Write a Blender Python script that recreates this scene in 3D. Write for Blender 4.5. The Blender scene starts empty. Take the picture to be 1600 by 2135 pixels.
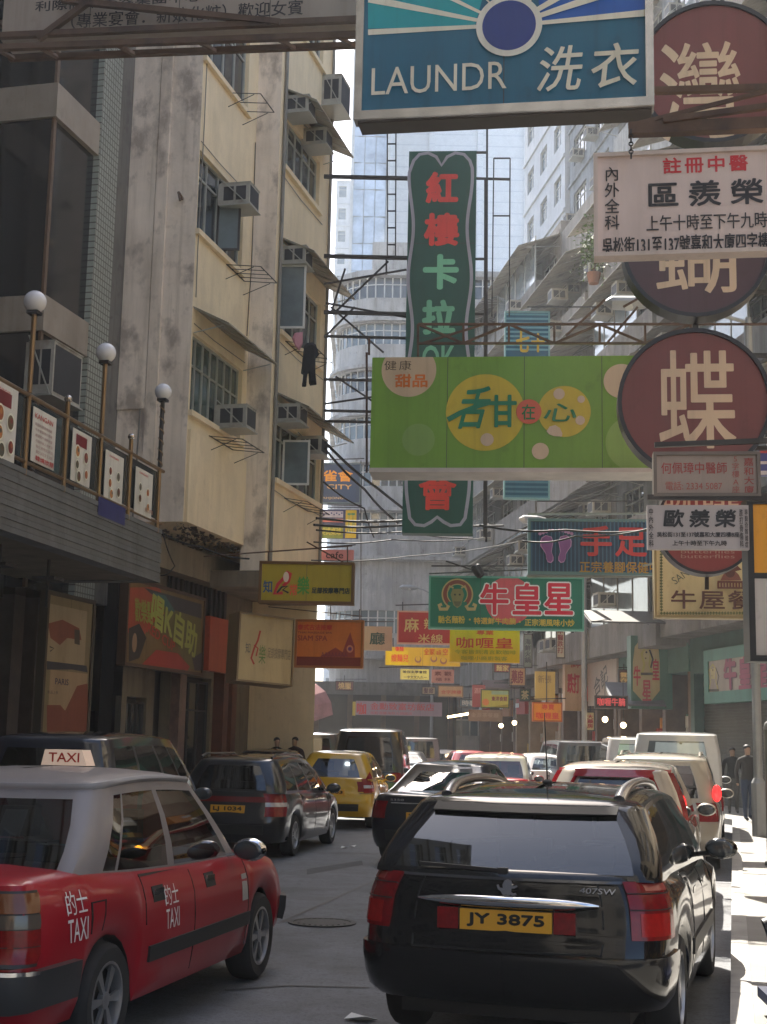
import bpy, math, random
from mathutils import Matrix, Vector
random.seed(7)
SC = bpy.context.scene
COL = SC.collection
R = math.radians
# ------------------------------------------------------------------ camera, sky, sun, exposure
F, PITCH, ROLL, HC = 2900.0, R(9.4), R(1.2), 1.74
cam = bpy.data.cameras.new('camera'); co = bpy.data.objects.new('camera', cam); COL.objects.link(co)
CAMR = Matrix.Rotation(math.pi/2+PITCH, 3, 'X') @ Matrix.Rotation(ROLL, 3, 'Z')
co.matrix_world = Matrix.Translation((0, 0, HC)) @ CAMR.to_4x4()
cam.sensor_fit = 'VERTICAL'; cam.sensor_height = 36.0; cam.lens = F/2135*36.0
cam.clip_start = .1; cam.clip_end = 3000
SC.camera = co
SUN_AZ, SUN_EL = R(-9), R(50)
w = bpy.data.worlds.new('World'); SC.world = w; w.use_nodes = True
nt = w.node_tree; bg = nt.nodes['Background']
sky = nt.nodes.new('ShaderNodeTexSky'); sky.sky_type = 'NISHITA'; sky.sun_disc = False
sky.sun_elevation = SUN_EL; sky.sun_rotation = SUN_AZ
sky.air_density = 1.0; sky.dust_density = 2.4; sky.ozone_density = .7
nt.links.new(sky.outputs[0], bg.inputs[0]); bg.inputs[1].default_value = .115
sl = bpy.data.lights.new('sun', 'SUN'); sl.energy = 5.0; sl.angle = R(.5); sl.color = (1, .93, .82)
so = bpy.data.objects.new('sun', sl); COL.objects.link(so)
sd = Vector((math.sin(SUN_AZ)*math.cos(SUN_EL), math.cos(SUN_AZ)*math.cos(SUN_EL), math.sin(SUN_EL)))
so.rotation_euler = sd.to_track_quat('Z', 'Y').to_euler(); so.location = sd*200
SC.view_settings.view_transform = 'Standard'; SC.view_settings.look = 'None'
SC.view_settings.exposure = 1.75; SC.view_settings.gamma = 1
SC.render.engine = 'CYCLES'; SC.cycles.max_bounces = 8; SC.cycles.transparent_max_bounces = 12
SC.cycles.volume_bounces = 1; SC.cycles.use_denoising = True
SC.cycles.volume_step_rate = 4

# ------------------------------------------------------------------ pixels (of the 1600x2135 photograph) to rays
def ray(px, py): return CAMR @ Vector(((px-800)/F, -(py-1067.5)/F, -1))
def at(px, py, Y):
    d = ray(px, py); return Vector((0, 0, HC)) + d*(Y/d.y)
def atz(px, py, z=0.0):
    d = ray(px, py); return Vector((0, 0, HC)) + d*((z-HC)/d.z)
def frame(o, heading, tilt=0, lean=0):
    """x along heading (degrees right of +Y), y up, z outward; an upright plane"""
    a = R(heading)
    x = Vector((math.sin(a), math.cos(a), 0)); y = Vector((0, 0, 1)); z = x.cross(y)
    m = Matrix((x, y, z)).transposed().to_4x4(); m.translation = o
    if tilt: m = m @ Matrix.Rotation(R(tilt), 4, 'Z')
    if lean: m = m @ Matrix.Rotation(R(lean), 4, 'X')
    return m
def pl(M, px, py, z=0.0):
    """pixel -> (u, v) on the plane at height z of frame M"""
    n = M.to_3x3() @ Vector((0, 0, 1)); o = M @ Vector((0, 0, z)); d = ray(px, py); c = Vector((0, 0, HC))
    p = c + d*((o-c).dot(n)/d.dot(n))
    q = M.inverted() @ p
    return q.x, q.y

# ------------------------------------------------------------------ materials
def lin(c): return c/12.92 if c <= .04045 else ((c+.055)/1.055)**2.4
def C(r, g, b, k=1.25): return tuple(min(.86, lin(v/255)*k) for v in (r, g, b))
MATS = {}
def mat(name, col, rough=.6, metal=0.0, var=.18, scale=2.0, streak=0.0, bump=0.0, bscale=30, coat=0.0, emit=0.0, spec=.5, dirt=None):
    if name in MATS: return MATS[name]
    m = bpy.data.materials.new(name); m.use_nodes = True; n = m.node_tree; L = n.links
    b = n.nodes['Principled BSDF']
    b.inputs['Roughness'].default_value = rough; b.inputs['Metallic'].default_value = metal
    b.inputs['Coat Weight'].default_value = coat; b.inputs['Coat Roughness'].default_value = .04
    b.inputs['Specular IOR Level'].default_value = spec
    geo = n.nodes.new('ShaderNodeNewGeometry')
    out = n.nodes.new('ShaderNodeRGB'); out.outputs[0].default_value = (*col, 1); cur = out.outputs[0]
    def mix(cur, fac, c2, mode='MULTIPLY'):
        x = n.nodes.new('ShaderNodeMix'); x.data_type = 'RGBA'; x.blend_type = mode
        L.new(fac, x.inputs[0]); L.new(cur, x.inputs[6]); x.inputs[7].default_value = (*c2, 1); return x.outputs[2]
    def noise(sc, stretch=1.0, det=6, lo=.35, hi=.7):
        mp = n.nodes.new('ShaderNodeMapping'); mp.inputs['Scale'].default_value = (sc, sc, sc*stretch)
        L.new(geo.outputs['Position'], mp.inputs['Vector'])
        t = n.nodes.new('ShaderNodeTexNoise'); t.inputs['Scale'].default_value = 1; t.inputs['Detail'].default_value = det
        t.inputs['Roughness'].default_value = .62
        L.new(mp.outputs[0], t.inputs['Vector'])
        r = n.nodes.new('ShaderNodeMapRange'); r.inputs[1].default_value = lo; r.inputs[2].default_value = hi
        L.new(t.outputs['Fac'], r.inputs[0]); return r.outputs[0]
    if var:
        cur = mix(cur, noise(scale), tuple(1-var for _ in range(3)))
    if streak:
        cur = mix(cur, noise(2.2, .12, 8, .45, .78), (1-streak, 1-streak*1.05, 1-streak*1.15))
        cur = mix(cur, noise(.7, .5, 8, .5, .75), (1-streak*.7, 1-streak*.75, 1-streak*.8))
        cur = mix(cur, noise(9, .04, 5, .55, .74), (1-streak*.75, 1-streak*.8, 1-streak*.9))
        cur = mix(cur, noise(4, .8, 9, .6, .68), (1-streak*.6, 1-streak*.65, 1-streak*.7))
    if dirt:
        cur = mix(cur, noise(1.4, .7, 10, .52, .64), dirt, 'MIX')
    L.new(cur, b.inputs['Base Color'])
    if bump:
        t = n.nodes.new('ShaderNodeTexNoise'); t.inputs['Scale'].default_value = bscale; t.inputs['Detail'].default_value = 6
        L.new(geo.outputs['Position'], t.inputs['Vector'])
        bp = n.nodes.new('ShaderNodeBump'); bp.inputs['Strength'].default_value = bump; bp.inputs['Distance'].default_value = .02
        L.new(t.outputs['Fac'], bp.inputs['Height']); L.new(bp.outputs[0], b.inputs['Normal'])
    if emit:
        b.inputs['Emission Color'].default_value = (*col, 1); b.inputs['Emission Strength'].default_value = emit
    MATS[name] = m; return m
def glass_mat(name, tint, refl=1.0, rough=.02, ior=1.75):
    """tinted pane: see-through with a fresnel mirror"""
    if name in MATS: return MATS[name]
    m = bpy.data.materials.new(name); m.use_nodes = True; n = m.node_tree; L = n.links
    n.nodes.remove(n.nodes['Principled BSDF']); o = n.nodes['Material Output']
    t = n.nodes.new('ShaderNodeBsdfTransparent'); t.inputs[0].default_value = (*tint, 1)
    g = n.nodes.new('ShaderNodeBsdfGlossy'); g.inputs['Roughness'].default_value = rough; g.inputs[0].default_value = (refl, refl, refl, 1)
    f = n.nodes.new('ShaderNodeFresnel'); f.inputs[0].default_value = ior
    x = n.nodes.new('ShaderNodeMixShader'); L.new(f.outputs[0], x.inputs[0]); L.new(t.outputs[0], x.inputs[1]); L.new(g.outputs[0], x.inputs[2])
    L.new(x.outputs[0], o.inputs[0]); MATS[name] = m; return m
PC = {}
def paint(r, g, b, k=1.25, rough=.45, var=.1):
    key = 'paint_%d_%d_%d_%d' % (r, g, b, int(k*100))
    return mat(key, C(r, g, b, k), rough, var=var, scale=1.3, streak=.2)

# ------------------------------------------------------------------ mesh collector
class G:
    def __init__(s): s.v = []; s.f = []; s.m = []; s.mats = []; s.cur = 0; s.M = None
    def use(s, m):
        if m not in s.mats: s.mats.append(m)
        s.cur = s.mats.index(m); return s
    def add(s, vs, fs):
        k = len(s.v)
        s.v += [tuple(s.M @ Vector(p)) if s.M is not None else tuple(p) for p in vs]
        s.f += [tuple(i+k for i in f) for f in fs]; s.m += [s.cur]*len(fs); return s
    def box(s, x0, x1, y0, y1, z0, z1):
        vs = [(x, y, z) for x in (x0, x1) for y in (y0, y1) for z in (z0, z1)]
        return s.add(vs, [(0, 1, 3, 2), (4, 6, 7, 5), (0, 4, 5, 1), (2, 3, 7, 6), (0, 2, 6, 4), (1, 5, 7, 3)])
    def quad(s, a, b, c, d): return s.add([a, b, c, d], [(0, 1, 2, 3)])
    def bar(s, a, b, r=.02, n=4, r2=None):
        a = Vector(a); b = Vector(b); d = b-a
        if d.length < 1e-6: return s
        q = d.to_track_quat('Z', 'Y').to_matrix(); r2 = r if r2 is None else r2; vs = []
        for p, rr in ((a, r), (b, r2)):
            for i in range(n):
                t = 2*math.pi*(i+.5)/n; vs.append(tuple(p + q @ Vector((rr*math.cos(t), rr*math.sin(t), 0))))
        fs = [(i, (i+1) % n, n+(i+1) % n, n+i) for i in range(n)] + [tuple(range(n-1, -1, -1)), tuple(range(n, 2*n))]
        return s.add(vs, fs)
    def tube(s, pts, r=.02, n=6):
        pts = [Vector(p) for p in pts]; vs = []
        for i, p in enumerate(pts):
            d = (pts[min(i+1, len(pts)-1)]-pts[max(i-1, 0)]).normalized(); q = d.to_track_quat('Z', 'Y').to_matrix()
            rr = r[i] if isinstance(r, (list, tuple)) else r
            vs += [tuple(p + q @ Vector((rr*math.cos(2*math.pi*k/n), rr*math.sin(2*math.pi*k/n), 0))) for k in range(n)]
        fs = [(i*n+k, i*n+(k+1) % n, (i+1)*n+(k+1) % n, (i+1)*n+k) for i in range(len(pts)-1) for k in range(n)]
        fs += [tuple(range(n-1, -1, -1)), tuple(range((len(pts)-1)*n, len(pts)*n))]
        return s.add(vs, fs)
    def lathe(s, prof, n=20, axis='Z', c=(0, 0, 0), cap=True):
        vs = []
        for r, h in prof:
            for k in range(n):
                a = 2*math.pi*k/n; x, y = r*math.cos(a), r*math.sin(a)
                p = {'Z': (x, y, h), 'Y': (x, h, y), 'X': (h, x, y)}[axis]; vs.append(tuple(p[i]+c[i] for i in range(3)))
        fs = [(i*n+k, i*n+(k+1) % n, (i+1)*n+(k+1) % n, (i+1)*n+k) for i in range(len(prof)-1) for k in range(n)]
        if cap and prof[0][0] > 1e-4: fs.append(tuple(range(n-1, -1, -1)))
        if cap and prof[-1][0] > 1e-4: fs.append(tuple(range((len(prof)-1)*n, len(prof)*n)))
        return s.add(vs, fs)
    def ball(s, c, r, n=14, sq=1.0):
        return s.lathe([(max(1e-5, r*math.sin(math.pi*i/n)), -r*sq*math.cos(math.pi*i/n)) for i in range(n+1)], n*2, 'Z', c)
    def prism(s, pts, z0, z1):
        """flat outline (x, y) given depth z0..z1"""
        n = len(pts); vs = [(x, y, z0) for x, y in pts]+[(x, y, z1) for x, y in pts]
        return s.add(vs, [tuple(range(n-1, -1, -1)), tuple(range(n, 2*n))]+[(i, (i+1) % n, n+(i+1) % n, n+i) for i in range(n)])
    def disc(s, x, y, rx, z0, z1, n=40, ry=None):
        ry = rx if ry is None else ry
        return s.prism([(x+rx*math.cos(2*math.pi*k/n), y+ry*math.sin(2*math.pi*k/n)) for k in range(n)], z0, z1)
    def ring(s, x, y, r0, r1, z0, z1, n=48):
        vs = []
        for r, z in ((r0, z0), (r1, z0), (r1, z1), (r0, z1)):
            vs += [(x+r*math.cos(2*math.pi*k/n), y+r*math.sin(2*math.pi*k/n), z) for k in range(n)]
        return s.add(vs, [(j*n+k, j*n+(k+1) % n, ((j+1) % 4)*n+(k+1) % n, ((j+1) % 4)*n+k) for j in range(4) for k in range(n)])
    def holed(s, u0, u1, v0, v1, holes, z=0.0, rev=.18):
        us = sorted({u0, u1, *[h[0] for h in holes], *[h[1] for h in holes]}); vs = sorted({v0, v1, *[h[2] for h in holes], *[h[3] for h in holes]})
        us = [u for u in us if u0 <= u <= u1]; vs = [v for v in vs if v0 <= v <= v1]
        for a, b in zip(us, us[1:]):
            for c, d in zip(vs, vs[1:]):
                mu, mv = (a+b)/2, (c+d)/2
                if not any(h[0] < mu < h[1] and h[2] < mv < h[3] for h in holes):
                    s.quad((a, c, z), (b, c, z), (b, d, z), (a, d, z))
        for a, b, c, d in holes:
            a, b, c, d = max(a, u0), min(b, u1), max(c, v0), min(d, v1)
            s.quad((a, c, z), (a, d, z), (a, d, z-rev), (a, c, z-rev)); s.quad((b, c, z), (b, c, z-rev), (b, d, z-rev), (b, d, z))
            s.quad((a, d, z), (b, d, z), (b, d, z-rev), (a, d, z-rev)); s.quad((a, c, z), (a, c, z-rev), (b, c, z-rev), (b, c, z))
        return s
    def mesh(s, name, smooth=0):
        me = bpy.data.meshes.new(name); me.from_pydata(s.v, [], s.f)
        for m in s.mats: me.materials.append(m)
        me.polygons.foreach_set('material_index', s.m)
        if smooth:
            me.polygons.foreach_set('use_smooth', [True]*len(s.f))
            me.set_sharp_from_angle(angle=R(smooth))
        me.validate(); me.update(); return me
    def build(s, name, parent=None, smooth=0, M=None, merge=False):
        me = s.mesh(name, smooth); o = bpy.data.objects.new(name, me); COL.objects.link(o)
        if parent is not None: o.parent = parent
        if M is not None: o.matrix_local = M
        return o
def tag(o, label=None, cat=None, group=None, kind=None):
    for k, v in (('label', label), ('category', cat), ('group', group), ('kind', kind)):
        if v: o[k] = v
    return o
def thing(name, label, cat, M=None, group=None):
    o = bpy.data.objects.new(name, None); COL.objects.link(o); o.empty_display_size = .2
    if M is not None: o.matrix_world = M
    return tag(o, label, cat, group)
def kids(o): return [c for c in bpy.data.objects if c.parent is o]
def copy_tree(o, parent=None, M=None, label=None, group=None):
    c = o.copy(); COL.objects.link(c)
    if parent is not None: c.parent = parent
    if M is not None: c.matrix_world = M
    if label: c['label'] = label
    if group: c['group'] = group
    for ch in kids(o): copy_tree(ch, c)
    return c
# ------------------------------------------------------------------ lettering (Blender's own font), as flat meshes
_tc = {}
def glyphs(s, bold=0.0, vert=False, gap=1.0):
    key = (s, vert, gap)
    if key in _tc: return _tc[key]
    c = bpy.data.curves.new('t', 'FONT'); c.body = '\n'.join(s) if vert else s; c.size = 1
    c.resolution_u = 3; c.space_line = gap
    if vert: c.align_x = 'CENTER'
    else: c.space_character = gap
    o = bpy.data.objects.new('t', c); COL.objects.link(o)
    dg = bpy.context.evaluated_depsgraph_get(); me = bpy.data.meshes.new_from_object(o.evaluated_get(dg))
    v = [(p.co.x, p.co.y) for p in me.vertices]; f = [tuple(p.vertices) for p in me.polygons]
    bpy.data.objects.remove(o); bpy.data.curves.remove(c); bpy.data.meshes.remove(me)
    if not v: v = [(0, 0)]
    x0 = min(p[0] for p in v); x1 = max(p[0] for p in v); y0 = min(p[1] for p in v); y1 = max(p[1] for p in v)
    v = [((p[0]-x0)/max(1e-6, x1-x0)-.5, (p[1]-y0)/max(1e-6, y1-y0)-.5) for p in v]
    _tc[key] = (v, f); return _tc[key]
def text(g, s, cx, cy, w, h, z, m, bold=0.0, vert=False, gap=1.0, shear=0.0, rot=0.0, M=None):
    v, f = glyphs(s, bold, vert, gap); g.use(m); c, sn = math.cos(R(rot)), math.sin(R(rot))
    e = max(0, bold)*min(h, w)*(1 if not (len(s) > 1 and not vert) else min(1, h/min(h, w)))*.8
    for i, (dx, dy) in enumerate([(0, 0)]+([(1, 0), (-1, 0), (0, 1), (0, -1), (.7, .7), (-.7, .7), (.7, -.7), (-.7, -.7)] if e > 0 else [])):
        out = []
        for x, y in v:
            x, y = x*(w-2*e)+y*h*shear+dx*e, y*(h-2*e)+dy*e
            p = Vector((cx+x*c-y*sn, cy+x*sn+y*c, z+i*.00012))
            out.append(tuple(M @ p) if M is not None else tuple(p))
        g.add(out, f)
    return g
# ------------------------------------------------------------------ street geometry
K0 = atz(1548, 2135, .12); K0.z = 0
HD = 14.12                                   # heading of the near street
D0 = Vector((math.sin(R(HD)), math.cos(R(HD)), 0)); N0 = Vector((-math.cos(R(HD)), math.sin(R(HD)), 0))
def st(s, D, z=0.0): return K0 + D0*s + N0*D + Vector((0, 0, z))
BEND = st(25.2, 0)                           # kerb corner, after it the street turns to heading -8
HF = -8.0
D1 = Vector((math.sin(R(HF)), math.cos(R(HF)), 0)); N1 = Vector((-math.cos(R(HF)), math.sin(R(HF)), 0))
def ft(s, D, z=0.0): return BEND + D1*s + N1*D + Vector((0, 0, z))

asphalt = mat('asphalt', (.155, .167, .188), .6, var=.3, scale=1.6, bump=.6, bscale=120, dirt=(.11, .115, .125))
n = asphalt.node_tree; L = n.links; b = n.nodes['Principled BSDF']; geo = n.nodes.new('ShaderNodeNewGeometry')
for sc, lo, hi, dk in ((200, .35, .7, .6), (38, .5, .66, .62), (9, .52, .66, .75), (.55, .56, .66, .6)):
    t = n.nodes.new('ShaderNodeTexNoise'); t.inputs['Scale'].default_value = sc; t.inputs['Detail'].default_value = 4; L.new(geo.outputs['Position'], t.inputs['Vector'])
    r_ = n.nodes.new('ShaderNodeMapRange'); r_.inputs[1].default_value = lo; r_.inputs[2].default_value = hi; L.new(t.outputs['Fac'], r_.inputs[0])
    x = n.nodes.new('ShaderNodeMix'); x.data_type = 'RGBA'; x.blend_type = 'MULTIPLY'; L.new(r_.outputs[0], x.inputs[0]); L.new(b.inputs['Base Color'].links[0].from_socket, x.inputs[6]); x.inputs[7].default_value = (dk, dk, dk, 1); L.new(x.outputs[2], b.inputs['Base Color'])
g = G().use(asphalt)
g.quad((-250, -120, 0), (250, -120, 0), (250, 500, 0), (-250, 500, 0)); tag(g.build('road'), kind='structure')
g = G().use(mat('tar_seam', (.02, .02, .022), .5))
def strip(g, pts, w, z):
    for (a, b) in zip(pts, pts[1:]):
        a, b = Vector((*a[:2], z)), Vector((*b[:2], z)); n = Vector((-(b-a).y, (b-a).x, 0)).normalized()*w/2
        g.quad(a-n, a+n, b+n, b-n) if False else g.quad(a+n, a-n, b-n, b+n)
strip(g, [atz(585, 1924), atz(680, 1882), atz(760, 1846), atz(900, 1790)], .045, .004)
strip(g, [atz(470, 2066), atz(600, 2056), atz(770, 2060)], .035, .005)
tag(g.build('road_seams'), kind='structure')
g = G().use(mat('road_patch', (.06, .062, .066), .7, var=.35, scale=4, bump=.5, bscale=140))
for q in ([(640, 1812), (755, 1794), (757, 1803), (640, 1824)],):
    pts = [atz(x, y, .003) for x, y in q]; g.add([(v.x, v.y, .003) for v in pts], [(3, 2, 1, 0)])
tag(g.build('road_patches'), kind='structure')
p = atz(672, 1925); MH = thing('manhole_cover', 'round iron manhole cover in the road between the red taxi and the black estate car', 'manhole cover', Matrix.Translation((p.x, p.y, .006)))
g = G().use(mat('cast_iron', (.045, .043, .042), .55, metal=.4, var=.4, scale=9)); g.ring(0, 0, .28, .33, 0, .008); g.disc(0, 0, .275, 0, .004)
for i in range(-4, 5):
    h = math.sqrt(.25**2-(i*.055)**2); g.box(i*.055-.012, i*.055+.012, -h, h, .004, .009)
g.build('lid', MH)
for i, (px, py) in enumerate(((718, 1769), (736, 1766), (752, 2128))):
    p = atz(px, py); g = G().use(mat('litter_paper', (.7, .7, .68), .8)); a = i*1.3; s_ = .06+.02*i
    g.add([(-s_, -s_*.6, .005), (s_, -s_*.5, .03), (s_*.8, s_*.7, .012), (-s_*.7, s_*.6, .04), (0, 0, .002)], [(0, 1, 4), (1, 2, 4), (2, 3, 4), (3, 0, 4)])
    tag(g.build('paper_scrap', M=Matrix.Translation((p.x, p.y, .002)) @ Matrix.Rotation(a, 4, 'Z')), ['crumpled white paper scrap on the road near the far black estate car', 'second white paper scrap on the road nearer the black saloon', 'larger white paper scrap beside the nearest black estate car'][i], 'litter', 'paper scraps on the road')

def paving(name, col, joint):
    m = mat(name, col, .75, var=.25, scale=1.5); n = m.node_tree; L = n.links; b = n.nodes['Principled BSDF']
    geo = n.nodes.new('ShaderNodeNewGeometry'); mp = n.nodes.new('ShaderNodeMapping'); mp.inputs['Rotation'].default_value = (0, 0, R(HD))
    L.new(geo.outputs['Position'], mp.inputs[0]); br = n.nodes.new('ShaderNodeTexBrick'); br.inputs['Scale'].default_value = 1
    br.inputs['Mortar Size'].default_value = .008; br.inputs['Brick Width'].default_value = .6; br.inputs['Row Height'].default_value = .6; br.offset = 0
    L.new(mp.outputs[0], br.inputs[0])
    src = b.inputs['Base Color'].links[0].from_socket; x = n.nodes.new('ShaderNodeMix'); x.data_type = 'RGBA'
    L.new(br.outputs['Fac'], x.inputs[0]); L.new(src, x.inputs[6]); x.inputs[7].default_value = (*joint, 1); L.new(x.outputs[2], b.inputs['Base Color'])
    return m
pav = paving('paving_slabs', (.24, .232, .215), (.2, .19, .17)); kerbm = mat('kerb_stone', (.36, .35, .33), .7, var=.3, scale=3)
def pavement(name, inner, outer, flip):
    """inner = kerb line points, outer = facade side points"""
    g = G().use(pav); h = .13
    for (a, b), (c, d) in zip(zip(inner, inner[1:]), zip(outer, outer[1:])):
        p = [(a.x, a.y, h), (b.x, b.y, h), (d.x, d.y, h), (c.x, c.y, h)]
        g.quad(*(p if flip else p[::-1]))
    tag(g.build(name), kind='structure')
    g = G().use(kerbm)
    for a, b in zip(inner, inner[1:]):
        n = Vector((-(b-a).y, (b-a).x, 0)).normalized()*(.07); u = (b-a)
        k = max(1, int(u.length/1.0))
        for i in range(k):
            p = a+u*(i/k)+u.normalized()*.004; q = a+u*((i+1)/k)-u.normalized()*.004
            vs = [p-n, p+n, q+n, q-n]
            g.add([(v.x, v.y, 0) for v in vs]+[(v.x, v.y, h+.006) for v in vs], [(0, 3, 2, 1), (4, 5, 6, 7), (0, 1, 5, 4), (1, 2, 6, 5), (2, 3, 7, 6), (3, 0, 4, 7)])
    tag(g.build(name+'_kerb'), kind='structure')
pavement('pavement', [st(-25, 0), st(0, 0), BEND, ft(60, 0)], [st(-25, -5), st(0, -5), BEND+Vector((6, 1, 0)), ft(60, -6)], True)
pavement('left_pavement', [st(-25, 9.2), st(29, 9.2), ft(8, 9.0), ft(60, 9.0)], [st(-25, 15), st(29, 15), ft(10, 14), ft(60, 14)], False)

# ------------------------------------------------------------------ facade pieces
winglass = mat('window_glass', (.03, .036, .042), .06, var=.3, scale=1.1, spec=.9)
paleglass = mat('pale_window_glass', (.16, .2, .22), .1, var=.45, scale=1.0, spec=.8)
curtain = mat('curtain_cloth', (.35, .36, .33), .9, var=.4, scale=2.5)
alu = mat('window_metal', (.42, .42, .38), .45, metal=.3, var=.2)
whitef = mat('white_window_frame', (.62, .62, .6), .5, var=.2)
rust = mat('rusty_steel', (.13, .075, .05), .8, var=.4, scale=4, dirt=(.06, .035, .03))
steel = mat('galvanised_steel', (.3, .31, .31), .5, metal=.6, var=.3, scale=3)
dsteel = mat('dark_steel', (.06, .055, .055), .6, metal=.4, var=.3)
black = mat('black_void', (.008, .008, .009), .8, var=0)
conc = mat('stained_concrete', (.2, .187, .17), .9, var=.3, scale=.9, streak=.5, bump=.4, bscale=9, dirt=(.1, .09, .085))
_wc = {}
def window(parent, a, b, c, d, z, cols=3, rowf=None, frame_m=None, glass=None, t=.05, open_leaf=None):
    """frame with mullions and one pane as sub-part; a..b x, c..d y, at depth z"""
    fm = frame_m or alu; gl = glass or winglass
    key = (round(b-a, 2), round(d-c, 2), cols, rowf, fm.name, gl.name, t)
    if key not in _wc:
        W, H = b-a, d-c; g = G().use(fm); dp = .06
        g.box(0, W, 0, t, 0, dp); g.box(0, W, H-t, H, 0, dp); g.box(0, t, t, H-t, 0, dp); g.box(W-t, W, t, H-t, 0, dp)
        for i in range(1, cols):
            x = W*i/cols; g.box(x-t/2, x+t/2, t, H-t, 0, dp-.004)
        if rowf: g.box(t, W-t, H*rowf-t*.4, H*rowf+t*.4, 0, dp-.008)
        p = G().use(gl); p.quad((t*.3, t*.3, .02), (W-t*.3, t*.3, .02), (W-t*.3, H-t*.3, .02), (t*.3, H-t*.3, .02))
        _wc[key] = (g.mesh('window'), p.mesh('pane'))
    m1, m2 = _wc[key]
    o = bpy.data.objects.new('window', m1); COL.objects.link(o); o.parent = parent; o.matrix_local = Matrix.Translation((a, c, z))
    q = bpy.data.objects.new('pane', m2); COL.objects.link(q); q.parent = o
    return o
def awning(parent, a, b, y, out=.75, drop=.32, m=None, z=0.0, ribs=6):
    g = G().use(m or awnm); k = ribs
    g.add([(a, y, z+.004), (b, y, z+.004), (b, y-drop, z+out), (a, y-drop, z+out), (a, y+.03, z+.004), (b, y+.03, z+.004), (b, y-drop+.03, z+out), (a, y-drop+.03, z+out)],
          [(0, 1, 2, 3), (7, 6, 5, 4), (0, 3, 7, 4), (1, 5, 6, 2), (3, 2, 6, 7)])
    g.use(alu)
    for i in range(k+1):
        x = a+(b-a)*i/k*.98+.01*(b-a); g.bar((x, y-.012, z+.02), (x, y-drop-.012, z+out-.01), .012)
    for x in (a+.08, b-.08): g.bar((x, y-.55, z+.01), (x, y-drop, z+out*.8), .014)
    return g.build('awning', parent)
awnm = mat('awning_sheet', (.36, .32, .25), .6, var=.35, scale=3, dirt=(.13, .12, .1))
acm = mat('conditioner_casing', (.42, .40, .35), .6, var=.3, scale=4, dirt=(.24, .21, .17)); acd = mat('conditioner_grille', (.035, .035, .04), .7, var=.2)
AC0 = None
def make_ac(w, h, d):
    """window unit sticking out along z from the wall; y up"""
    r = thing('air_conditioner', None, None)
    g = G().use(acm); g.box(-w/2, w/2, 0, h, -.05, d); g.box(-w/2-.01, w/2+.01, h, h+.02, 0, d+.02); g.build('casing', r)
    g = G().use(acd)
    for sx in (-1, 1):
        x = sx*w/2
        for i in (0, 1): g.box(x-.004 if sx < 0 else x-.004, x+.006 if sx > 0 else x+.004, h*.18, h*.85, d*(.12+.42*i), d*(.46+.42*i))
    g.box(-w/2+.05, w/2-.05, .05, h-.05, d-.004, d+.006); g.build('grille', r)
    g = G().use(alu)
    for sx in (-1, 1):
        x = sx*(w/2+.03); g.bar((x, -.03, 0), (x, -.03, d), .016); g.bar((x, h+.12, .01), (x, -.03, d*.95), .016)
    g.box(-w/2-.05, w/2+.05, -.045, -.02, 0, d+.04); g.build('bracket', r); return r
_acs = {}
def ac(M, u, v, label, z=0.0, w=.62, h=.42, d=.62, group='air conditioners on the facades'):
    key = (w, h, d)
    T = M @ Matrix.Translation((u, v, z))
    if key not in _acs:
        r = make_ac(w, h, d); _acs[key] = r; r.matrix_world = T; tag(r, label, 'air conditioner', group); return r
    return copy_tree(_acs[key], None, T, label, group)
def rack(parent, u, v, w, d, z=0.0, drop=.1, n=5):
    g = G().use(dsteel)
    for i in range(n): x = u+w*i/(n-1); g.bar((x, v, z), (x, v-drop, z+d), .011)
    g.bar((u, v-drop, z+d), (u+w, v-drop, z+d), .013); g.bar((u, v, z+.02), (u+w, v, z+.02), .013)
    g.bar((u, v-.35, z), (u, v-drop, z+d*.8), .01); g.bar((u+w, v-.35, z), (u+w, v-drop, z+d*.8), .01)
    return g.build('clothes_rack', parent)

# ------------------------------------------------------------------ cream apartment building on the near left corner
cream = mat('cream_render', (.82, .665, .44), .85, var=.12, scale=.8, streak=.15, bump=.2, bscale=14, dirt=(.70, .565, .375))
grime_shade = mat('grimy_shaded_render', (.84, .72, .60), .9, var=.16, scale=.9, streak=.27, bump=.35, bscale=8, dirt=(.4, .33, .27))  # stained render; camera-facing walls also tinted greyer for their cooler, shaded light
DB = 11.3
Mp = frame(st(0, DB), HD)
s0 = pl(Mp, 408, 500)[0]
MB = frame(st(s0, DB), HD)                    # x away along the street, y up, z out over the pavement
HB = 32.0
u1 = pl(MB, 524, 560)[0]                      # end of first bay
Z2 = .62                                      # second bay stands further out
ub0, ub1 = u1, pl(MB, 688, 350, Z2)[0]
vb = pl(MB, 384, 1088)[1]                     # underside of the bay
BC = thing('apartment_building', 'cream apartment building with a stained blank side wall and metal awnings over its windows', 'building', MB)
def W2(px0, px1, head, sill, z):
    a = pl(MB, px0, (head+sill)/2, z)[0]; b = pl(MB, px1, (head+sill)/2+80, z)[0]
    return a, b, pl(MB, px0, sill, z)[1], pl(MB, px0, head, z)[1]
A1 = W2(414, 507, 308, 482, 0); A2 = W2(399, 503, 690, 858, 0); fl = A1[2]-A2[2]
A0 = (A1[0], A1[1], A1[2]+fl, A1[3]+fl)
B1 = W2(592, 667, 232, 345, Z2); B2 = W2(585, 668, 545, 690, Z2); B3 = W2(574, 665, 870, 998, Z2)
B0 = (B1[0]+.4, B1[1], B1[2]+fl, B1[3]+fl)
g = G().use(cream)
g.holed(0, u1, vb, HB, [A0, A1, A2], 0)
g.holed(ub0, ub1, vb-.6, HB, [B0, B1, B2, B3], Z2)
g.use(grime_shade); g.quad((u1, vb-.6, 0), (u1, vb-.6, Z2), (u1, HB, Z2), (u1, HB, 0)) ; 
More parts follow.
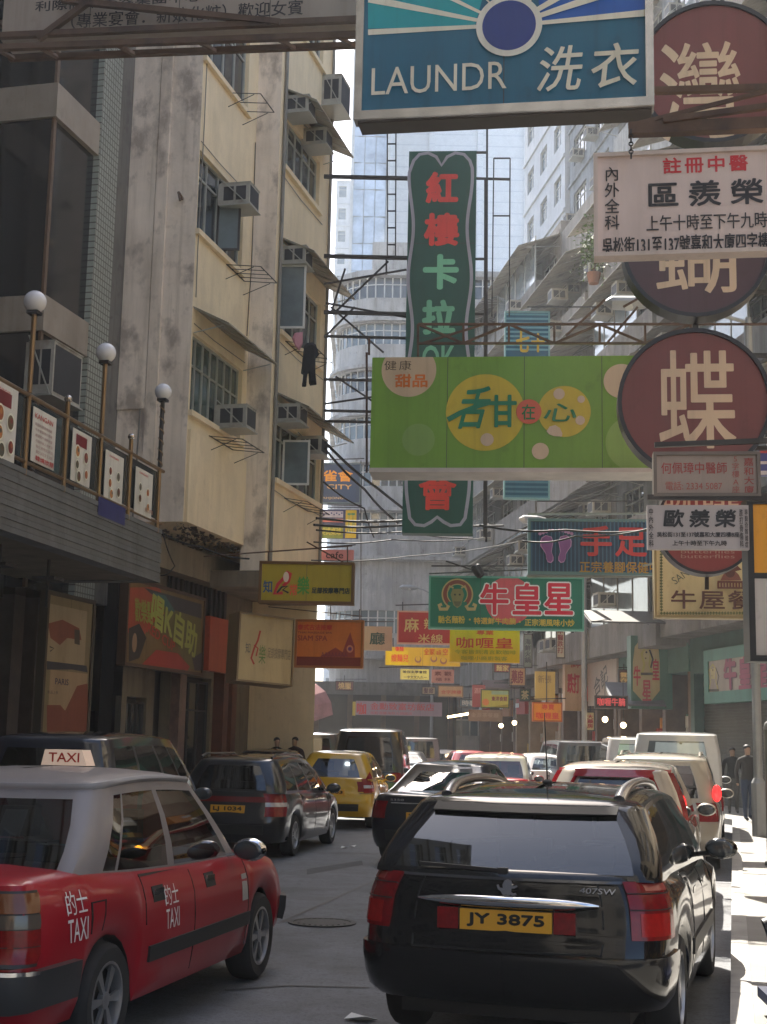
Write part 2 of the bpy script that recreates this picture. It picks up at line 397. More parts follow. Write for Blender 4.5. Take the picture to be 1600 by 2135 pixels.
g.quad((0, vb, -1.9), (0, vb, 0), (0, HB, 0), (0, HB, -1.9))
g.use(cream); g.quad((ub1, 0, Z2), (ub1, 0, -12), (ub1, HB, -12), (ub1, HB, Z2)); g.quad((0, HB, -12), (0, HB, 0), (u1, HB, 0), (u1, HB, -12)); g.quad((u1, HB, -12), (u1, HB, Z2), (ub1, HB, Z2), (ub1, HB, -12))
g.quad((0, 0, -1.9), (0, 0, -12), (0, HB, -12), (0, HB, -1.9)) if False else g.quad((0, 0, -12), (0, 0, -1.9), (0, HB, -1.9), (0, HB, -12))
g.quad((0, vb, -1.9), (u1, vb, -1.9), (u1, vb, 0), (0, vb, 0)); g.quad((u1, vb-.6, -1.9), (ub1, vb-.6, -1.9), (ub1, vb-.6, Z2), (u1, vb-.6, Z2))
g.build('wall', BC)
# panel on the first bay under its lowest window, and slab lines
g = G().use(cream); g.box(.05, u1+.04, vb+.0, A2[2]-.42, .003, .07); g.build('spandrel_panel', BC)
g = G().use(cream)
for q, z in [(A, 0) for A in (A0, A1, A2)]+[(B, Z2) for B in (B0, B1, B2, B3)]:
    g = G().use(cream); g.box(q[0]-.08, q[1]+.08, q[2]-.12, q[2], z+.003, z+.1); g.build('sill', BC)
for A in (A0, A1): window(BC, *A, -.16, 4, .72, t=.055)
window(BC, *A2, -.16, 7, .62, t=.05, glass=mat('green_window_glass', (.05, .085, .08), .08, var=.4, scale=1.5, spec=.8))
for A in (B0, B1, B2, B3): window(BC, *A, Z2-.16, 5, .72, t=.055)
# open casement leaves
def leaf(parent, hinge, y0, y1, w, ang, z, m=None, cloth=False):
    g = G().use(m or whitef); h = y1-y0; t = .05
    g.box(0, w, 0, t, -.02, .02); g.box(0, w, h-t, h, -.02, .02); g.box(0, t, t, h-t, -.02, .02); g.box(w-t, w, t, h-t, -.02, .02)
    o = g.build('open_casement', parent, M=Matrix.Translation((hinge, y0, z)) @ Matrix.Rotation(R(-ang), 4, 'Y'))
    p = G().use(paleglass); p.box(t*.5, w-t*.5, t*.5, h-t*.5, -.006, .006); p.build('pane', o)
leaf(BC, B2[0]+.02, B2[2]+.05, B2[3]-.05, .72, 80, Z2-.1); leaf(BC, B3[0]+.9, B3[2], B3[3]-.35, .68, 80, Z2-.1)
leaf(BC, A1[0]+1.45, A1[2]+.04, A1[3]-.55, .55, 80, -.1, dsteel)
awning(BC, A2[0]-.05, A2[1]+.1, A2[3]+.55, .85, .42); 
for B in (B1, B2, B3): awning(BC, B[0]-.05, B[1]+.35, B[3]+.62, .85, .4, z=Z2)
rack(BC, A1[0]+1.9, A1[2]-.15, 1.2, .85); rack(BC, A2[0]+1.2, A2[2]-.3, 1.5, .8); rack(BC, A0[0]+1.6, A0[2]-.1, 1.0, .8, n=3)
rack(BC, B2[0]+.5, B2[2]-.15, 1.8, .7, Z2); rack(BC, B3[0]+.8, B3[2]-.35, 2.0, .6, Z2)
# blank side wall: chase, patches, bracket (frame of the side wall: x inward)
g = G().use(grime_shade)
MS = Matrix.Identity(4)
g.box(-.05, -.002, vb, HB, -.98, -.72); g.box(-.035, -.002, vb+2.5, HB-3, -1.0, -1.78)
g.build('rendered_patch', BC)
g = G().use(rust); yb = pl(MB, 383, 383)[1]
g.bar((0, yb, -.35), (-.25, yb+.06, -.35), .035); g.bar((-.25, yb+.06, -.35), (-.25, yb-.14, -.3), .03); g.build('rusty_bracket', BC)
g = G().use(dsteel); g.tube([(u1-.08, A0[2]-.5, .02), (u1-.06, A1[2]+.4, .03), (u1-.12, A1[2]-.6, .02), (u1-.2, A2[3]+.9, .03)], .012, 5)
g.tube([(u1+.12, vb, Z2*.5), (u1+.1, HB, Z2*.5)], .04, 8); g.build('drain_pipe', BC)
g = G().use(mat('grey_pipe', (.24, .22, .19), .6, var=.3))
for u_, z_ in ((ub1-.12, Z2+.07), (u1+.22, Z2+.06)): g.bar((u_, vb-.5, z_), (u_, HB, z_), .045, 8)
g.tube([(.12, HB-1, .03), (.14, A1[3]+.7, .03), (.08, A1[2]-.5, .03), (.1, A2[3]+.8, .03)], .012, 5)
for q in (A1, A2): g.tube([(q[0], q[3]+.2, .02), (q[0]+1.2, q[3]+.16, .03), (q[1]+.1, q[3]+.22, .02)], .01, 5)
for q in (B1, B2, B3): g.tube([(q[0], q[2]-.3, Z2+.02), (q[0]+1.4, q[2]-.36, Z2+.03), (q[1]+.3, q[2]-.28, Z2+.02)], .01, 5)
g.tube([(-.01, 17, -1.2), (-.012, 12, -1.25), (-.012, 9, -1.1), (-.012, 6.4, -1.15)], .02, 6)
g.build('wall_pipe', BC)
# broken soffit under the bay
g = G().use(mat('broken_concrete', (.1, .08, .065), .95, var=.5, scale=6)); rnd = random.Random(3)
for i in range(260):
    u = rnd.uniform(.0, u1); z = rnd.uniform(-1.6, -.05) if i % 3 else rnd.uniform(-.25, .02); s = rnd.uniform(.03, .12)
    p = Vector((u, vb-rnd.uniform(0, .16), z)); vs = [p+Vector((rnd.uniform(-s, s), rnd.uniform(-s*.8, s*.5), rnd.uniform(-s, s))) for _ in range(4)]
    g.add(vs, [(0, 1, 2), (0, 3, 1), (1, 3, 2), (0, 2, 3)])
g.build('crumbling_soffit', BC)
# ground floor behind and the mezzanine beams
ZG = -1.2
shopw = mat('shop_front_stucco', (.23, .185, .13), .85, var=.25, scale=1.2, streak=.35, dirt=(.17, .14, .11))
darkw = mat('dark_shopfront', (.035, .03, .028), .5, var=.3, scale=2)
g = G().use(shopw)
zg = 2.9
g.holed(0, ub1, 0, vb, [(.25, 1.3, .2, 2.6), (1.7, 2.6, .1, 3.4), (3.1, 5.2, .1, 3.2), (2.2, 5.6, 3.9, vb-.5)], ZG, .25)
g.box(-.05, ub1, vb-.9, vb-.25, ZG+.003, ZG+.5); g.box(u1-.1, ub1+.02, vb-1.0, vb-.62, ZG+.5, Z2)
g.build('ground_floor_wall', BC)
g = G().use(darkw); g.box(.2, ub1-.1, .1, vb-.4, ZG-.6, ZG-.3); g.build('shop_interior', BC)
g = G().use(mat('red_timber', (.16, .055, .03), .5, var=.4, scale=3))
for x in (5.35, 5.95): g.box(x, x+.34, .13, 3.6, ZG+.003, ZG+.28)
g.build('timber_post', BC)
g = G().use(mat('pink_marble', (.24, .15, .12), .4, var=.4, scale=5)); g.box(2.65, 3.05, .13, 3.55, ZG+.003, ZG+.22); g.build('marble_pilaster', BC)
g = G().use(darkw); g.box(2.1, 5.9, 3.75, vb-.55, ZG+.02, ZG+.06)
for i in range(12): g.box(2.15+i*.31, 2.2+i*.31, 3.75, vb-.5, ZG+.05, ZG+.12)
g.build('louvre_screen', BC)
window(BC, 3.25, 5.1, .3, 3.1, ZG-.1, 3, .75, frame_m=dsteel)
window(BC, .3, 1.25, .3, 2.5, ZG-.1, 3, None, frame_m=dsteel)
# air conditioners of the cream building
u, v = pl(MB, 486, 405); ac(MB, A1[0]+1.65, A1[3]-.35-.42, 'grey air conditioner over the middle window of the cream building, open leaf beneath it', w=.66, h=.5, d=.72)
ac(MB, A2[0]+1.95, A2[2]+.0, 'air conditioner at the sill of the barred green window', w=.66, h=.5, d=.72)
ac(MB, B1[0]+.3, B1[3]+.0, 'turquoise sided air conditioner under the topmost awning of the far bay', z=Z2); ac(MB, B1[0]+1.9, B1[3]-.15, 'second air conditioner under the topmost awning, nearer the corner', z=Z2)
ac(MB, B2[0]+.3, B2[3]-.02, 'air conditioner over the open white casement with stored boxes', z=Z2)
ac(MB, B3[0]+.25, B3[3]-.1, 'air conditioner under the lowest awning, beside the bay recess', z=Z2); ac(MB, B3[0]+2.1, B3[3]-.5, 'air conditioner under the lowest awning at the outer corner above the cables', z=Z2)
u, v = pl(MB, 690, 225, Z2+.2); ac(MB, ub1-.5, v, 'large condenser unit high on the outer corner of the cream building', z=Z2, w=.95, h=.85, d=.55)
# washing on the rack
g = G().use(mat('black_cloth', (.012, .012, .016), .95, var=.3))
def garment(g, outline, th, wob=.02):
    n = len(outline); vs = []
    cx = sum(p[0] for p in outline)/n; cy = sum(p[1] for p in outline)/n
    for zz, k in ((-th, .86), (-th*.4, 1), (th*.4, 1), (th, .86)):
        vs += [(cx+(x-cx)*k+wob*math.sin(y*9+zz*20), cy+(y-cy)*k, zz+wob*math.sin(x*14+y*5)) for x, y in outline]
    g.add(vs, [tuple(range(n-1, -1, -1)), tuple(range(3*n, 4*n))]+[(j*n+i, j*n+(i+1) % n, (j+1)*n+(i+1) % n, (j+1)*n+i) for j in range(3) for i in range(n)])
MW = frame(at(647, 758, (MB @ Vector((3.9, 0, Z2+.6))).y), 80)
k = MW.translation.y/2900
garment(g, [((x-647)*k, (758-y)*k) for x, y in [(640, 714), (652, 711), (660, 716), (665, 735), (661, 742), (657, 738), (658, 770), (661, 803), (648, 806), (645, 778), (641, 782), (638, 810), (631, 810), (634, 784), (629, 782), (630, 745), (634, 722)]], .1)
tag(g.build('hanging_outfit', M=MW), 'black outfit drying on a hanger below the open casement', 'laundry')
g = G().use(mat('pink_cloth', (.55, .25, .3), .9)); garment(g, [((x-647)*k, (758-y)*k) for x, y in [(612, 692), (627, 690), (631, 715), (622, 730), (614, 722), (608, 705)]], .08)
tag(g.build('pink_towel', M=MW), 'pink cloth drying beside the black outfit', 'laundry')

# ------------------------------------------------------------------ restaurant building, dark glass, mosaic pier (nearer left)
ML = frame(st(s0, 13.0), HD)                  # its x runs away from the camera and ends at 0, the cream wall
BR = thing('restaurant_building', 'dark glazed restaurant building with beige bands and a mosaic tiled pier', 'building', ML)
darkg = mat('dark_curtain_glass', (.018, .017, .018), .12, var=.5, scale=.8, spec=.7)
beige = mat('beige_band', (.33, .275, .215), .6, var=.2, scale=1.5, streak=.2)
tile = mat('mosaic_tile', (.33, .35, .30), .4, var=.2, scale=4)
n = tile.node_tree; L = n.links; b = n.nodes['Principled BSDF']; geo = n.nodes.new('ShaderNodeNewGeometry')
br = n.nodes.new('ShaderNodeTexBrick'); br.offset = 0; br.inputs['Scale'].default_value = 1; br.inputs['Brick Width'].default_value = .11; br.inputs['Row Height'].default_value = .14; br.inputs['Mortar Size'].default_value = .014
tc = n.nodes.new('ShaderNodeTexCoord'); mp = n.nodes.new('ShaderNodeMapping'); L.new(tc.outputs['Object'], br.inputs[0])
x = n.nodes.new('ShaderNodeMix'); x.data_type = 'RGBA'; L.new(br.outputs['Fac'], x.inputs[0]); L.new(b.inputs['Base Color'].links[0].from_socket, x.inputs[6]); x.inputs[7].default_value = (.1, .09, .075, 1); L.new(x.outputs[2], b.inputs['Base Color'])
up0, up1 = pl(ML, 187, 500)[0], pl(ML, 228, 500)[0]
g = G().use(tile); g.box(up0, up1, 4.5, HB, -.4, .12); g.build('mosaic_pier', BR)
g = G().use(conc); g.box(up1, 0.0, 4.5, HB, -.4, .05); g.build('side_strip', BR)
ua = pl(ML, 96, 500)[0]; ul = ua-9
g = G().use(darkg); g.box(ua, up0-.003, 4.5, HB, -3.0, -.02); g.build('glass_bay', BR)
zr = -1.75
g = G().use(darkg); g.box(ul-12, ua-.003, 4.5, HB, -4, zr); g.build('glass_wall', BR)
g = G().use(beige); bz = [pl(ML, 100, y)[1] for y in (235, 185, 700, 622)]
hb = bz[1]-bz[0]; hf = bz[0]-bz[2]
for yy in (bz[0], bz[2], bz[0]+hf):
    g.box(ua-.08, up0-.006, yy, yy+hb*1.5, zr, .1); g.box(ul-12, ua-.084, yy, yy+hb*1.5, zr-.1, zr+.1)
g.build('spandrel_band', BR)
g = G().use(mat('brown_mullion', (.16, .1, .065), .5, var=.3))
for u in (ua+.02,): g.box(u-.05, u+.05, 4.5, HB, -.018, .04)
for i in range(8): x = ua-.9-i*1.3; g.box(x-.05, x+.05, 4.5, HB, zr+.003, zr+.16)
g.build('mullion', BR)
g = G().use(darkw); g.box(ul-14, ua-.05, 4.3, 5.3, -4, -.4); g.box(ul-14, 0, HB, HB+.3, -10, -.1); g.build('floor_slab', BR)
# ground floor: dark recess, pillars, soffit
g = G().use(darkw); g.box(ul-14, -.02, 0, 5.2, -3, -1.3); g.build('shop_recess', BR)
g = G().use(mat('brown_marble', (.10, .07, .055), .35, var=.4, scale=3)); 
for px in (25, 75, 205): u = pl(ML, px, 1450, -.9)[0]; g.box(u-.22, u+.22, 0, 4.7, -1.29, -.85)
g.build('marble_column', BR)
g = G().use(shopw); u = pl(ML, 215, 1350, -.9)[0]; g.box(u+.3, .1, 2.3, 4.9, -1.29, -.8); g.build('plaster_panel', BR)
g = G().use(mat('grey_box', (.4, .36, .3), .6)); u, v = pl(ML, 232, 1340, -.8); g.box(u-.2, u+.25, v-.25, v+.28, -.797, -.55); g.build('meter_box', BR)
ac(frame(st(s0-5.2, 12.0), HD), 0, pl(frame(st(s0-5.2, 12.0), HD), 20, 805)[1], 'large grey condenser behind the canopy railing in front of dark glass', w=1.1, h=.95, d=.5)

# ------------------------------------------------------------------ canopy with railing, globe lamps and menus
E1 = at(333, 1158, 26.4)                       # far end of the canopy face
MC = frame(Vector((E1.x, E1.y, 0)), 10.9)
vt, vbm = pl(MC, 330, 1101)[1], pl(MC, 333, 1216)[1]
CN = thing('restaurant_canopy', 'grey ribbed restaurant canopy with a soffit over the pavement', 'canopy', MC)
ribm = mat('ribbed_cladding', (.15, .152, .15), .6, var=.25, scale=2, streak=.3)
g = G().use(ribm); LN = 16.0; nr = 11
for i in range(nr):
    y0 = vbm+(vt-vbm)*i/nr; y1 = vbm+(vt-vbm)*(i+1)/nr
    g.box(-LN, 0, y0, y1-.012, -.25, .02 if i % 2 else .035)
g.box(-LN+.01, -.01, vbm+.01, vt-.01, -.3, .012); g.box(-.3, .02, vbm, vt, -2.4, -.02); g.build('fascia', CN)
g = G().use(mat('canopy_soffit', (.2, .165, .13), .8, var=.3, streak=.2)); g.box(-LN, -.05, vbm+.02, vbm+.1, -2.6, -.02); g.build('soffit', CN)
g = G().use(dsteel)
for u in (-5.2, -3.4): g.bar((u, vbm, -.7), (u, vbm-.8, -.7), .03); g.box(u-.2, u+.2, vbm-.35, vbm-.3, -.9, -.5)
g.build('hanging_light', CN)
RL = thing('canopy_railing', 'brass railing with dark glass panels along the canopy top', 'railing', MC)
vr = pl(MC, 330, 977)[1]; brass = mat('brass_tube', (.3, .2, .11), .35, metal=.75, var=.3)
g = G().use(brass); g.bar((-LN, vr, 0), (0, vr, 0), .035, 8); g.bar((-LN, vt+.1, 0), (0, vt+.1, 0), .03, 8); g.build('rail', RL)
postpx = [(105, 1), (133, 0), (207, 1), (270, 0), (332, 1), (50, 1)]
ups = [pl(MC, p, 1000)[0] for p in (332, 270, 207, 133, 50)]
ups.append(ups[-1]-(ups[-2]-ups[-1])*.98); ups.append(ups[-1]-1.5)
for i, u in enumerate(ups):
    g = G().use(brass); top = vr+.25 if i % 2 else vr
    g.bar((u, vt-.1, 0), (u, top, 0), .04, 8)
    if i % 2: g.use(mat('polished_knob', (.6, .55, .5), .15, metal=.9)); g.ball((u, top+.05, 0), .065, 8)
    g.build('post', RL)
for a, b in zip(ups, ups[1:]):
    g = G().use(mat('rail_glass', (.035, .04, .04), .08, var=.5, scale=2, spec=.7)); g.box(b+.06, a-.06, vt+.16, vr-.06, -.03, -.02); g.build('glass_panel', RL)
lampw = mat('opal_globe', (.72, .71, .72), .25, var=.04)
for i, (px, py, dpx) in enumerate(((338, 815, 36), (211, 728, 43), (61, 620, 49))):
    u = ups[2*i]; v = pl(MC, px, py)[1]; rr = dpx/2*(MC @ Vector((u, 0, 0))).y/2900
    T = MC @ Matrix.Translation((u, vr, 0.0)); h = v-vr
    lp = thing('globe_lamp', ['white globe lamp on a short twisted pole at the canopy corner', 'white globe lamp on a plain pole, middle one of three', 'white globe lamp on the tallest looking pole in front of the dark glass'][i], 'lamp', T, 'globe lamps along the canopy railing')
    g = G().use(brass if i else dsteel); g.bar((0, .04, 0), (0, h-rr, 0), .04, 8)
    if i == 0:
        g.use(brass); g.tube([(.05*math.cos(k*.9), .05+k*.03, .05*math.sin(k*.9)) for k in range(int((h-rr-.05)/.03))], .012, 5)
    g.use(dsteel); g.box(-.09, .09, h-rr-.03, h-rr+.02, -.09, .09); g.build('pole', lp)
    g = G().use(lampw); g.M = Matrix.Rotation(R(-90), 4, 'X'); g.ball((0, 0, h), rr, 16); g.build('globe', lp, 60)
# ------------------------------------------------------------------ flat signs on their own planes; contents are given where the photo shows them, mapped onto the plane
class Sign:
    def __init__(s, name, label, cat, px, Y, phi=8, thick=.18, col=(200, 200, 200), frame_col=None, fw=.05, group=None, M=None, emissive=0, k=1.25, back=True, lean=0, tilt=0):
        x0, y0, x1, y1 = px; cx, cy = (x0+x1)/2, (y0+y1)/2
        s.M = M if M is not None else frame(at(cx, cy, Y), 90+phi, tilt, lean)
        a = pl(s.M, x0, cy)[0]; b = pl(s.M, x1, cy)[0]; c = pl(s.M, cx, y1)[1]; d = pl(s.M, cx, y0)[1]
        s.a, s.b, s.c, s.d = a, b, c, d; s.z = .004; s.layer = 0
        s.root = thing(name, label, cat, s.M, group); s.k = k
        s.g = {}
        if back:
            m = paint(*col, k) if isinstance(col, tuple) else col
            g = G().use(m); g.box(a, b, c, d, -thick, 0); g.build('panel', s.root)
            if b-a > 1.5 or d-c > 3:
                g = G().use(mat('sheet_seam', (.05, .05, .05), .7)); n_ = max(1, round((b-a)/1.15))
                for i in range(1, n_): u_ = a+(b-a)*i/n_; g.quad((u_-.004, c, .0012), (u_+.004, c, .0012), (u_+.004, d, .0012), (u_-.004, d, .0012))
                m_ = max(1, round((d-c)/2.2))
                for i in range(1, m_): v_ = c+(d-c)*i/m_; g.quad((a, v_-.005, .0014), (b, v_-.005, .0014), (b, v_+.005, .0014), (a, v_+.005, .0014))
                if g.f: g.build('panel_seam', s.root)
        if frame_col is not None:
            m = paint(*frame_col) if isinstance(frame_col, tuple) else frame_col
            g = G().use(m); f = fw; t = -thick-.01; e = .03
            g.box(a-.01, b+.01, d-f, d+.01, t, e); g.box(a-.01, b+.01, c-.01, c+f, t, e); g.box(a-.01, a+f, c+f, d-f, t, e); g.box(b-f, b+.01, c+f, d-f, t, e)
            g.build('frame', s.root)
    def u(s, px, py): return pl(s.M, px, py)
    def sz(s, px, py): 
        p = s.M @ Vector((*s.u(px, py), 0)); return p.y/2900
    def lay(s): s.layer += 1; return .003+.0013*s.layer
    def gg(s, nm):
        if nm not in s.g: s.g[nm] = G()
        return s.g[nm]
    def txt(s, t, px, col, bold=0.0, vert=False, gap=1.0, shear=0, rot=0, part='lettering', z=None):
        x0, y0, x1, y1 = px; A = s.u(x0, (y0+y1)/2); B = s.u(x1, (y0+y1)/2); Cc = s.u((x0+x1)/2, y1); Dd = s.u((x0+x1)/2, y0)
        m = paint(*col, s.k) if isinstance(col, tuple) else col
        text(s.gg(part), t, (A[0]+B[0])/2, (Cc[1]+Dd[1])/2, B[0]-A[0], Dd[1]-Cc[1], s.lay() if z is None else z, m, bold, vert, gap, shear, rot)
    def rect(s, px, col, part='graphic'):
        x0, y0, x1, y1 = px; A = s.u(x0, y1); B = s.u(x1, y0); z = s.lay(); g = s.gg(part).use(paint(*col, s.k) if isinstance(col, tuple) else col)
        g.quad((A[0], A[1], z), (B[0], A[1], z), (B[0], B[1], z), (A[0], B[1], z))
    def disc(s, px, py, r, col, part='graphic', ry=None, clip=True):
        u, v = s.u(px, py); k = s.sz(px, py); z = s.lay(); n = 48; g = s.gg(part).use(paint(*col, s.k) if isinstance(col, tuple) else col)
        pts = []
        for i in range(n):
            x = u+r*k*math.cos(2*math.pi*i/n); y = v+(ry or r)*k*math.sin(2*math.pi*i/n)
            if clip: x = min(max(x, s.a), s.b); y = min(max(y, s.c), s.d)
            pts.append((x, y, z))
        g.add(pts, [tuple(range(n))])
    def poly(s, pts, col, part='graphic'):
        z = s.lay(); g = s.gg(part).use(paint(*col, s.k) if isinstance(col, tuple) else col)
        q = [s.u(*p) for p in pts]
        ar = sum(q[i][0]*q[(i+1) % len(q)][1]-q[(i+1) % len(q)][0]*q[i][1] for i in range(len(q)))
        if ar < 0: q = q[::-1]
        q = [(min(max(x, s.a), s.b), min(max(y, s.c), s.d), z) for x, y in q]
        g.add(q, [tuple(range(len(q)))])
    def line(s, pts, wpx, col, part='graphic', closed=False, smooth=True):
        q = [Vector(s.u(*p)) for p in pts]; z = s.lay(); g = s.gg(part).use(paint(*col, s.k) if isinstance(col, tuple) else col)
        wv = wpx*s.sz(*pts[0])/2; N = len(q); vs = []
        for i in range(N):
            a = q[(i-1) % N] if (closed or i) else q[i]; b = q[(i+1) % N] if (closed or i < N-1) else q[i]
            d = (b-a); d = d.normalized() if d.length > 1e-6 else Vector((1, 0)); n = Vector((-d.y, d.x))
            vs += [(*(q[i]+n*wv), z), (*(q[i]-n*wv), z)]
        fs = [(2*i, 2*i+1, 2*((i+1) % N)+1, 2*((i+1) % N)) for i in range(N if closed else N-1)]
        g.add(vs, fs)
    def bars(s, segs, r=.03, m=None, part='support'):
        g = s.gg(part).use(m or rust)
        for a, b in segs:
            za = a[2] if len(a) > 2 else -.1; zb = b[2] if len(b) > 2 else -.1
            A = pl(s.M, a[0], a[1], za); B = pl(s.M, b[0], b[1], zb); g.bar((*A, za), (*B, zb), r)
    def done(s):
        for k, g in s.g.items():
            if g.f: g.build(k, s.root)
        return s
# menus in the railing
food = [(150, 80, 40), (90, 70, 45), (170, 110, 50), (110, 45, 35), (80, 75, 60)]
menus = [((-14, 800, 35, 962), 'white menu board with food photos at the picture edge of the railing', 0), ((67, 858, 116, 972), 'white menu board with rows of red print', 1), ((150, 900, 190, 1010), 'white menu board with a dark red title and dish photos', 2), ((219, 945, 257, 1045), 'white menu board with six dishes over a blue panel', 3), ((282, 980, 318, 1075), 'white menu board nearest the canopy corner', 4)]
for (x0, y0, x1, y1), lab, k in menus:
    S = Sign('menu_board', lab, 'menu board', (x0, y0, x1, y1), 20, thick=.012, col=(196, 192, 182), group='menu boards on the canopy railing', M=MC @ Matrix.Translation((0, 0, .03)))
    w, h = x1-x0, y1-y0; sl_ = .5
    def P(fx, fy): return (x0+w*fx, y0+h*fy+(fx-.5)*w*.0)
    if k == 1:
        S.txt('KANGAN', (*P(.12, .1), *P(.9, .2)), (170, 50, 45), .02)
        for r in range(6): S.txt(['韓國料理燒烤放題', '午市套餐晚市套餐', '精選和牛海鮮拼盤', '石鍋拌飯人參雞湯', '每位港幣起另加', '歡迎訂座'][r], (*P(.12, .27+r*.1), *P(.86, .33+r*.1)), (150, 110, 105))
        S.txt('韓燒放題', (*P(.1, .87), *P(.9, .97)), (170, 50, 45), .03)
    else:
        rnd = random.Random(k); S.txt('KANGAN', (*P(.25, .07), *P(.75, .12)), (180, 60, 50), .02)
        if k in (0, 2): S.rect((*P(.2, .15), *P(.8, .24)), (110, 35, 40))
        for j, (fx, fy) in enumerate([(.3, .37), (.72, .5), (.25, .62), (.7, .82), (.3, .85)]):
            if k == 4 and j == 4: S.txt('燒肉', (*P(.5, .85), *P(.95, .95)), (150, 90, 50)); continue
            rr = h*rnd.uniform(.085, .115); S.disc(*P(fx, fy), rr, (225, 215, 195), ry=rr*1.15); S.disc(*P(fx, fy), rr*.8, food[(j+k) % 5], ry=rr*.9); S.disc(*P(fx+.03, fy-.02), rr*.35, food[(j+k+2) % 5])
    S.done()
S = Sign('blue_notice', 'blue notice below the menu board with six dishes', 'notice', (205, 1047, 262, 1085), 20, thick=.01, col=(40, 40, 95), M=MC @ Matrix.Translation((0, 0, .04))); S.done()
# ------------------------------------------------------------------ posters and banners along the left shop fronts
MP = frame(st(s0, 11.9), HD)
S = Sign('poster_frame', 'tall framed shop poster with red brush picture, torn dark band and brown lower sheet', 'poster', (90, 1240, 190, 1540), 25, col=(120, 105, 75), frame_col=(60, 50, 38), fw=.07, thick=.12, M=frame(st(s0-3, 12.0), HD))
S.rect((97, 1275, 182, 1380), (150, 132, 105)); S.poly([(100, 1300), (130, 1292), (165, 1310), (170, 1335), (140, 1330), (125, 1345), (105, 1330)], (120, 62, 42)); S.poly([(155, 1312), (166, 1314), (166, 1345), (155, 1342)], (70, 60, 52))
S.line([(103, 1348), (112, 1352), (104, 1358)], 3, (40, 30, 25)); S.poly([(97, 1378), (180, 1388), (182, 1402), (150, 1396), (97, 1396)], (45, 45, 55)); S.rect((97, 1405, 182, 1525), (150, 125, 95)); S.poly([(97, 1470), (125, 1470), (135, 1482), (160, 1430), (182, 1425), (182, 1525), (97, 1525)], (115, 55, 35)); S.txt('PARIS', (114, 1415, 142, 1428), (50, 35, 60), .03); S.txt('新品上市', (98, 1440, 120, 1447), (60, 45, 50)); S.done()
S = Sign('karaoke_banner', 'large orange and green shop banner with yellow characters, lettered in a slant, beside plaster pillar', 'banner', (262, 1224, 425, 1398), 27, col=(118, 92, 50), frame_col=(70, 50, 35), fw=.06, thick=.15, M=MP, k=.95)
S.poly([(262, 1224), (332, 1224), (352, 1272), (318, 1300), (300, 1325), (262, 1318)], (165, 68, 40))
S.poly([(330, 1240), (418, 1265), (420, 1395), (395, 1395), (360, 1330)], (110, 100, 55)); S.poly([(300, 1225), (420, 1260), (420, 1290), (350, 1268)], (62, 58, 60)); S.poly([(318, 1235), (345, 1242), (365, 1275), (352, 1275)], (60, 95, 90)); S.poly([(268, 1310), (290, 1300), (305, 1330), (290, 1372), (268, 1380)], (50, 42, 38)); S.disc(280, 1340, 12, (160, 125, 95), ry=20); S.poly([(295, 1385), (325, 1355), (370, 1362), (395, 1390), (390, 1398)], (165, 45, 30)); S.poly([(400, 1372), (421, 1360), (421, 1398), (405, 1398)], (70, 60, 60))
S.txt('歡樂點', (280, 1250, 318, 1300), (150, 150, 60), .02, shear=-.15); S.txt('唱K自助', (312, 1268, 412, 1340), (165, 165, 75), .04, shear=-.1, rot=-12); S.txt('RED CUP', (305, 1318, 365, 1340), (180, 60, 40), .03, rot=-12); S.done()
S = Sign('orange_shop_board', 'plain orange shop panel between the banner and the cream light box', 'panel', (437, 1290, 490, 1402), 29, col=(150, 58, 28), thick=.2, M=frame(st(s0+.5, 11.75), HD)); S.done()
S = Sign('light_box_sign', 'cream tilted light box with faded red foot logo, hung above the timber posts', 'sign', (496, 1283, 612, 1425), 30.5, phi=-32, thick=.5, col=(172, 150, 108), frame_col=(120, 100, 72), fw=.03, tilt=-3, lean=-4)
S.line([(543, 1315), (538, 1335), (530, 1352), (524, 1372), (530, 1385)], 4, (165, 60, 45)); S.line([(530, 1345), (538, 1352), (534, 1368)], 3, (165, 60, 45)); S.txt('知', (512, 1340, 522, 1362), (95, 95, 85)); S.txt('樂', (540, 1345, 554, 1385), (95, 120, 60)); S.txt('足部按摩專門店', (558, 1352, 606, 1374), (120, 105, 80)); S.done()
S = Sign('foot_massage_sign', 'yellow foot massage sign with red foot logo, hung from a bar off the cream building', 'sign', (541, 1172, 738, 1258), 29.5, phi=2, col=(158, 138, 18), frame_col=(95, 65, 30), fw=.05, thick=.28)
S.txt('知', (549, 1210, 568, 1236), (30, 70, 110), .03); S.line([(590, 1236), (572, 1238), (580, 1218), (592, 1206), (600, 1192), (606, 1196), (602, 1212), (590, 1222)], 7, (190, 40, 40)); S.disc(597, 1203, 6, (215, 190, 170), ry=11); S.line([(578, 1236), (588, 1224), (600, 1222), (590, 1230), (602, 1236)], 4, (30, 20, 20)); S.txt('常', (604, 1218, 620, 1242), (215, 75, 40), .02); S.txt('樂', (620, 1202, 646, 1240), (75, 140, 40), .03); S.txt('足部按摩專門店', (650, 1225, 730, 1238), (25, 40, 25), .04)
S.bars([((425, 1160), (735, 1138)), ((560, 1150), (560, 1172)), ((725, 1140), (725, 1172)), ((640, 1130), (738, 1185))], .02); S.done()
S = Sign('spa_sign', 'orange spa sign with purple temple drawing and dark red bottom band', 'sign', (616, 1293, 757, 1392), 31, phi=4, col=(200, 110, 35), frame_col=(150, 90, 40), fw=.04, thick=.2)
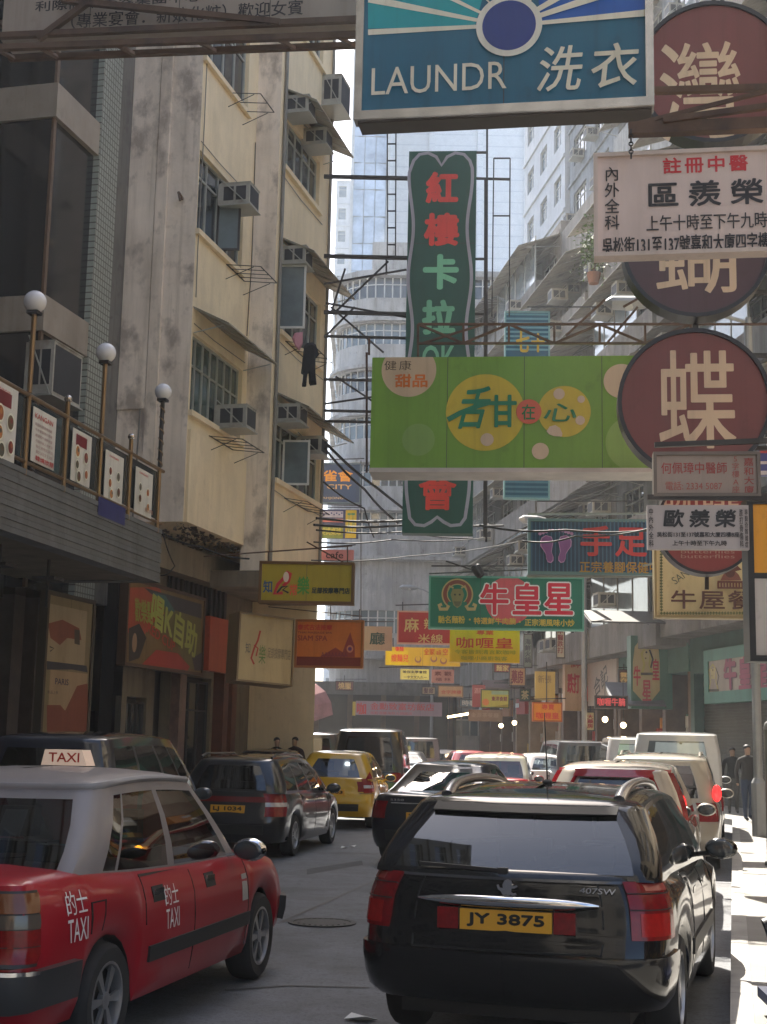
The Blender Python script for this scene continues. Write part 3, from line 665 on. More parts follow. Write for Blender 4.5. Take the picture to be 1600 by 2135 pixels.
S.rect((618, 1371, 753, 1388), (120, 40, 22)); S.txt('泰式古法按摩', (621, 1302, 693, 1314), (190, 55, 25), .04); S.txt('THAI MASSAGE SPA', (621, 1317, 693, 1321), (130, 45, 25), .03); S.txt('SIAM SPA', (621, 1325, 683, 1336), (150, 60, 30), .03); S.poly([(667, 1370), (700, 1350), (715, 1360), (720, 1345), (728, 1325), (731, 1318), (734, 1330), (740, 1348), (740, 1370)], (150, 62, 48)); S.disc(730, 1353, 7, (200, 120, 90), ry=8); S.disc(730, 1353, 4, (110, 60, 100)); S.txt('AAAAAAAA', (670, 1360, 725, 1370), (120, 50, 60)); S.bars([((690, 1260), (690, 1293)), ((750, 1270), (750, 1293)), ((560, 1265), (755, 1285))], .015); S.done()
# ------------------------------------------------------------------ generic street blocks
WALLS = {}
def block(name, label, M, W, H, dep, fl, g0, wall, ncol, shop=None, balcony=None, aw=0.0, acs=0.0, seed=1, win=(.62, .5), frame_m=None, glass=None, cat='building', top=None, cols=3, skip=(), winband=False, aclab='air conditioner on the wall'):
    """facade from x 0..W, z=0 outward; fl = floor height, g0 = ground floor height"""
    rnd = random.Random(seed); r = thing(name, label, cat, M); n = int((H-g0)/fl); holes = []
    cw = W/ncol
    for f in range(n):
        for c in range(ncol):
            if (f, c) in skip: continue
            a = cw*c+cw*(1-win[0])/2; b = a+cw*win[0]; y = g0+f*fl+fl*(1-win[1])*.55; holes.append((a, b, y, y+fl*win[1]))
    g = G().use(wall); g.holed(0, W, g0, H, holes, 0, .2)
    g.quad((0, 0, -dep), (0, 0, 0), (0, H, 0), (0, H, -dep)); g.quad((W, 0, 0), (W, 0, -dep), (W, H, -dep), (W, H, 0)); g.quad((0, H, 0), (W, H, 0), (W, H, -dep), (0, H, -dep)); g.quad((W, 0, -dep), (0, 0, -dep), (0, H, -dep), (W, H, -dep))
    g.box(0, W, 0, g0, -dep, -1.0); g.build('wall', r)
    g = G().use(wall)
    for f in range(n+1): g.box(-.03, W+.03, g0+f*fl-.1, g0+f*fl+.06, .003, .1)
    if top: g.box(-.1, W+.1, H, H+.25, -dep-.1, .25)
    g.build('slab_edge', r)
    for a, b, y0, y1 in holes:
        window(r, a, b, y0, y1, -.16, cols, .7, frame_m or alu, glass or winglass)
        if rnd.random() < aw: awning(r, a-.15, b+.15, y1+.4, rnd.uniform(.6, 1.0), .4, random.Random(seed).choice([awnm, conc]), ribs=4)
        if acs and rnd.random() < acs: ac(M, rnd.uniform(a+.3, b-.3), y0-.25 if rnd.random() < .5 else y1-.15, aclab)
    if balcony:
        for f in range(1, n+1):
            g = G().use(balcony); y = g0+(f-1)*fl; o = 1.1
            a, b = .15, W-.15
            g.box(a, b, y-.12, y, .003, o); g.box(a, b, y, y+.95, o-.1, o); g.box(a, a+.1, y, y+.95, .003, o-.1); g.box(b-.1, b, y, y+.95, .003, o-.1)
            g.build('balcony', r)
            if rnd.random() < .75:
                g = G().use(balcony if rnd.random() < .5 else alu); xa = rnd.uniform(a, a+W*.3); xb = rnd.uniform(W*.6, b)
                for i in range(5): x = xa+(xb-xa)*i/4; g.box(x-.03, x+.03, y+.95, y+fl-.15, o-.08, o-.02)
                g.use(paleglass); g.box(xa+.03, xb-.03, y+.96, y+fl-.16, o-.06, o-.04); g.build('glazed_screen', r)
            if rnd.random() < aw+.3: awning(r, a-.1, b+.1, y+fl-.1, 1.9, .7, random.choice([awnm, conc]), ribs=5)
            for q_ in range(2):
                if rnd.random() < .75: ac(M, rnd.uniform(a+.5, b-.5), y+rnd.choice([.35, .4, 1.5, 1.9]), aclab, z=o-.05)
    if shop: shop(r, W, g0)
    return r
def shopfront(dark, fascia, n=3):
    def f(r, W, g0):
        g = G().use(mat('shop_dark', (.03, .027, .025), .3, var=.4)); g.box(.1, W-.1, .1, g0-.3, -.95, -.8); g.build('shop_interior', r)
        g = G().use(dark)
        for i in range(n+1): x = .05+(W-.4)*i/n; g.box(x, x+.3, 0, g0-.5, -.79, .02)
        g.build('pier', r)
        rnd = random.Random(int(W*100)); cols = [(170, 60, 50), (200, 170, 90), (90, 130, 110), (190, 185, 175), (60, 80, 130), (160, 110, 70), (210, 140, 60)]
        g = G()
        for i in range(int(W*9)):
            x = rnd.uniform(.3, W-.6); y = rnd.choice([.2, .8, 1.4, 1.9, 2.4]); w_ = rnd.uniform(.1, .4); h_ = rnd.uniform(.12, .5); z_ = rnd.uniform(-.78, -.4); g.use(paint(*rnd.choice(cols))); g.box(x, x+w_, y, y+h_, z_-.15, z_)
        g.build('goods_display', r)
        for i in range(max(1, int(W/2.4))):
            a = .5+i*2.4; 
            if rnd.random() < .75: g = G().use(paint(*rnd.choice(cols))); g.box(a, a+rnd.uniform(.9, 1.7), g0-rnd.uniform(1.5, 1.75), g0-.95, -.3, .05+rnd.uniform(0, .1)); g.use(paint(235, 230, 215)); g.box(a+.15, a+.8, g0-1.35, g0-1.15, .16, .17); g.build('shop_board', r)
        g = G().use(fascia); g.box(0, W, g0-.9, g0-.02, -.79, .12); g.build('fascia', r)
    return f
def shutterfront(r, W, g0):
    g = G().use(mat('roller_shutter', (.085, .09, .085), .5, metal=.4, var=.3))
    y = .1
    while y < g0-1.2: g.box(.3, W-.3, y, y+.085, -.3, -.22 if int(y*10) % 2 else -.2); y += .09
    g.build('roller_shutter', r)
    g = G().use(mat('green_trim', (.06, .125, .108), .6, var=.3)); g.box(0, .3, 0, g0, -.9, .1); g.box(W-.3, W, 0, g0, -.9, .1); g.box(.3, W-.3, g0-1.2, g0-.02, -.6, .1); g.build('shop_frame', r)
# ------------------------------------------------------------------ the row beyond the bend on the right
def rowx(Y): return 10.2-.1405*(Y-39)
def rowframe(Y, off=0.0): return frame(Vector((rowx(Y)+off, Y, 0)), 180+HF)
grey1 = mat('grey_row_render', (.23, .22, .205), .9, var=.25, scale=.8, streak=.5, bump=.3, bscale=8, dirt=(.15, .14, .135))
grey2 = mat('pale_row_render', (.29, .27, .245), .9, var=.25, scale=.9, streak=.5, bump=.3, bscale=8, dirt=(.2, .18, .165))
blueg = mat('blue_grey_render', (.26, .28, .3), .9, var=.25, scale=.9, streak=.45, dirt=(.14, .145, .15))
teal = mat('teal_fascia', (.08, .17, .15), .6, var=.2, streak=.2); tan = mat('tan_fascia', (.4, .3, .2), .7, var=.3); brown = mat('brown_pier', (.17, .11, .075), .6, var=.4)
HR = 24.4
def W_(a, b): return (b-a)/math.cos(R(HF))
block('tenement_building', 'grey tenement behind the teal shop sign with its roller shutter down', rowframe(43), W_(33, 43), HR, 9, 3.3, 5.2, grey2, 3, shutterfront, conc, .6, .8, 11, aclab='air conditioner above the teal shuttered shop')
block('tenement_building', 'blue grey tenement over the shield shaped restaurant sign', rowframe(50.5), W_(43.1, 50.5), HR+.4, 9, 3.3, 5.0, blueg, 2, shopfront(brown, mat('green_shop_fascia', (.1, .2, .17), .6)), grey1, .8, .8, 12, aclab='air conditioner on the blue grey tenement')
block('tenement_building', 'stained tenement with glazed balconies behind the lamp post', rowframe(58), W_(50.6, 58), HR-.5, 9, 3.2, 5.0, grey1, 2, shopfront(brown, tan), grey2, .8, .8, 13, aclab='air conditioner on the stained tenement by the lamp post')
block('tenement_building', 'weathered tenement with sloping balcony awnings above the small orange sign', rowframe(66), W_(58.1, 66), HR+.1, 9, 3.2, 4.8, grey2, 2, shopfront(tan, brown), grey1, .9, .8, 14, aclab='air conditioner above the small orange sign')
block('tenement_building', 'last grey tenement of the row, next to the curved corner building', rowframe(74), W_(66.1, 74), HR-.2, 9, 3.2, 4.8, grey1, 2, shopfront(brown, brown), grey1, .9, .8, 15, aclab='air conditioner on the last tenement of the row')
pale = mat('pale_tower_render', (.5, .52, .54), .8, var=.12, streak=.15)
block('apartment_tower', 'pale apartment tower with rows of recessed windows rising behind the tenement row', rowframe(80, 3.7), W_(71, 80), 58, 10, 3.1, 24, pale, 3, win=(.5, .45), glass=paleglass, seed=3, cols=2)
block('apartment_tower', 'grimy blue grey tower block behind the tenement row, beside the pale tower', rowframe(70.8, 3.9), W_(44, 70.8), 40, 10, 3.1, 22, blueg, 7, win=(.6, .5), seed=31, cols=3, aw=.4, acs=.7, aclab='air conditioner on the grimy blue grey tower')
# ------------------------------------------------------------------ curved corner building closing the street
def offs(path, o):
    out = []
    for i, p in enumerate(path):
        a = Vector(path[max(0, i-1)]); b = Vector(path[min(len(path)-1, i+1)]); d = (b-a).normalized(); out.append((p[0]+d.y*o, p[1]-d.x*o))
    return out
def band(g, path, z0, z1, o=0.0, th=.25):
    A, B = offs(path, o), offs(path, o-th); n = len(path)
    vs = [(*p, z0) for p in A]+[(*p, z1) for p in A]+[(*p, z1) for p in B]+[(*p, z0) for p in B]
    fs = [(k*n+i, k*n+i+1, ((k+1) % 4)*n+i+1, ((k+1) % 4)*n+i) for k in range(4) for i in range(n-1)]
    g.add(vs, fs+[(0, n, 2*n, 3*n), (n-1, 4*n-1, 3*n-1, 2*n-1)])
xl, xr_, yf = at(702, 700, 80).x, 8.6, 80.0; rc = 2.8
cpath = [(xl, yf+14), (xl, yf+rc)]+[(xl+rc-rc*math.cos(t*math.pi/2/8), yf+rc-rc*math.sin(t*math.pi/2/8)) for t in range(1, 9)]+[(xl+rc+(xr_-xl-rc)*i/6, yf) for i in range(1, 7)]
CB = thing('corner_building', 'old curved corner building with wrapped window bands and stained grey parapets', 'building')
cw_ = mat('corner_render', (.5, .49, .475), .9, var=.2, scale=.6, streak=.45, bump=.2, bscale=6, dirt=(.34, .33, .33))
off_ = Vector((xl, yf, 0)); CB.location = off_; lp_ = [(x-xl, y-yf) for x, y in cpath]
topz = 29.6; FH = 2.86
gw = G().use(cw_); band(gw, lp_, topz-.35, topz, .45); k = 0
for f in range(10):
    z1 = topz-.35-f*FH; zs = z1-1.3
    if f >= 6 and f % 2 == 0: band(gw, lp_, zs-1.56, z1, 0); continue
    band(gw, lp_, zs-1.56, zs, .12); band(gw, lp_, zs-1.5, zs-1.3, .5)
    g = G().use(paleglass if f % 2 else winglass); band(g, lp_, zs, z1, -.12, .05); p = g.build('window_glazing', CB)
    g = G().use(whitef); L_ = offs(lp_, -.1)
    for i in range(len(L_)):
        ss = [0] if i < 9 or i == len(L_)-1 else [0, .33, .66]
        for s_ in ss:
            a = Vector(L_[i]); b = Vector(L_[min(i+1, len(L_)-1)]); q = a+(b-a)*s_
            g.box(q.x-.04, q.x+.04, q.y-.05, q.y+.03, zs, z1)
    band(g, lp_, zs+.85, zs+.91, -.09, .04); g.build('window_frame', p)
g = gw; g.add([(*p, 0) for p in lp_]+[(*p, topz-.35-10*FH+1.1) for p in lp_], [(i, i+1, len(lp_)+i+1, len(lp_)+i) for i in range(len(lp_)-1)])
g.add([(*p, topz-.01) for p in lp_]+[(lp_[-1][0], 14, topz-.01)], [tuple(range(len(lp_)+1))]); g.build('wall', CB)
g = G().use(cw_); g.box(2.0, 5.2, 2, 6, topz, topz+2.6); g.use(alu)
for i in range(9): g.bar((2.2+i*.3, 1.95, topz), (2.2+i*.3, 1.95, topz+1.1), .03)
g.build('roof_room', CB)
g = G().use(conc); g.box(-3.0, 7.5, -2.6, -.2, 4.7, 4.95); g.box(-3, 7.5, -2.7, -2.6, 4.3, 5.0); g.build('street_canopy', CB)
g = G().use(mat('shop_dark', (.03, .027, .025), .3, var=.4)); g.box(-2.9, 7.4, -.15, .5, 0, 4.7); g.use(brown)
for i in range(6): g.box(-2.6+i*1.9, -2.3+i*1.9, -.4, -.16, 0, 4.7)
g.build('shop_front', CB)
# ------------------------------------------------------------------ towers behind
wt = mat('white_tile_cladding', (.76, .78, .8), .6, var=.1)  # white tile, kept lighter and bluer to carry some distance haze
n = wt.node_tree; L = n.links; b = n.nodes['Principled BSDF']; geo = n.nodes.new('ShaderNodeNewGeometry'); sx = n.nodes.new('ShaderNodeSeparateXYZ'); L.new(geo.outputs['Position'], sx.inputs[0])
ma = n.nodes.new('ShaderNodeMath'); ma.operation = 'FRACT'; md = n.nodes.new('ShaderNodeMath'); md.operation = 'MULTIPLY'; md.inputs[1].default_value = .95; L.new(sx.outputs[2], md.inputs[0]); L.new(md.outputs[0], ma.inputs[0])
gt = n.nodes.new('ShaderNodeMath'); gt.operation = 'LESS_THAN'; gt.inputs[1].default_value = .1; L.new(ma.outputs[0], gt.inputs[0])
x = n.nodes.new('ShaderNodeMix'); x.data_type = 'RGBA'; x.blend_type = 'MULTIPLY'; L.new(gt.outputs[0], x.inputs[0]); L.new(b.inputs['Base Color'].links[0].from_socket, x.inputs[6]); x.inputs[7].default_value = (.87, .88, .9, 1); L.new(x.outputs[2], b.inputs['Base Color'])
X0 = at(798, 400, 118).x; X1 = at(1105, 400, 118).x
TW = thing('tower_block', 'tall white tiled tower with faint horizontal joints behind the curved building', 'building', frame(Vector((X0, 118, 0)), 90)); Wt = X1-X0
g = G().use(wt); g.box(0, Wt, 0, 72, -14, 0); g.build('wall', TW)
g = G().use(wt)
for u in (.3, Wt*.33, Wt*.66, Wt-.3): g.box(u-.25, u+.25, 0, 72, .003, .35)
g.build('pilaster', TW)
bgl = mat('blue_tower_glass', (.62, .68, .75), .1, metal=.2, var=.5, scale=.5)
X0 = at(737, 400, 112).x; X1 = at(806, 400, 112).x
TG = thing('glass_tower', 'narrow blue glass tower beside the white tiled tower', 'building', frame(Vector((X0, 112, 0)), 90)); Wg = X1-X0
g = G().use(bgl); rnd = random.Random(5)
for i in range(34):
    for j in range(3):
        y = i*2.4; a = Wg*j/3; t = rnd.uniform(-.09, .09); q = rnd.uniform(-.05, .05)
        g.quad((a, y, t), (a+Wg/3-.05, y, -t), (a+Wg/3-.05, y+2.33, -t+q), (a, y+2.33, t+q))
g.use(alu); g.box(0, Wg, 0, 82, -10, -.2); g.build('glazing', TG)
g = G().use(whitef); g.box(-.25, 0, 0, 82, -.3, .2); g.box(Wg, Wg+.25, 0, 82, -.3, .2); g.build('fin', TG)
X0 = at(702, 400, 170).x
block('apartment_tower', 'distant pale tower just showing beside the cream building', frame(Vector((X0, 170, 0)), 90), 3.2, 73, 10, 3.0, 4, pale, 2, glass=paleglass, seed=8, cols=1)
# ------------------------------------------------------------------ unseen buildings added beside and behind the camera (they shade and light the street, and show in the car windows)
Mn = frame(st(26, -4.2), HD+180)
block('apartment_building', 'pale apartment building on the near sunny side of the street', Mn, 30, 21, 10, 3.4, 4.6, mat('warm_render', (.8, .68, .5), .9, var=.2, streak=.3), 6, shopfront(brown, tan, 6), None, .2, 0, 21)  # wall colour lightened and warmed to bounce light onto the cream facade
block('apartment_building', 'grey apartment building across the crossing behind the viewer', frame(Vector((3, -11, 0)), 270), 30, 46, 10, 3.4, 4.6, grey1, 7, shopfront(brown, tan, 6), None, .2, 0, 22)
block('apartment_building', 'brown apartment building along the shady side beyond the bend', frame(ft(2, 13.5), HF), 46, 19, 9, 3.4, 4.6, grey2, 8, shopfront(brown, brown, 8), None, .2, 0, 23, skip=())
# balcony plant
PLM = at(1238, 545, 43)
PT = thing('balcony_plant', 'bushy green plant spilling over a balcony beside the white clinic sign', 'plant', Matrix.Translation(PLM))
lf = mat('leaf_green', (.10, .17, .03), .6, var=.5, scale=9); g = G().use(lf); rnd = random.Random(9)
for i in range(900):
    z = rnd.gauss(.45, .45); p = Vector((rnd.gauss(0, .28-.08*z), rnd.gauss(0, .25), z)); s = rnd.uniform(.04, .1); q = [Vector((rnd.uniform(-s, s), rnd.uniform(-s, s), rnd.uniform(-s, s))) for _ in range(3)]
    g.add([p+q[0], p+q[1], p+q[2]], [(0, 1, 2)])
g.build('foliage', PT); g = G().use(mat('twig', (.12, .08, .05), .9))
for i in range(6): g.bar((0, 0, -.4), (rnd.gauss(0, .2), rnd.gauss(0, .15), rnd.uniform(.4, 1)), .02)
g.build('stem', PT); g = G().use(mat('clay_pot', (.3, .14, .08), .8)); g.lathe([(.16, -.75), (.24, -.4), (.2, -.42)], 14); g.build('pot', PT)
# street lamps
lampm = mat('lamp_grey', (.36, .37, .38), .5, metal=.4, var=.2); lens = mat('lamp_lens', (.6, .6, .58), .2)
def street_lamp(base, H, armv, armpts, lab):
    r = thing('street_lamp', lab, 'street lamp', Matrix.Translation(base), 'street lamps')
    g = G().use(lampm); g.lathe([(.14, 0), (.14, 1.0), (.09, 1.1), (.085, H-.2), (.06, H)], 12); g.build('pole', r)
    g = G().use(lampm); a = Vector((0, 0, H-.1)); g.tube([a+Vector(armv)*t+Vector((0, 0, .35*math.sin(t*1.5))) for t in (0, .3, .6, 1)], .04, 6); e = a+Vector(armv)+Vector((0, 0, .35)); g.build('arm', r)
    g = G().use(lampm); d = Vector(armv).normalized(); n_ = []
    for t, rr in ((-.1, .04), (0, .09), (.3, .15), (.75, .14), (.9, .03)): n_.append((e+d*t, rr))
    g.tube([q for q, _ in n_], [q for _, q in n_], 10); g.use(lens); p = e+d*.4; g.ball((p.x, p.y, p.z-.07), .14, 8, .6); g.build('lamp_head', r)
P = at(1219, 1552, 45); street_lamp(Vector((P.x, P.y, .12)), 8.6, (-1.3, -.3, 0), None, 'tall grey street lamp whose pole stands beside the green beef restaurant sign')
P = at(1450, 1600, 27); street_lamp(Vector((P.x+1.2, P.y, .12)), pl(frame(at(1350, 660, 27), 90), 1350, 660)[1]+at(1350, 660, 27).z-.1, (-2.0, 0, 0), None, 'street lamp with a long head behind the round brown signs')
P = at(900, 1540, 72); street_lamp(Vector((P.x, P.y, .12)), 9.3, (-.9, -.2, 0), None, 'far thin street lamp before the curved corner building')

block('apartment_building', 'tall dark apartment building on the shady side beside the viewer', frame(st(-18, 12.2), HD), 22, 40, 10, 3.4, 5.0, grey1, 5, shopfront(brown, tan, 5), None, .2, 0, 24)  # unseen, added to darken the near street and the estate car's rear glass
# ------------------------------------------------------------------ hanging signs
RS = 'shop signs hung across the street'
def truss(S, px, n=6, m=None, r=.025, part='support', dz=-.1, pts=None):
    x0, y0, x1, y1 = px; seg = [((x0, y0, dz), (x1, y0, dz)), ((x0, y1, dz), (x1, y1, dz)), ((x0, y0, dz), (x0, y1, dz)), ((x1, y0, dz), (x1, y1, dz))]
    for i in range(n):
        a = x0+(x1-x0)*i/n; b = x0+(x1-x0)*(i+1)/n; seg.append(((a, y1 if i % 2 else y0, dz), (b, y0 if i % 2 else y1, dz)))
        if i: seg.append(((a, y0, dz), (a, y1, dz)))
    S.bars(seg, r, m, part)
# beige sign at the top with a rusty lattice underneath
S = Sign('beige_shop_sign', 'beige beauty parlour sign with dark characters over a rusty lattice frame at the upper edge', 'sign', (16, -260, 760, 62), 14, 9, .3, (150, 138, 128), group=RS)
S.txt('利際商業美容集團中心', (75, -8, 420, 14), (45, 42, 48), .02); S.txt('（專業宴會．新娘化粧）歡迎女賓', (150, 14, 632, 46), (45, 42, 48), .01)
S.bars([((-60, 78, .1), (760, 40, .1)), ((-10, 100, .3), (760, 72, .3)), ((20, 122, -.5), (800, 92, -.5)), ((130, 0, .12), (585, 47, .12)), ((190, 0, .12), (80, 82, .12))], .045, rust)
S.bars([((x, 100-(x)*.037, .3), (x+40, 122-(x)*.037, -.5)) for x in (-10, 80, 240, 410, 575, 700)], .028, rust)
S.bars([((-200, 60), (16, 50)), ((760, -100), (1700, -190))], .05); S.done()
# laundry
S = Sign('laundry_sign', 'teal laundry sign with a blue sun and cream rays in a silver frame', 'sign', (757, -210, 1357, 226), 11.5, 9, .24, (0, 92, 122), group=RS)
S.g['silver'] = G(); cx, cy = 1062, 55
S.poly([(768, -210), (768, 60), (990, 58), (1062, -210)], (0, 150, 160)); S.poly([(1100, -210), (1128, 44), (1345, 25), (1345, -210)], (0, 82, 170))
S.poly([(768, 62), (1000, 52), (1000, 60), (768, 74)], (222, 214, 196)); 
for a, b in (((768, -10), (768, 6)), ((768, -95), (768, -78)), ((840, -210), (862, -210)), ((960, -210), (985, -210)), ((1100, -210), (1130, -210)), ((1240, -210), (1275, -210)), ((1345, -120), (1345, -95)), ((1345, -50), (1345, -28)), ((1345, 22), (1345, 36))):
    S.poly([a, (cx-2, cy-2), (cx+2, cy+4), b], (222, 214, 196))
S.disc(cx, cy, 74, (222, 216, 205)); S.disc(cx, cy, 60, (28, 52, 130))
S.txt('LAUNDR', (776, 137, 1057, 194), (215, 212, 195), -.008, gap=1.0); S.txt('洗', (1124, 98, 1216, 192), (212, 210, 192), .012, shear=.15); S.txt('衣', (1234, 92, 1332, 184), (212, 210, 192), .015, shear=.1)
sil = mat('polished_frame', (.62, .6, .57), .25, metal=.85, var=.35, scale=6)
g = G().use(sil); a, b, c, d = S.a, S.b, S.c, S.d
g.box(a-.05, a+.02, c, d, -.25, .05); g.box(b-.05, b+.02, c, d, -.25, .05); g.box(a-.05, b+.02, c-.06, c+.02, -.1, .06); g.build('frame', S.root)
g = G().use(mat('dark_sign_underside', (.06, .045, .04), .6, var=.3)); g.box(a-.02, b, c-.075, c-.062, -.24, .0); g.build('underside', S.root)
S.bars([((740, -215), (1800, -290)), ((1350, 190), (1700, 180)), ((760, -215), (760, -400)), ((1340, -215), (1340, -400))], .04); S.done()
# round sign column
brd = (112, 55, 53)
RC = []
for i, (cx, cy, r, ch, box, lab) in enumerate(((1488, 150, 167, '灣', (1376, 88, 1545, 296), 'round brown sign with a cream character, topmost of the column'), (1452, 515, 158, '蝴', (1368, 470, 1535, 612), 'round brown sign with a cream character, half behind the white clinic sign'), (1448, 838, 161, '蝶', (1374, 730, 1534, 935), 'round brown sign with a cream butterfly character, whole disc in view'), (1474, 1095, 104, '咖啡', (1395, 1035, 1550, 1080), 'small round reddish sign behind the clinic boards, with tiny dotted print'))):
    Y = 13.6 if i < 3 else 15.0
    S = Sign('round_sign', lab, 'sign', (cx-r, cy-r, cx+r, cy+r), Y, 7, .22, group='round brown cafe signs', back=False)
    rr = r*S.sz(cx, cy); u, v = S.u(cx, cy)
    g = G().use(paint(*(brd if i in (0, 2) else (76, 50, 57) if i == 1 else (138, 58, 55)))); g.disc(u, v, rr*.955, -.2, 0); g.build('panel', S.root)
    g = G().use(mat('black_rim', (.014, .013, .02), .4, var=.2)); g.ring(u, v, rr*.955, rr*1.01, -.24, .03); g.build('rim', S.root)
    cc = (205, 178, 150)
    if i < 3: S.txt(ch, box, cc, .012)
    else: S.txt('咖啡', (1385, 1030, 1540, 1062), cc, .01); S.txt('butterflies', (1420, 1146, 1532, 1154), (175, 130, 115)); S.txt('butterflies', (1420, 1156, 1532, 1164), (175, 130, 115))
    S.bars([((cx, cy-r-30, -.3), (cx, cy+r+30, -.3)), ((cx, cy-r*.6, -.3), (1720, cy-r*.6, -.3)), ((cx, cy+r*.6, -.3), (1720, cy+r*.6, -.3))], .03, dsteel); S.done()
# white clinic sign on a rusty beam
S = Sign('clinic_sign', 'white clinic sign with red and black characters chained under a rusty beam', 'sign', (1241, 316, 1640, 528), 9.5, 9, .1, (206, 186, 178), frame_col=(196, 180, 170), fw=.02, group=RS)
S.txt('註冊中醫', (1382, 326, 1560, 360), (190, 30, 40), .03, gap=1.25); S.txt('區羨榮', (1352, 376, 1592, 430), (32, 26, 30), .03, gap=1.45); S.txt('上午十時至下午九時', (1348, 446, 1600, 479), (40, 34, 36), .012); S.txt('吳松街131至137號嘉和大廈四字樓', (1256, 490, 1604, 527), (36, 30, 33), .02); S.txt('內外全科', (1261, 349, 1292, 480), (36, 30, 32), .015, vert=True, gap=1.05)
S.done()
g = G().use(dsteel); p0 = Vector((0, 0, 0)); MK = frame(at(1316, 300, 9.45), 99)
for i in range(7): g.ring(0, .09-i*.03, .011, .018, -.006, .006, 10) if i % 2 else g.box(-.006, .006, .09-i*.03-.018, .09-i*.03+.018, -.016, .016)
tag(g.build('sign_chain', M=MK), 'dark chain link holding the corner of the white clinic sign', 'chain')
MBm = frame(at(1312, 252, 9.5), 98); g = G().use(rust); g.box(0, 2.6, -.045, .045, -.12, -.11); g.box(0, 2.6, .035, .045, -.2, -.12); g.box(0, 2.6, -.045, -.035, -.2, -.12); g.bar((.0, .03, -.15), (2.6, .62, -.15), .02); g.bar((.25, .04, -.1), (2.6, .28, -.1), .03)
tag(g.build('rusty_beam', M=MBm), 'rusty steel channel beam carrying the white clinic sign', 'beam')
# karaoke sign
S = Sign('karaoke_sign', 'tall dark green vertical sign with a wavy silver tube border and red and mint characters', 'sign', (846, 315, 990, 1112), 27, 4, .35, (20, 72, 62), group=RS)
wav = []
N = 14
lx = lambda y: 846+ (990-846)*0
def edge(y, side): k = (y-315)/797; c = 920-8*k; return c+side*(61+5*math.sin((y-315)*2*math.pi/212))
L1 = [(edge(y, -1), y) for y in range(1080, 350, -10)]; R1 = [(edge(y, 1), y) for y in range(350, 1081, 10)]
topc = [(863, 335), (875, 322), (893, 319), (910, 327), (921, 345), (933, 327), (950, 319), (968, 322), (980, 335)]; botc = [(960, 1094), (940, 1096), (925, 1088), (912, 1078), (900, 1088), (885, 1096), (866, 1094)]
S.line(L1+topc+R1+botc, 7, (150, 150, 165), closed=True, part='tube_border'); S.txt('紅', (888, 358, 956, 424), (205, 62, 55), .055); S.txt('樓', (884, 444, 958, 513), (205, 62, 55), .055); S.txt('卡', (882, 530, 957, 604), (110, 178, 145), .055); S.txt('拉', (880, 625, 950, 698), (100, 165, 135), .055); S.txt('OK', (880, 720, 950, 780), (100, 165, 135), .02); S.txt('會', (873, 990, 952, 1064), (205, 58, 45), .03)
for y in (372, 538, 655, 705, 795, 860, 882): S.bars([((676, y-4, -.2), (850, y, -.2))], .05 if y in (372, 538, 655) else .035, dsteel)
S.bars([((676, 592, -.2), (848, 562, -.2)), ((700, 650, -.2), (810, 545, -.2)), ((680, 700, -.2), (740, 640, -.2)), ((690, 640, -.2), (800, 735, -.2)), ((700, 785, -.2), (775, 835, -.2)), ((677, 842, -.2), (775, 828, -.2)), ((680, 632, -.2), (850, 662, -.2)), ((690, 655, -.2), (720, 560, -.2)), ((806, 538, -.2), (806, 572, -.2))], .025, dsteel)
S.bars([((990, 372, -.2), (1064, 374, -.2)), ((990, 318, -.2), (1018, 318, -.2)), ((990, 540, -.2), (1015, 540, -.2)), ((990, 655, -.2), (1015, 655, -.2)), ((1016, 270, -.2), (1014, 1130, -.2)), ((1012, 372, -.2), (1010, 1120, -.2))], .03, dsteel)
S.bars([((1030, 330, -.2), (1064, 330, -.2)), ((1030, 330, -.2), (1026, 660, -.2)), ((1064, 330, -.2), (1062, 660, -.2)), ((1029, 450, -.2), (1063, 450, -.2)), ((808, 270, -.2), (808, 535, -.2)), ((826, 270, -.2), (825, 535, -.2))]+[((808, y, -.2), (826, y, -.2)) for y in range(300, 530, 35)], .018, dsteel); S.done()
# lime dessert sign and its truss
S = Sign('dessert_sign', 'lime green dessert sign with yellow and cream circles and dark green brush characters', 'sign', (774, 743, 1420, 978), 18, 6, .3, (108, 152, 48), group=RS)
S.disc(853, 772, 59, (196, 176, 145)); S.txt('健康', (802, 752, 858, 772), (60, 50, 35), -.005, gap=1.3); S.txt('甜品', (824, 780, 892, 808), (205, 110, 30), .04)
S.disc(1012, 860, 84, (190, 172, 45)); S.disc(1177, 858, 56, (190, 172, 45)); S.disc(1296, 795, 38, (196, 178, 148)); S.disc(873, 917, 35, (122, 160, 76)); S.disc(1322, 924, 60, (128, 164, 76)); S.disc(1127, 941, 18, (196, 178, 150)); S.disc(1016, 917, 14, (196, 178, 150)); S.disc(1166, 822, 12, (196, 178, 150)); S.disc(1212, 833, 8, (196, 178, 150)); S.disc(1210, 877, 10, (196, 178, 150))
S.poly([(1140, 900), (1146, 890), (1158, 887), (1168, 893), (1173, 904), (1172, 911), (1155, 910), (1145, 906)], (196, 178, 150)); S.disc(1103, 859, 27, (200, 98, 70))
S.txt('舌', (960, 806, 1020, 895), (22, 118, 82), .035, shear=.25); S.line([(934, 876), (960, 862), (1000, 846), (1020, 840)], 11, (22, 118, 82)); S.txt('甘', (1020, 824, 1078, 892), (22, 118, 82), .035); S.txt('在', (1088, 844, 1116, 876), (35, 110, 60), .02); S.txt('心', (1136, 842, 1204, 880), (30, 118, 70), .02, shear=.2)
g = G().use(mat('white_tray', (.6, .56, .5), .5, var=.3)); g.box(S.a, S.b, S.c-.06, S.c-.003, -.5, .1); g.build('lower_edge', S.root)
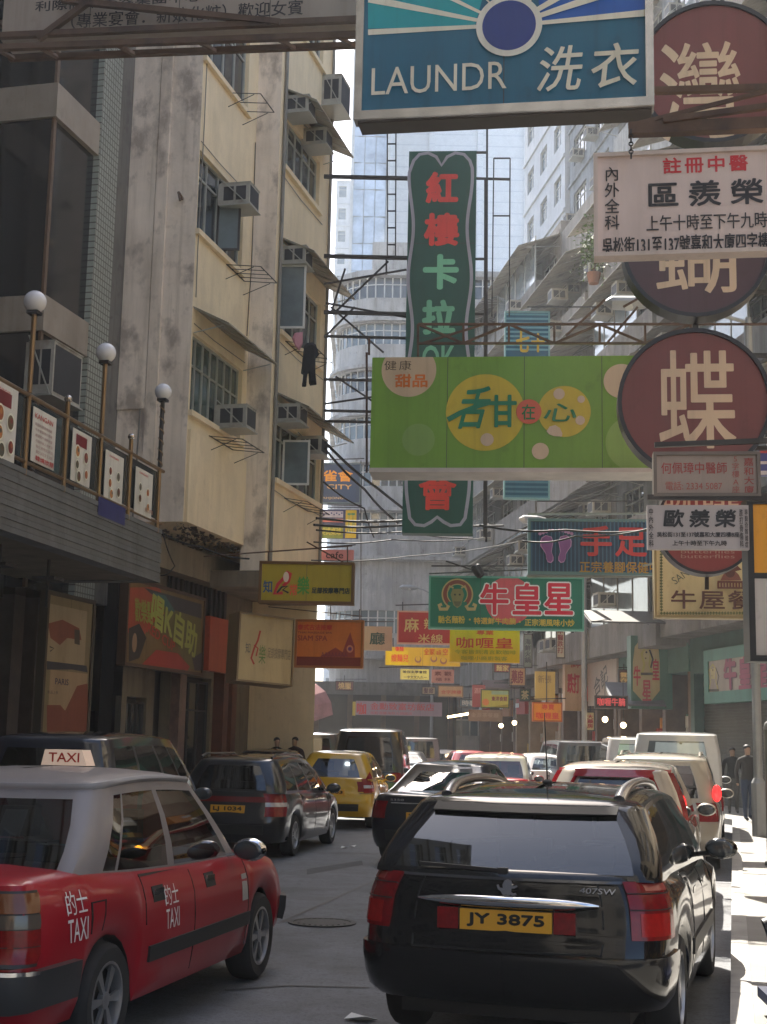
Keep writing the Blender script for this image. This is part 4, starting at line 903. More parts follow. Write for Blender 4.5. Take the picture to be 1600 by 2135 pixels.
truss(S, (872, 676, 1440, 716), 6, rust, .022, dz=-.15); S.bars([((872, 676, -.15), (872, 743, -.15)), ((880, 716, -.15), (1010, 676, -.15)), ((1180, 700, -.15), (1262, 625, -.15)), ((1262, 720, -.15), (1330, 640, -.15)), ((1300, 640, -.15), (1440, 560, -.15)), ((1420, 676, -.15), (1800, 676, -.15)), ((1420, 900, -.15), (1800, 900, -.15)), ((765, 735, -.2), (765, 985, -.2)), ((770, 705, -.2), (770, 740, -.2))], .02, rust)
S.done()
# clinic boards below the discs
S = Sign('doctor_sign', 'greyish pink clinic board with faded red characters and telephone number', 'sign', (1365, 945, 1583, 1033), 11.5, 7, .12, (158, 142, 132), frame_col=(110, 100, 92), fw=.018, group=RS)
S.txt('何佩璋中醫師', (1379, 964, 1516, 988), (160, 62, 58), .005); S.txt('電話: 2334 5087', (1388, 1004, 1506, 1022), (165, 85, 75), -.004); S.txt('5字樓A座', (1526, 952, 1542, 1028), (165, 85, 78), 0, vert=True, gap=1.05); S.txt('嘉和大廈', (1551, 955, 1572, 1030), (165, 75, 70), .01, vert=True, gap=1.1)
S.bars([((1365, 928, 0), (1700, 915, 0)), ((1350, 1037, 0), (1700, 1040, 0))], .03, dsteel); S.done()
S = Sign('bone_setter_sign', 'white clinic board with bold black brush characters, under the greyish pink board', 'sign', (1350, 1053, 1562, 1145), 11.3, 7, .08, (178, 170, 170), group=RS)
S.txt('歐羨榮', (1385, 1062, 1535, 1100), (22, 20, 26), .04, gap=1.4, shear=.1); S.txt('吳松街131至137號嘉和大廈四樓B座', (1370, 1109, 1542, 1120), (38, 34, 40), .03); S.txt('上午十時至下午九時', (1402, 1127, 1516, 1138), (38, 34, 40), .03); S.txt('中內外全科', (1353, 1060, 1363, 1140), (40, 36, 40), .02, vert=True, gap=1.1); S.txt('跌打骨傷科', (1542, 1062, 1550, 1142), (50, 46, 50), .02, vert=True); S.txt('專醫奇難雜症', (1553, 1062, 1560, 1142), (50, 46, 50), .02, vert=True)
S.done()
S = Sign('restaurant_sign', 'cream restaurant sign with a green diamond border and brown characters below the round signs', 'sign', (1366, 1140, 1620, 1288), 18.5, 5, .2, (202, 188, 142), frame_col=(150, 135, 95), fw=.02, group=RS)
for i in range(22): 
    y = 1150+i*6.1; S.poly([(1379, y-3.5), (1382.5, y), (1379, y+3.5), (1375.5, y)], (92, 100, 62)) if i*6.1 < 126 else None
for i in range(40): x = 1379+i*6.0; S.poly([(x, 1275.5), (x+3.5, 1279), (x, 1282.5), (x-3.5, 1279)], (92, 100, 62))
S.txt('SANDY', (1396, 1188, 1462, 1204), (90, 95, 80), 0, rot=35); S.txt('牛屋餐廳', (1398, 1232, 1630, 1272), (82, 48, 42), .02, gap=1.1)
for k in range(9): S.rect((1494+k*6.2, 1216, 1498+k*6.2, 1227), (105, 62, 52))
S.rect((1494, 1226, 1548, 1229), (100, 58, 48)); S.rect((1494, 1213, 1548, 1217), (100, 58, 48)); S.poly([(1500, 1212), (1506, 1200), (1516, 1190), (1528, 1190), (1538, 1200), (1544, 1212)], (125, 78, 66)); S.disc(1520, 1196, 10, (80, 42, 38)); S.poly([(1508, 1186), (1534, 1180), (1544, 1190), (1526, 1194)], (95, 52, 45))
S.bars([((1366, 1130), (1800, 1125)), ((1366, 1290), (1366, 1120))], .03); S.done()
S = Sign('edge_sign', 'yellow over white shop sign in a thick black frame at the picture edge', 'sign', (1562, 1042, 1720, 1378), 12.5, 4, .25, (186, 182, 180), frame_col=(14, 12, 14), fw=.045, group=RS)
S.rect((1562, 1042, 1720, 1198), (215, 150, 10)); S.rect((1562, 1196, 1720, 1206), (14, 12, 14)); S.bars([((1600, 1038), (1800, 1030)), ((1600, 1380), (1800, 1380))], .03); S.done()
S = Sign('striped_flag_sign', 'small red, blue and white striped sign peeping out beside the greyish pink board', 'sign', (1584, 930, 1640, 990), 14, 5, .1, (70, 75, 140), group=RS)
S.rect((1584, 930, 1640, 945), (175, 70, 70)); S.rect((1584, 962, 1640, 968), (205, 200, 205)); S.rect((1584, 982, 1640, 990), (205, 200, 205)); S.bars([((1600, 928), (1750, 925))], .02); S.done()
# blue striped foot sign
S = Sign('foot_sign', 'blue striped foot massage sign with a pair of purple soles and red characters', 'sign', (1102, 1084, 1480, 1198), 24.5, 4, .22, (22, 52, 92), frame_col=(88, 118, 128), fw=.04, group=RS)
for i in range(46): x = 1108+i*8.2; S.rect((x, 1088, x+2.2, 1195), (52, 92, 132), 'stripe')
for sx, x0 in ((1, 1142), (-1, 1176)):
    q = [(-13, 0), (-16, 8), (-15, 18), (-9, 26), (-4, 34), (-3, 44), (0, 51), (7, 53), (12, 48), (12, 40), (8, 30), (10, 18), (12, 8), (8, -2), (-4, -5)]
    S.poly([(x0+sx*a, 1122+b) for a, b in q], (175, 130, 185)); S.poly([(x0+sx*a*.86, 1123+b*.94) for a, b in q], (122, 72, 138))
    for j in range(5): S.disc(x0+sx*(-16+j*6.5), 1111-j*1.2+(abs(j-3))*1.0, 3.4, (175, 130, 185))
S.txt('手足情', (1210, 1098, 1420, 1162), (178, 38, 48), .03, gap=1.1); S.txt('正宗養腳保健中心', (1208, 1172, 1400, 1196), (160, 120, 45), .02); S.bars([((1100, 1072), (1480, 1070)), ((1100, 1202), (1480, 1202)), ((1340, 1180, .1), (1365, 1174, .1)), ((1370, 1060), (1700, 1050))], .025, steel); S.done()
# beef restaurant sign
S = Sign('beef_sign', 'green beef restaurant sign with a golden bull emblem and big red white outlined characters', 'sign', (895, 1203, 1217, 1312), 30.5, 4, .25, (18, 106, 82), frame_col=(90, 150, 130), fw=.03, group=RS)
S.disc(1062, 1252, 50, (196, 82, 88)); S.ring = None
for col, r in (((178, 160, 105), 33), ((122, 60, 45), 30), ((178, 160, 105), 22), ((18, 106, 82), 20)): S.disc(954, 1239, r, col)
S.rect((934, 1255, 974, 1274), (18, 106, 82)); 
for sx in (-1, 1):
    S.line([(954+sx*18, 1262), (954+sx*22, 1270), (954+sx*36, 1270), (954+sx*38, 1262), (954+sx*32, 1260)], 7, (178, 160, 105))
    S.line([(954+sx*8, 1226), (954+sx*16, 1222), (954+sx*19, 1230)], 4, (170, 150, 95))
S.poly([(944, 1228), (964, 1228), (968, 1240), (962, 1262), (954, 1268), (946, 1262), (940, 1240)], (125, 122, 75)); S.disc(949, 1240, 2, (40, 50, 35)); S.disc(959, 1240, 2, (40, 50, 35)); S.poly([(946, 1254), (962, 1254), (958, 1264), (950, 1264)], (90, 92, 60))
for ch, x in (('牛', 1000), ('皇', 1068), ('星', 1134)):
    S.txt(ch, (x-2, 1213, x+64, 1285), (232, 218, 212), .07); S.txt(ch, (x+1, 1216, x+61, 1282), (196, 26, 52), .035)
S.txt('馳名麵粉', (914, 1284, 970, 1300), (196, 176, 70), .03); S.txt('特選鮮牛肉腩', (988, 1288, 1076, 1302), (196, 166, 70), .03); S.txt('正宗潮風味小炒', (1094, 1291, 1198, 1306), (196, 176, 70), .03); S.disc(980, 1292, 2, (196, 176, 70)); S.disc(1084, 1297, 2, (196, 176, 70))
S.bars([((895, 1196), (1100, 1188)), ((930, 1170), (1010, 1196)), ((900, 1180), (1240, 1180)), ((1217, 1190), (1420, 1186)), ((1000, 1180), (1000, 1203))], .02, dsteel); S.done()
g = G().use(mat('spotlight_black', (.02, .02, .022), .5)); MQ = frame(at(998, 1192, 30.2), 94); g.M = Matrix.Rotation(R(35), 4, 'Z'); g.lathe([(.05, -.14), (.1, -.1), (.12, .12), (.09, .16)], 12, 'Y'); g.bar((0, 0, 0), (.2, -.1, 0), .03); tag(g.build('sign_spotlight', M=MQ), 'black spotlight on top of the green beef restaurant sign', 'spotlight')
def small(name, label, px, Y, col, rows, phi=2, fc=None, thick=.15, sup=None, extra=None, k=1.25):
    S = Sign(name, label, 'sign', px, Y, phi, thick, col, frame_col=fc, fw=.03, group=RS, k=k)
    if extra: extra(S)
    for t, b, c, bo in rows: S.txt(t, b, c, bo)
    if sup: S.bars(sup, .02, dsteel)
    return S.done()
small('noodle_sign', 'red noodle sign with slanted cream characters, partly behind the green beef sign', (829, 1275, 962, 1343), 36, (172, 42, 46), [('麻', (843, 1288, 874, 1318), (212, 180, 120), .02), ('辣火鍋', (884, 1290, 955, 1312), (212, 180, 120), .02), ('米線', (872, 1322, 924, 1341), (212, 180, 120), .01)], fc=(210, 160, 140), sup=[((825, 1262), (895, 1260)), ((840, 1255), (840, 1275)), ((900, 1250), (900, 1275))])
small('curry_sign', 'bright yellow curry sign with red characters hung just below the green beef sign', (938, 1311, 1084, 1381), 31.5, (255, 165, 0), [('專業', (994, 1314, 1030, 1324), (215, 60, 20), .03), ('咖喱皇', (952, 1329, 1070, 1352), (205, 40, 25), .02), ('令客皆到清言歎咖啡', (948, 1355, 1076, 1364), (150, 130, 20), .01), ('咖哩小廠廚製客', (962, 1368, 1058, 1377), (150, 130, 20), .01)], phi=4, sup=[((960, 1300), (960, 1311)), ((1060, 1300), (1060, 1311))])
def ex(S):
    S.rect((806, 1356, 852, 1386), (226, 196, 30))
    for x, y in ((872, 1375), (905, 1374), (925, 1378)): S.disc(x, y, 7, (150, 110, 90)); S.disc(x, y-2, 5, (205, 175, 60))
small('dish_sign', 'long pale yellow sign with small dish pictures behind the curry sign', (804, 1350, 960, 1388), 40, (206, 178, 50), [('瓊麵', (824, 1348, 842, 1358), (200, 70, 40), .03), ('嫂麵兒', (816, 1364, 852, 1380), (215, 90, 50), .02), ('全家 ali 空', (884, 1352, 934, 1366), (190, 90, 40), .02)], extra=ex, sup=[((790, 1392), (960, 1386)), ((820, 1330), (820, 1350))])
small('yellow_notice_sign', 'small pale yellow sign with black print below the long dish sign', (835, 1395, 895, 1417), 46, (218, 208, 120), [('瑜伽玄學會館', (840, 1398, 890, 1404), (60, 55, 40), .03), ('一字文文九久一', (842, 1409, 890, 1415), (70, 60, 45), .02)])
small('pink_sign', 'small dull pink sign with dark characters', (900, 1396, 947, 1424), 48, (160, 112, 108), [('素 觀', (906, 1400, 942, 1409), (90, 35, 40), .03), ('福 林', (908, 1413, 940, 1420), (90, 35, 40), .02)])
small('peach_sign', 'small peach sign tilted over a lamp pole', (914, 1430, 966, 1453), 56, (172, 140, 100), [('合字牌樓', (920, 1439, 962, 1447), (165, 75, 50), .03)], fc=(120, 100, 75), sup=[((938, 1453), (938, 1540))])
small('fruit_sign', 'small yellow and green picture sign with an orange fruit', (1003, 1438, 1062, 1476), 52, (178, 165, 60), [('東洋食館', (1025, 1452, 1058, 1462), (120, 45, 45), .03)], extra=lambda S: (S.disc(1013, 1464, 7, (205, 120, 50)), S.rect((1025, 1441, 1060, 1448), (150, 170, 130)), S.poly([(1010, 1476), (1062, 1468), (1062, 1476)], (150, 130, 30))), fc=(60, 70, 40), sup=[((1030, 1424), (1070, 1424)), ((1066, 1415), (1066, 1500))])
small('red_small_sign', 'small red sign half behind the yellow picture sign', (985, 1428, 1012, 1474), 58, (150, 60, 55), [('酒家', (989, 1434, 1008, 1446), (205, 150, 140), .02)])
small('tan_board', 'tan name board with washed out print over the shop doors', (977, 1480, 1048, 1504), 60, (140, 112, 85), [('金源茶餐廳', (982, 1486, 1040, 1496), (165, 140, 112), .02)])
small('orange_sign', 'small orange curry sign above the far parked cars', (1111, 1465, 1172, 1504), 40, (216, 140, 20), [('專賣', (1130, 1468, 1156, 1480), (200, 60, 20), .02), ('咖喱皇', (1118, 1485, 1166, 1499), (205, 65, 25), .03)], fc=(170, 90, 30), sup=[((1105, 1458), (1180, 1456)), ((1140, 1380), (1140, 1465))])
small('yellow_panel_sign', 'dull yellow banner hanging in front of the tenement shops', (1116, 1400, 1158, 1460), 46, (168, 140, 66), [('新張', (1122, 1408, 1150, 1424), (120, 95, 45), .01)])
small('long_shop_sign', 'long pink red shop sign under the dark canopy at the street end', (742, 1463, 922, 1492), 70, (156, 130, 142), [('咖', (744, 1465, 764, 1490), (190, 50, 50), .04), ('金勳致富坊飯店', (772, 1466, 906, 1481), (185, 60, 70), .02), ('金勳酒樓海鮮火鍋飯店', (772, 1484, 860, 1490), (180, 90, 100), .02)], phi=0, extra=lambda S: S.rect((735, 1463, 742, 1492), (190, 165, 60)))
small('hall_sign', 'pale sign with one dark green character beside the orange spa sign', (757, 1306, 818, 1356), 38, (150, 138, 118), [('廳', (771, 1318, 803, 1344), (35, 70, 62), .02)], sup=[((757, 1296), (822, 1296))])
small('mahjong_sign', 'blue mahjong sign with orange characters and the word city', (640, 966, 752, 1049), 42, (28, 54, 96), [('雀會', (673, 980, 736, 1004), (190, 132, 50), .03), ('CITY', (682, 1010, 734, 1020), (172, 140, 90), .03), ('MAHJONG', (664, 1036, 716, 1042), (170, 150, 120), .02)], fc=(70, 90, 110), sup=[((640, 960), (760, 956)), ((753, 960), (753, 1310)), ((640, 1052), (755, 1054))])
def ex2(S):
    S.rect((640, 1066, 716, 1078), (150, 150, 172))
    for i in range(9): S.disc(670+i*5.4, 1070+(i % 2)*3, 1.6, (40, 50, 110))
    S.rect((640, 1082, 716, 1088), (178, 110, 110)); S.rect((640, 1096, 716, 1122), (105, 118, 50)); S.rect((720, 1064, 744, 1122), (160, 140, 40))
small('striped_sign', 'sign with star spangled, red and green bands under the blue mahjong sign', (640, 1062, 748, 1122), 42.5, (42, 52, 92), [('天下', (724, 1070, 740, 1112), (60, 110, 80), .02), ('美式桌球', (668, 1100, 712, 1116), (170, 160, 70), .02)], extra=ex2, sup=[((640, 1057), (752, 1058))])
small('pink_cafe_sign', 'pink cafe sign with a dark script word above the yellow foot massage sign', (655, 1146, 738, 1168), 37, (190, 122, 120), [('cafe', (680, 1150, 716, 1164), (60, 30, 35), .01)], sup=[((655, 1142), (742, 1136))])
def ex3(S):
    for i in range(9): S.rect((1052, 654+i*9.2, 1146, 657+i*9.2), (96, 150, 168), 'stripe')
    for i in range(6): S.rect((1052, 984+i*10, 1146, 987+i*10), (70, 120, 140), 'stripe')
small('blue_tall_sign', 'tall blue striped sign with yellow marks behind the lime dessert sign', (1052, 650, 1146, 1040), 33, (24, 84, 112), [('七', (1076, 690, 1104, 735), (200, 165, 35), .05), ('十', (1108, 695, 1136, 735), (200, 165, 35), .05)], extra=ex3, fc=(120, 160, 165), sup=[((1100, 640), (1340, 640)), ((1120, 1045), (1340, 1045))])
small('purple_sign', 'small purple sign with a white swirl and an orange strip, over the far left pavement', (602, 1392, 641, 1449), 48, (205, 196, 188), [('久', (612, 1398, 632, 1412), (215, 195, 205), .05)], extra=lambda S: (S.rect((602, 1392, 636, 1416), (88, 28, 62)), S.rect((602, 1416, 641, 1434), (215, 120, 85)), S.txt('特價優惠', (605, 1423, 636, 1431), (190, 70, 40), .03)))
small('led_sign', 'dark shop sign with glowing red characters under a grey awning', (1241, 1451, 1309, 1477), 44, (26, 24, 24), [], fc=(70, 64, 60), extra=lambda S: S.txt('咖喱牛腩', (1246, 1455, 1304, 1472), mat('led_red', (.55, .06, .06), .4, emit=.25), .02))
# wall signs of the beef restaurants on the row
MR = rowframe(45, -.25)
def bull(S, cx, cy, k):
    S.line([(cx-12*k, cy+34*k), (cx-6*k, cy+8*k), (cx-12*k, cy-16*k), (cx-2*k, cy-34*k), (cx+9*k, cy-18*k), (cx+6*k, cy+8*k), (cx+13*k, cy+34*k)], 5*k, (168, 160, 90)); S.poly([(cx-8*k, cy-22*k), (cx+6*k, cy-26*k), (cx+4*k, cy+2*k), (cx-5*k, cy+2*k)], (178, 168, 120)); S.line([(cx+6*k, cy-26*k), (cx+14*k, cy-4*k), (cx+9*k, cy+16*k)], 4*k, (35, 32, 30)); S.disc(cx-1*k, cy-20*k, 2.4*k, (30, 28, 26)); S.line([(cx-14*k, cy+30*k), (cx+14*k, cy+30*k)], 6*k, (60, 56, 40)); S.disc(cx-3*k, cy-6*k, 2*k, (110, 90, 60))
S = Sign('beef_shop_fascia', 'big teal framed shop fascia with purple red raised characters over the roller shutter', 'sign', (1470, 1345, 1625, 1462), 40, M=MR, thick=.3, col=(148, 138, 128), frame_col=(72, 122, 112), fw=.32, group='beef restaurant wall signs')
bull(S, 1488, 1414, .85)
for ch, x in (('牛', 1512), ('皇', 1543), ('星', 1578)): S.txt(ch, (x, 1368, x+26, 1440), (88, 40, 66), .06); S.txt(ch, (x-2, 1366, x+24, 1438), (138, 48, 82), .045)
S.done()
MR2 = frame(Vector((rowx(44.9)-.08, 44.9, 0)), 86)
S = Sign('shield_sign', 'pale shield shaped beef sign with red characters round a bull emblem on a green board', 'sign', (1316, 1326, 1402, 1478), 46, M=MR2, thick=.5, col=(66, 102, 90), group='beef restaurant wall signs')
S.poly([(1320, 1380), (1324, 1348), (1336, 1332), (1354, 1328), (1372, 1340), (1376, 1380), (1376, 1440), (1358, 1462), (1340, 1462), (1320, 1440)], (172, 158, 118)); bull(S, 1349, 1378, .9)
for ch, b in (('牛', (1321, 1388, 1336, 1430)), ('皇', (1360, 1374, 1375, 1418)), ('星', (1339, 1418, 1358, 1462))): S.txt(ch, b, (172, 50, 62), .05)
S.done()
S = Sign('pale_column_sign', 'tall pale shop sign with two pairs of red characters next to the lamp post', 'sign', (1178, 1330, 1216, 1482), 53, M=frame(Vector((rowx(54.5)-.3, 54.5, 0)), 90-10), thick=.3, col=(182, 150, 116))
S.txt('推拿', (1190, 1366, 1211, 1392), (165, 66, 50), .03); S.txt('跌打', (1183, 1404, 1209, 1446), (178, 55, 60), .04); S.done()
S = Sign('script_banner', 'white banner with black script on the shop wall behind the lamp post', 'banner', (1226, 1376, 1286, 1470), 49, M=rowframe(52, -.2), thick=.1, col=(172, 156, 142)); S.txt('合記', (1238, 1400, 1268, 1440), (60, 52, 50), .02, rot=20); S.done()

for px, Y, col, t, tc, vert, lab in (((1062, 1392, 1096, 1430), 57, (176, 132, 92), '藥房', (120, 40, 36), False, 'tan pharmacy sign over the shop doors beside the yellow banner'), ((1092, 1322, 1110, 1392), 55, (120, 126, 112), '海鮮火鍋', (60, 58, 60), True, 'narrow grey green upright sign beside the bright yellow curry sign'),
    ((1030, 1384, 1066, 1402), 61, (150, 66, 56), '麵家', (220, 190, 120), False, 'small brick red noodle sign above the yellow picture sign'), ((958, 1458, 1000, 1474), 66, (96, 116, 128), '時裝', (205, 200, 190), False, 'small blue grey clothes sign beside the long pink red sign'), ((1222, 1484, 1240, 1524), 50, (180, 160, 110), '大藥房', (150, 40, 40), True, 'cream upright sign with red characters at the foot of the lamp post'),
    ((1084, 1436, 1106, 1462), 62, (70, 92, 72), '茶', (205, 190, 140), False, 'small dark green tea sign beside the yellow banner'), ((1160, 1300, 1178, 1372), 50, (166, 150, 128), '中醫跌打', (120, 50, 45), True, 'pale upright clinic sign to the side of the pale column sign'), ((1290, 1396, 1312, 1440), 47.5, (92, 60, 52), '雲吞麵', (210, 180, 120), True, 'small brown upright sign beside the shield shaped board'),
    ((880, 1432, 908, 1448), 68, (170, 150, 120), '髮廊', (90, 50, 60), False, 'small beige hair salon sign over the dark street canopy'), ((700, 1420, 738, 1440), 70, (116, 76, 70), '燒臘', (215, 180, 120), False, 'small maroon roast meat sign over the dark street canopy')):
    S = Sign('small_shop_sign', lab, 'sign', px, Y, 2, .14, col, frame_col=(70, 62, 58), fw=.03, group=RS); w_, h_ = px[2]-px[0], px[3]-px[1]
    S.txt(t, (px[0]+w_*.14, px[1]+h_*.14, px[2]-w_*.14, px[3]-h_*.14), tc, .03, vert=vert); S.bars([(((px[0]+px[2])/2, px[1]-12), ((px[0]+px[2])/2, px[1])), ((px[0], px[1]-4), (px[2]+26, px[1]-4))], .02, dsteel); S.done()
# ------------------------------------------------------------------ where the vehicles stand (x, y, heading)
TX, TY, TA = -1.97, 9.4, 13
PX_, PY_, PA_ = 1.40, 10.2, 17
HAZE = .0006
CARS = dict(mpv=(-3.38, 17.6, 9), wag=(-1.82, 23.3, 10), jazz=(-.72, 30.6, 6), saloon=(1.32, 22.6, 16), redhatch=(2.95, 16.9, 14), beige=(4.55, 22.4, 14), hiace=(6.15, 28.9, 13), darkvan=(5.9, 43, -2), van2=(6.6, 36.6, 6), suv=(-.1, 36.3, 4), lv1=(-3.2, 46, 0), lv2=(-1.9, 44.5, 2), far1=(2.9, 62, -4), taxi2=(2.75, 32.5, 8), taxi3=(3.3, 39, 2), far2=(5.0, 44, -4), far3=(1.6, 72, -6), edge=(-5.4, 14.2, 14), x1=(.9, 47, 0), x2=(-.5, 55, -3), x3=(3.3, 53, -4), x4=(1.5, 58, -4), x5=(3.9, 47.5, -2), x6=(-2.6, 36.5, 6))
# ------------------------------------------------------------------ vehicles: x forward, y to the car's own left, z up, origin on the ground under the middle
tyrem = mat('tyre_rubber', (.018, .018, .019), .85, var=.3, scale=8); rimm = mat('alloy_rim', (.42, .42, .43), .35, metal=.85, var=.2)
trimm = mat('black_trim', (.014, .014, .015), .5, var=.2); chrome = mat('chrome', (.75, .75, .76), .08, metal=1, var=.15); seatm = mat('seat_cloth', (.06, .06, .065), .9, var=.3)
gapm = mat('panel_gap', (.006, .006, .006), .7, var=0); cglass = glass_mat('car_glass', (.30, .33, .34)); dglass = glass_mat('dark_car_glass', (.10, .11, .12))
redl = mat('red_lamp', (.22, .003, .006), .2, var=.4, scale=25, coat=.35, spec=.2); ambl = mat('amber_lamp', (.16, .038, .006), .2, var=.3, coat=.4); clrl = mat('clear_lamp', (.5, .5, .5), .1, var=.3, scale=20, coat=1)
ambon = mat('amber_lit', (1.0, .38, .03), .3, emit=3.0); redon = mat('red_lit', (.75, .02, .02), .2, emit=.9)
platem = mat('plate_yellow', (.72, .36, .03), .4, var=.05)
def carpaint(name, col, metal=.0, rough=.3, coat=1.0, spec=.25): return mat('car_'+name, col, rough, metal, .12, 2.5, coat=coat, spec=spec)
def interp(tab, x):
    if x <= tab[0][0]: return tab[0][1]
    for (a, b), (c, d) in zip(tab, tab[1:]):
        if x <= c: return b+(d-b)*(x-a)/(c-a)
    return tab[-1][1]
class Car:
    T = [0, .1, .22, .36, .5, .64, .78, .9, 1.0]
    def __init__(s, P):
        s.P = P; s.L = P['L']; s.W = P['W']; s.xa = P['axles']; s.ra = P.get('ra', .35); s.rw = P.get('rw', .31); s.zs = P.get('sill', .2)
        s.wf = P.get('wf', [(0, .93), (.1, .965), (.3, .99), (.55, 1), (.78, .985), (.9, .955), (1, .915)])
        s.xr = P['rear']; s.xf = P['front']; s.belt = P['belt']; s.rr, s.rf = P.get('rr', .26), P.get('rf', .4); s.br, s.bf = P.get('bow', (.08, .22))
    def zb(s, x, end=False):
        z = s.zs
        for xa in s.xa:
            d = abs(x-xa)
            if d < s.ra: z = max(z, s.rw-.02+math.sqrt(s.ra**2-d*d))
        if x > s.xa[1]+s.ra*.6 or x < s.xa[0]-s.ra*.6: z = max(z, s.P.get('zend', s.zs+.04))
        return z
    def w(s, t, x=0.0):
        W = s.W/2*interp(s.wf, t); q = s.L/2
        k = 1-.07*max(0, (-x-q*.45)/(q*.55))**2-.10*max(0, (x-q*.45)/(q*.55))**2
        return W*k
    def pt(s, kind, v, t, sg=1):
        Xr = -s.L/2+interp(s.xr, t); Xf = s.L/2-interp(s.xf, t); rr, rf = s.rr, s.rf
        if kind in ('R', 'RC'):
            We = s.w(t, Xr+rr)
            if kind == 'R': y = (We-rr)*v; x = Xr+s.br*(y/We)**2
            else:
                a = R(90*v); b0 = s.br*((We-rr)/We)**2; x = Xr+b0+(rr)*(1-math.cos(a)); y = We-rr+rr*math.sin(a)
            xx = x
        elif kind in ('F', 'FC'):
            We = s.w(t, Xf-rf)
            if kind == 'F': y = (We-rf)*v; x = Xf-s.bf*(y/We)**2
            else: a = R(90*v); b0 = s.bf*((We-rf)/We)**2; x = Xf-b0-rf*(1-math.cos(a)); y = We-rf+rf*math.sin(a)
        else:
            x0 = Xr+s.br*((s.w(t, Xr+rr)-rr)/s.w(t, Xr+rr))**2+rr; x1 = Xf-s.bf*((s.w(t, Xf-rf)-rf)/s.w(t, Xf-rf))**2-rf
            x = min(max(v, x0), x1); y = s.w(t, x)
        z0 = s.zb(x); zt = interp(s.belt, x); return Vector((x, y*sg, z0+(zt-z0)*t))
    def tz(s, x, z): z0 = s.zb(x); zt = interp(s.belt, x); return min(1.0, max(0.0, (z-z0)/(zt-z0)))
    def ptz(s, kind, v, z, sg=1):
        t = .5
        for _ in range(4): p = s.pt(kind, v, t, sg); t = s.tz(p.x, z)
        return s.pt(kind, v, t, sg)
    def stations(s):
        st_ = [('R', f) for f in (0, .3, .6, .85, 1)]+[('RC', f) for f in (.25, .5, .75)]
        xs = [-s.L/2+s.rr+.1, s.L/2-s.rf-.25]
        for xa in s.xa: xs += [xa+s.ra*math.cos(math.pi*i/10)*.999 for i in range(11)]+[xa-s.ra-.02, xa+s.ra+.02]
        n = 5; a, b = s.xa[0]+s.ra+.02, s.xa[1]-s.ra-.02; xs += [a+(b-a)*i/n for i in range(1, n)]
        lo = -s.L/2+s.rr+.05; hi = s.L/2-s.rf-.2
        st_ += [('S', x) for x in sorted(set(round(x, 4) for x in xs)) if lo <= x <= hi]
        st_ += [('FC', f) for f in (1, .75, .5, .25)]+[('F', f) for f in (1, .85, .6, .3, 0)]
        return st_
    def body(s, root, m, under=trimm):
        S = s.stations(); n = len(S); loops = []
        def full(half): return half+[Vector((p.x, -p.y, p.z)) for p in half[::-1][1:-1]]
        first = full([s.pt(k, v, 0) for k, v in S]); loops.append([Vector((p.x*.985, p.y*.84, p.z+.0)) for p in first])
        for t in s.T: loops.append(full([s.pt(k, v, t) for k, v in S]))
        sp0, sp1 = -s.L/2+.9, s.L/2-1.0; top = loops[-1]
        for f, dz in ((.965, .018), (.85, .035), (.5, .055), (.02, .065)):
            lp = []
            for p in top:
                c = Vector((min(max(p.x, sp0), sp1), 0, 0)); q = Vector((c.x+(p.x-c.x)*f, p.y*f, 0)); e = max(0.0, 1-abs(q.x)/(s.L/2))
                q.z = interp(s.belt, q.x)+dz*s.P.get('crown', 1.0); lp.append(q)
            loops.append(lp)
        g = G().use(m); N = len(loops[0]); vs = [tuple(p) for l in loops for p in l]
        fs = [(j*N+i, j*N+(i+1) % N, (j+1)*N+(i+1) % N, (j+1)*N+i) for j in range(1, len(loops)-1) for i in range(N)]
        fs = [f[::-1] for f in fs]
        g.add(vs, fs); g.use(under); g.add([tuple(p) for p in loops[0]+loops[1]], [(N+i, N+(i+1) % N, (i+1) % N, i) for i in range(N)])
        o = g.build('body', root, 35)
        g = G().use(under); q = s.L/2; g.box(-q+.3, q-.35, -s.W*.36, s.W*.36, s.zs+.02, .5); g.build('underbody', root)
        return o
    def patch(s, g, us, zs, off, sg=1, th=.0, byz=True):
        """sheet on the body surface: us list of (kind, value), zs heights"""
        def P(k, v, z): return s.ptz(k, v, z, sg) if byz else s.pt(k, v, z, sg)
        rows = [[P(k, v, z) for k, v in us] for z in zs]; nu, nz = len(us), len(zs); vs = []; inner = []
        for j in range(nz):
            for i in range(nu):
                a = rows[j][min(i+1, nu-1)]-rows[j][max(i-1, 0)]; b = rows[min(j+1, nz-1)][i]-rows[max(j-1, 0)][i]
                nn = a.cross(b); nn = nn.normalized() if nn.length > 1e-9 else Vector((-1, 0, 0))
                p = rows[j][i]
                if nn.dot(Vector((p.x*.3 if us[i][0] == 'S' else p.x*2, p.y, 0))) < 0: nn = -nn
                vs.append(tuple(p+nn*off)); inner.append(tuple(p-nn*.01))
        k = nu*nz; fs = [(j*nu+i, j*nu+i+1, (j+1)*nu+i+1, (j+1)*nu+i) for j in range(nz-1) for i in range(nu-1)]
        bd = [i for i in range(nu)]+[j*nu+nu-1 for j in range(1, nz)]+[(nz-1)*nu+i for i in range(nu-2, -1, -1)]+[j*nu for j in range(nz-2, 0, -1)]
        fs += [(bd[i], bd[(i+1) % len(bd)], bd[(i+1) % len(bd)]+k, bd[i]+k) for i in range(len(bd))]
        g.add(vs+inner, fs); return g
